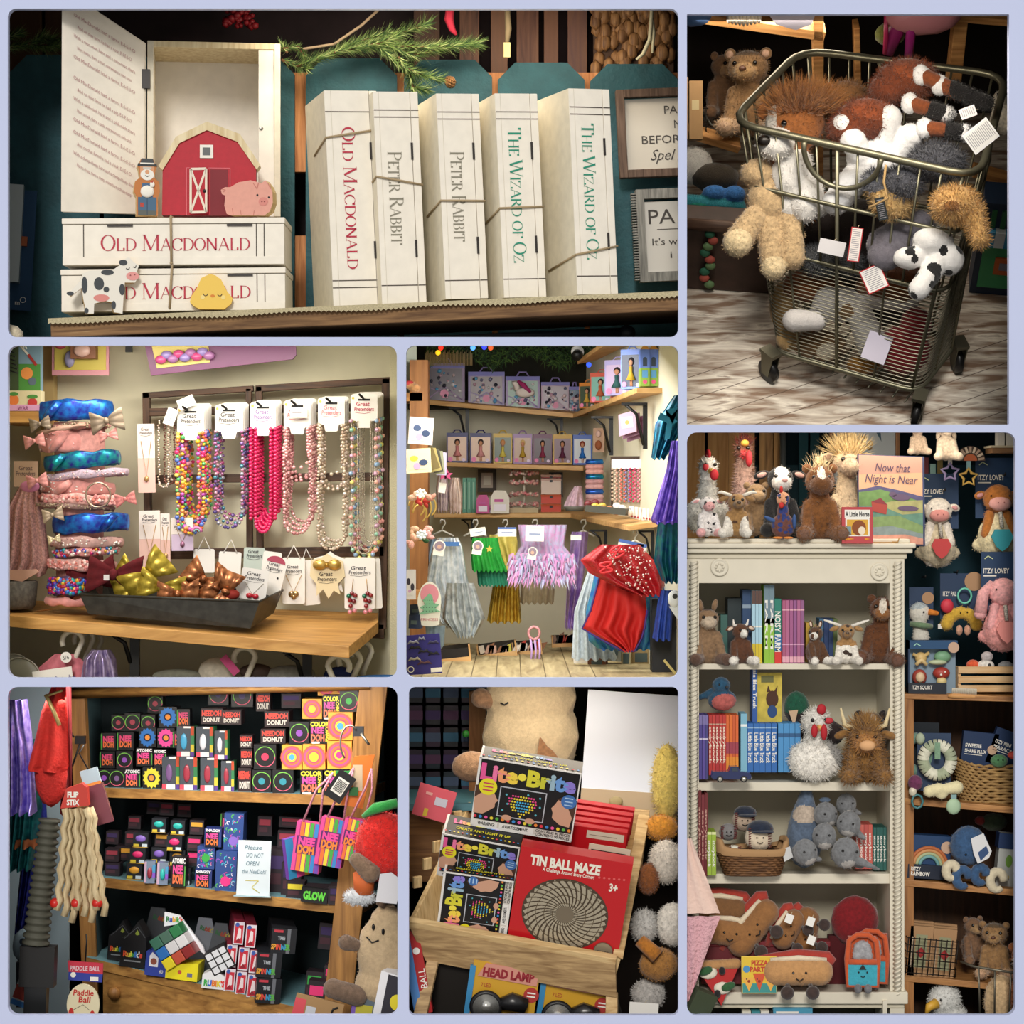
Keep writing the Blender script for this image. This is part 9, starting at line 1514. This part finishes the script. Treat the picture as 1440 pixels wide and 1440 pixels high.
 sitter('plush_bunny','beige linen bunny hanging at the top of the peg wall',P(1330,648,150),(0,0,0),.6,'#c9b8a4',ear='long',fz=(300,1.5,.8));sitter('plush_lamb','beige plush lamb hanging left of the linen bunny',P(1290,640,160),(0,0,0),.5,'#c4ae98',ear='side',fz=(300,2,.9))
 for x,y0,y1_,c in((1302,640,700,'#6a2c34'),(1312,650,690,'#8ab0ac'),(1322,640,680,'#7a6a3c')):MB().bx(-4,4,0,2,0,(y1_-y0),mat(c)).top('ribbon_strip',f'{ {"#6a2c34":"dark red","#8ab0ac":"pale teal","#7a6a3c":"olive"}[c] } ribbon hanging on the peg wall behind the stars','ribbon',P(x,y1_,200))
 t=thing('wall_shelf','corner of a wooden shelf with a cream runner at the top right','shelf',P(1424,630,150));MB().bx(-34,20,-20,30,-8,0,wood('#6a4a30','#94704c','x',5)).obj('plank',t);MB().bx(-36,20,-22,30,0,3,mat('#c9bfa4',.95)).obj('runner',t);
 for i in range(3):MB().bx(-5,5,0,20,0,30,WHITE).top('story_box',f'foot of a white story box on the top right shelf, {ORD[i]} from the left','box',P(1408+i*12,629,142),group='story box feet at the top right')
 for x,y in((1328,690),(1412,668),(1300,812),(1345,805),(1385,795)):MB().tube([(0,22,0),(0,-6,0),(0,-9,3)],1.3,BLACK,6).top('peg_hook','black display hook '+{1328:'above the white cow toy card',1412:'above the highland cow card',1300:'above the goose toy',1345:'above the croissant toy card',1385:'left of the pink bunny card'}[x],'hook',P(x,y,180),group='display hooks on the peg wall')
 F=200;q=1+110/D
 c=thing('wooden_bookcase','brown wooden bookcase with baby toys to the right of the hutch','bookcase',P(1352,1440,110))
 def X2(x):return(x-1352)*q
 def Z2(y):return(1440-y)*q
 MB().bx(X2(1272),X2(1285),0,150,-40,Z2(980),OAKZ).obj('side_panel',c)
 MB().bx(X2(1272),X2(1460),146,150,-40,Z2(980),wood('#3a2412','#5a3a20','z',8)).obj('back_panel',c)
 for i,(ya,yb,sl)in enumerate(((976,983,1.5),(1122,1131,7),(1237,1246,7),(1371,1380,7))):
  a,b=X2(1272),X2(1460);dz=math.tan(radians(sl))*(b-a)*.55
  MB().add([(a,0,Z2(yb)),(b,-30,Z2(yb)-dz),(b,146,Z2(yb)-dz),(a,146,Z2(yb)),(a,0,Z2(ya)),(b,-30,Z2(ya)-dz),(b,146,Z2(ya)-dz),(a,146,Z2(ya))],[(0,3,2,1),(4,5,6,7),(0,1,5,4),(1,2,6,5),(2,3,7,6),(3,0,4,7)],OAK).obj('shelf_board',c,bev=.6)
 t=thing('squirt_toy_box','navy window box with four bath toys lettered ITZY SQUIRT','toy box',P(1312,976,120));MB().bx(-36,36,16,22,0,78,mat('#7f96a8',.5)).bx(-36,36,0,22,66,78,mat('#1c4a74',.5)).bx(-36,-34,0,22,0,78,NAVY).bx(-36,20,-.5,6,0,16,mat('#16202e',.5)).text('ITZY SQUIRT',-31,10,6,WHITE,-1.2,al='l',bold=.02,w=30).disc(30,68,8,-.6,mat('#c9a890')).line([(-28,70),(-24,74),(-18,70)],1.5,-.6,mat('#9fd0c0')).obj('box',t)
 MB().e((-16,10,52),(9,7,9),mat('#d9b878',.5)).tube([(-28,8,58),(-16,8,52),(-4,8,60)],[2.5,4,2.5],mat('#d9b878',.5)).tube([(-24,6,42),(-16,6,50),(-8,6,42)],[3,4,3],mat('#e0c48c',.5)).obj('octopus_toy',t)
 MB().e((16,10,54),(13,7,9),mat('#7ba883',.5)).e((8,6,46),(14,6,4),mat('#b9c4a0',.5)).obj('snail_toy',t);MB().e((-18,10,24),(11,8,12),mat('#a8483c',.5)).e((-18,4,24),(7,5,8),mat('#dcc09c',.5)).obj('hedgehog_toy',t);MB().e((14,10,30),(13,9,9),mat('#a83c32',.5)).e((14,8,18),(8,7,7),mat('#dcc88c',.5)).e((18,1,32),2,WHITE,1).e((12,1,28),2,WHITE,1).obj('mushroom_toy',t)
 t=thing('slatted_crate','pale wooden slatted crate with small toys at the right edge','crate',P(1392,975,120),(0,0,0));PW=wood('#c79c66','#e0c094','x',6,.6)
 for z in(2,15,29):MB().bx(-46,46,0,3,z,z+10,PW).obj('slat',t,bev=.5)
 MB().bx(-46,-42,3,30,0,38,PW).obj('end_panel',t)
 MB().e((0,0,0),(10,8,9),plushm('#dc5a34')).top('orange_toy','orange fuzzy toy in the slatted crate','soft toy',P(1368,936,134));MB().e((0,0,0),(13,9,9),plushm('#e0dcd4')).e((4,-7,0),(3,3,4),BLACK).e((2,0,13),(9,6,8),plushm('#b8b0b0')).top('white_dog_toy','black and white small dog toy in the slatted crate','soft toy',P(1386,936,132));MB().e((0,0,0),(12,8,9),plushm('#8a8c8c')).top('grey_toy','grey dotted toy at the right end of the crate','soft toy',P(1414,938,132))
 t=thing('hair_brush','wooden hair brush with pale bristles lying on the bookcase top','brush',P(1370,983,98),(0,2,0));MB().tube([(-38,0,3),(-30,0,4),(0,0,3.5),(24,0,3),(40,0,3)],[2,4,3.5,2.4,2.6],wood('#c4894c','#e0ac70','x',5),10).obj('handle',t)
 m=MB();
 for i in range(24):
  for j in range(3):m.cyl((-32+i*1.5,j*2-2,6),(-32+i*1.5,j*2-2,15),.45,.45,mat('#ded6c4'),4)
 m.obj('bristles',t,kind='stuff')
 t=thing('ring_toy','striped sage ring rattle on a card leaning on the bookcase side','baby toy',P(1318,1092,96),(0,0,-8));pts=[(20*cos(i*pi/12),0,24+22*sin(i*pi/12))for i in range(24)];m=MB()
 for i in range(24):m.tube([pts[i],pts[(i+1)%24]],8.5,plushm('#d9d8c4' if(i//3)%2 else '#a3ac90',.1),12,cap=False)
 m.obj('ring',t);MB().bx(-28,20,10,12,-22,62,NAVY).obj('card',t);MB().bx(-4,4,-9,-7,26,50,plushm('#7a9a80',.1)).obj('strap',t)
 t=thing('ring_toy','plain sage green ring rattle behind the striped one','baby toy',P(1290,1084,120),(0,0,-20));MB().tube([(18*cos(i*pi/12),0,24+24*sin(i*pi/12))for i in range(24)],8,plushm('#6f9082',.1),12,closed=True).obj('ring',t);MB().bx(-22,30,10,12,-30,70,mat('#141c24')).obj('card',t);MB().e((6,-10,48),(7,5,9),mat('#a8b49c')).obj('rattle',t)
 soft([('l',(-20,0,0),(-6,0,4),9,9),('l',(4,0,4),(20,0,6),8,10),(-2,0,-2,10,6,10)],plushm('#e6dcb0',.06),(),(300,1.5,.8),name='whale_tail_toy');o=bpy.data.objects['whale_tail_toy'];place(o,'cream fabric tail shape hanging below the striped ring','baby toy',P(1326,1113,84))
 t=thing('ball_teether','sage green disc teether hanging lowest under the rings','baby toy',P(1341,1134,82));MB().e((0,0,0),(11,4,12),mat('#a9c4a4',.6)).obj('disc',t);MB().bx(-4,4,-1,1,9,17,mat('#86a8a8')).obj('strap',t)
 MB().e((0,0,0),(11,7,12),plushm('#6a3054')).e((-4,-2,-12),(6,5,7),plushm('#ddd5c0')).top('plum_toy','plum and cream plush drop hanging beside the roped pilaster','baby toy',P(1287,1101,96))
 MB().tube([(8*cos(i*pi/4),0,10*sin(i*pi/4))for i in range(8)],1.8,mat('#3f7a80',.4),6,closed=True).top('teal_ring','dark teal faceted ring below the plum toy','baby toy',P(1290,1127,94))
 t=thing('seagrass_basket','curved woven seagrass basket on the middle shelf of the bookcase','basket',P(1400,1128,150));m=MB();SG=wood('#7a5a34','#b8945c','x',3,.8,3);r=random.Random(3)
 for j in range(14):
  z=3+j*4.3;a=54+j*.7;pts=[]
  for i in range(60):
   th=2*pi*i/60;ct,st=cos(th),sin(th);zz=z+(12*(abs(ct)**2)*j/14)
   pts.append((a*(1+.012*(1 if(i+j)%2 else-1))*math.copysign(abs(ct)**.6,ct),34*(1+.03*(1 if(i+j)%2 else-1))*math.copysign(abs(st)**.6,st),zz-3+(1.2 if(i+j)%2 else-1.2)))
  m.tube(pts,2.5,SG,5,closed=True)
 m.obj('weave',t)
 for x,y,R,lb,t1,t2 in((1376,1072,6,'navy toy box lettered SWEETIE SHAKE PLUX in the seagrass basket','SWEETIE','SHAKE PLUX'),(1412,1070,20,'navy toy box lettered ITZY MINI MARACAS in the seagrass basket','ITZY MINI','MARACAS')):
  MB().bx(-26,26,0,12,-10,44,mat('#173158',.5)).text(t1,-22,24,5.5,WHITE,-.5,al='l',bold=.03,w=24).text(t2,-22,16,5.5,WHITE,-.5,al='l',bold=.03,w=32).disc(18,20,7,-.5,mat('#c9a88c')).rect(-22,4,10,11,-.5,WHITE).top('toy_box',lb,'toy box',P(x,y,140),(0,R,0),bev=.5)
 MB().e((0,0,0),(13,8,10),plushm('#4a7a50')).e((-3,-7,2),1.5,EYE,1).e((4,-7,2),1.5,EYE,1).top('frog_toy','green plush head peeking over the seagrass basket rim','soft toy',P(1405,1070,112));MB().e((0,0,0),(10,6,6),'#c9483c').top('red_toy','red plush end beside the green one over the basket rim','soft toy',P(1426,1062,112))
 t=thing('rainbow_box','navy box with a stacking rainbow lettered RITZY RAINBOW','toy box',P(1306,1236,112),(0,4,4));MB().bx(-30,32,8,30,0,62,mat('#1a3d68',.5)).bx(-32,32,0,8,0,20,mat('#141f33',.5)).text('RITZY',-27,14,6,WHITE,-.6,al='l',bold=.03,w=14).text('RAINBOW',-27,7,6,WHITE,-.6,al='l',bold=.03,w=28).disc(26,46,9,7.4,mat('#c9a890')).obj('box',t)
 m=MB()
 for i,c_ in enumerate(('#b8683c','#c9905c','#a8b48c','#6fa0a0')):m.tube([((27-i*4.4)*cos(pi*j/14),5,18+(27-i*4.4)*sin(pi*j/14))for j in range(15)],2.6,mat(c_,.6),8)
 m.obj('rainbow',t)
 t=thing('plush_octopus','round blue plush octopus with striped cream curls and a paper tag','soft toy',P(1362,1228,108));BO=plushm('#34557c');CS=plushm('#d4c8ac',.1)
 soft([(0,0,40,28,22,30)],BO,(),(900,2,.9),parent=t)
 for x0,z0,rr,c_ in((-12,-4,12,BO),(14,0,11,BO),(38,-8,13,CS),(-28,6,10,CS)):
  MB().tube([(x0+rr*.8*cos(i*pi/7),-16-i*.2,z0+rr*sin(i*pi/7))for i in range(13)],[7]*10+[6,5,4],c_,9).obj('tentacle',t)
 for i in range(6):MB().e((-8+i*.1,-21,30),1.5,EYE,1)if 0 else None
 MB().e((-8,-20,30),1.8,EYE,1).obj('eye',t);MB().e((8,-20,29),1.8,EYE,1).obj('eye',t)
 MB().prism([(-2,54),(16,62),(28,36),(24,26),(8,18),(2,32)],-27,-26,mat('#dfe0e2')).prism([(8,34),(20,44),(24,34),(12,22)],-27.6,-27.2,mat('#34507c')).obj('tag',t)
 t=thing('puzzle_box','boxed toy with printed vegetables at the right edge beside the octopus','toy box',P(1420,1254,112),(0,6,0));MB().bx(-22,20,0,20,0,84,mat('#b9bcb8',.4)).bx(-24,22,-2,22,62,84,mat('#15305a',.5)).disc(-6,44,5,-.6,mat('#6f9a3c'),rz=9).poly([(4,40),(12,40),(8,18)],-.6,'#c9642c').disc(-8,20,5,-.6,mat('#c9b04a')).text('PUZZLE',-2,74,5,WHITE,-2.5,w=24).obj('box',t)if 0 else MB().bx(-22,20,0,20,0,84,mat('#b9bcb8',.4)).bx(-24,22,-2,22,62,84,mat('#15305a',.5)).disc(-6,44,5,-.6,mat('#6f9a3c'),rz=9).poly([(4,40),(12,40),(8,18)],-.6,'#c9642c').disc(-8,20,5,-.6,mat('#c9b04a')).obj('box',t)
 MB().e((0,0,0),(20,12,14),plushm('#3c4a34')).e((-20,0,2),(9,8,7),plushm('#8a2c28')).top('green_toy','dark green and red toy in the shade above the octopus','soft toy',P(1398,1156,170))
 t=thing('wire_basket','black wire mesh basket on the lower bookcase shelf','basket',P(1308,1372,96),(0,5,0));m=MB();W_=mat('#2a2420',.5,.6)
 for i in range(10):m.tube([(-36+i*8,0,0),(-36+i*8,-2,54)],.8,W_,4)
 for j in range(6):m.tube([(-37,-1,2+j*10),(37,-1,2+j*10)],.8,W_,4)
 for s in(-37,37):
  for j in range(6):m.tube([(s,-1,2+j*10),(s,30,2+j*10)],.8,W_,4)
 m.obj('wire_mesh',t)
 for i,x in enumerate((1291,1324)):
  for j in range(3):MB().bx(-17,17,0,8,0,74,mat('#a8825c',.8)).rect(-9,9,14,62,-.4,'#8f8f6a').disc(0,38,6,-.8,mat('#a82c2c'),n=6).text('gift',-13,40,6,WHITE,-.6,ang=90,w=0)if 0 else MB().bx(-17,17,0,8,0,74,mat('#a8825c',.8)).rect(-8,9,14,62,-.4,'#8f9070').poly([(-7,36),(1,44),(8,36),(1,28)],-.8,'#a82c2c').rect(-13.5,-11.5,14,58,-.5,'#cbb59a').top('kraft_box',('brown card box with a red heart ornament window, %s in the wire basket, '%('left' if i==0 else 'right'))+('front','middle','back')[j]+' one','box',P(x,1374-j*4+i*4,110+j*16),(0,5,0),bev=.4)
 sitter('plush_bear','fuzzy brown bear with a lighter muzzle above the lower wire basket rim',P(1398,1372,120),(0,0,-8),.82,'#8f6c44',mz='#a07c50',pad='#c09a7a',feet='#b89470',nose='#5a3a2c',fz=(1800,4,1),yaw=-8,hr=(24,20,20),patches=[(plushm('#5f4a30'),(0,0,94,24,22,12))])
 sitter('plush_bear','smaller brown bear half hidden behind the larger one in the bookcase',P(1366,1352,150),(0,0,20),.7,'#7a5a40',mz='#9a7a54',nose='#4a3024',fz=(900,4,1))
 sitter('plush_husky','brown and white plush horse head in the lower right corner',P(1440,1428,60),(0,0,-10),.95,'#8a4c1c',white='#e6e0d6',mz='#e6e0d6',hz=90,mzs=(16,20,14),fz=(1200,6,1),nose='#141414',limbs=False)
 place(soft([(0,0,20,26,16,40)],plushm('#c2a47c'),(),(600,3,1),name='plush_dog'),'tan curly plush below the horse head at the lower right','soft toy',P(1408,1428,74))
 m=MB();pts=[(-30,0,0),(-10,-22,-4),(40,-30,-8)];m.tube([(-46,10,4),(-30,-6,0),(0,-16,-3),(50,-26,-9)],1.8,mat('#6a6558',.4,.7),8)
 for i in range(4):m.tube([(-24+i*22,-10-i*4,-1-i*2),(-22+i*20,-8-i*4,-70)],1.4,mat('#6a6558',.4,.7),6)
 m.top('wire_cart','rim of a grey wire cart at the lower right corner','cart',P(1398,1358,50))
 t=thing('plush_eagle','white headed plush eagle with yellow beak at the bottom of the bookcase','soft toy',P(1328,1428,110));soft([(0,0,22,24,18,22),(8,4,0,26,20,16)],plushm('#d0d0cc',.12),(),(1600,5,1),parent=t);MB().tube([(-14,-12,20),(-26,-18,16),(-30,-18,6)],[8,6,2],mat('#d9a83c',.5),10).obj('beak',t);MB().e((-8,-17,26),2.2,EYE,1).obj('eye',t)
 # ------------------------------------------------------------------ build everything
import time as _t
shell()
for _f in('recess_books','recess_basket','recess_jewelry','recess_costumes','recess_games','recess_bin','recess_hutch'):
 if _f in globals():
  _t0=_t.time();globals()[_f]();print(_f,round(_t.time()-_t0,1),'s')
def adopt(child,parent):
 "a piece that moves with its thing becomes its part"
 c,p=bpy.data.objects.get(child),bpy.data.objects.get(parent)
 if c is None or p is None:print('no',child,parent);return
 c.parent=p;c.matrix_parent_inverse=p.matrix_world.inverted()
 for q in('category','group','niche'):
  if q in c:del c[q]
bpy.context.view_layer.update()
for _p,_cs in(('red_cape',('purple_piping',)),('sequin_cape_collar',('sequin_dots','red_bow_loop','red_bow_loop.001')),('silver_dress',('blue_waistband','silver_train')),('pink_tulle_dress',('tulle_frill',)),('green_dress',('green_skirt_tier','gold_star')),('gold_dress',('yellow_cape',)),('red_cloak',('red_hood','gold_braid')),('maze_box.001',('warning_label',)),('leaning_board',('round_stain_knob',)),('teal_bodice',('turquoise_sash',)),('teal_costume.001',('gold_point',))):
 for _c in _cs:adopt(_c,_p)
trim_to_recesses();lights();camera()
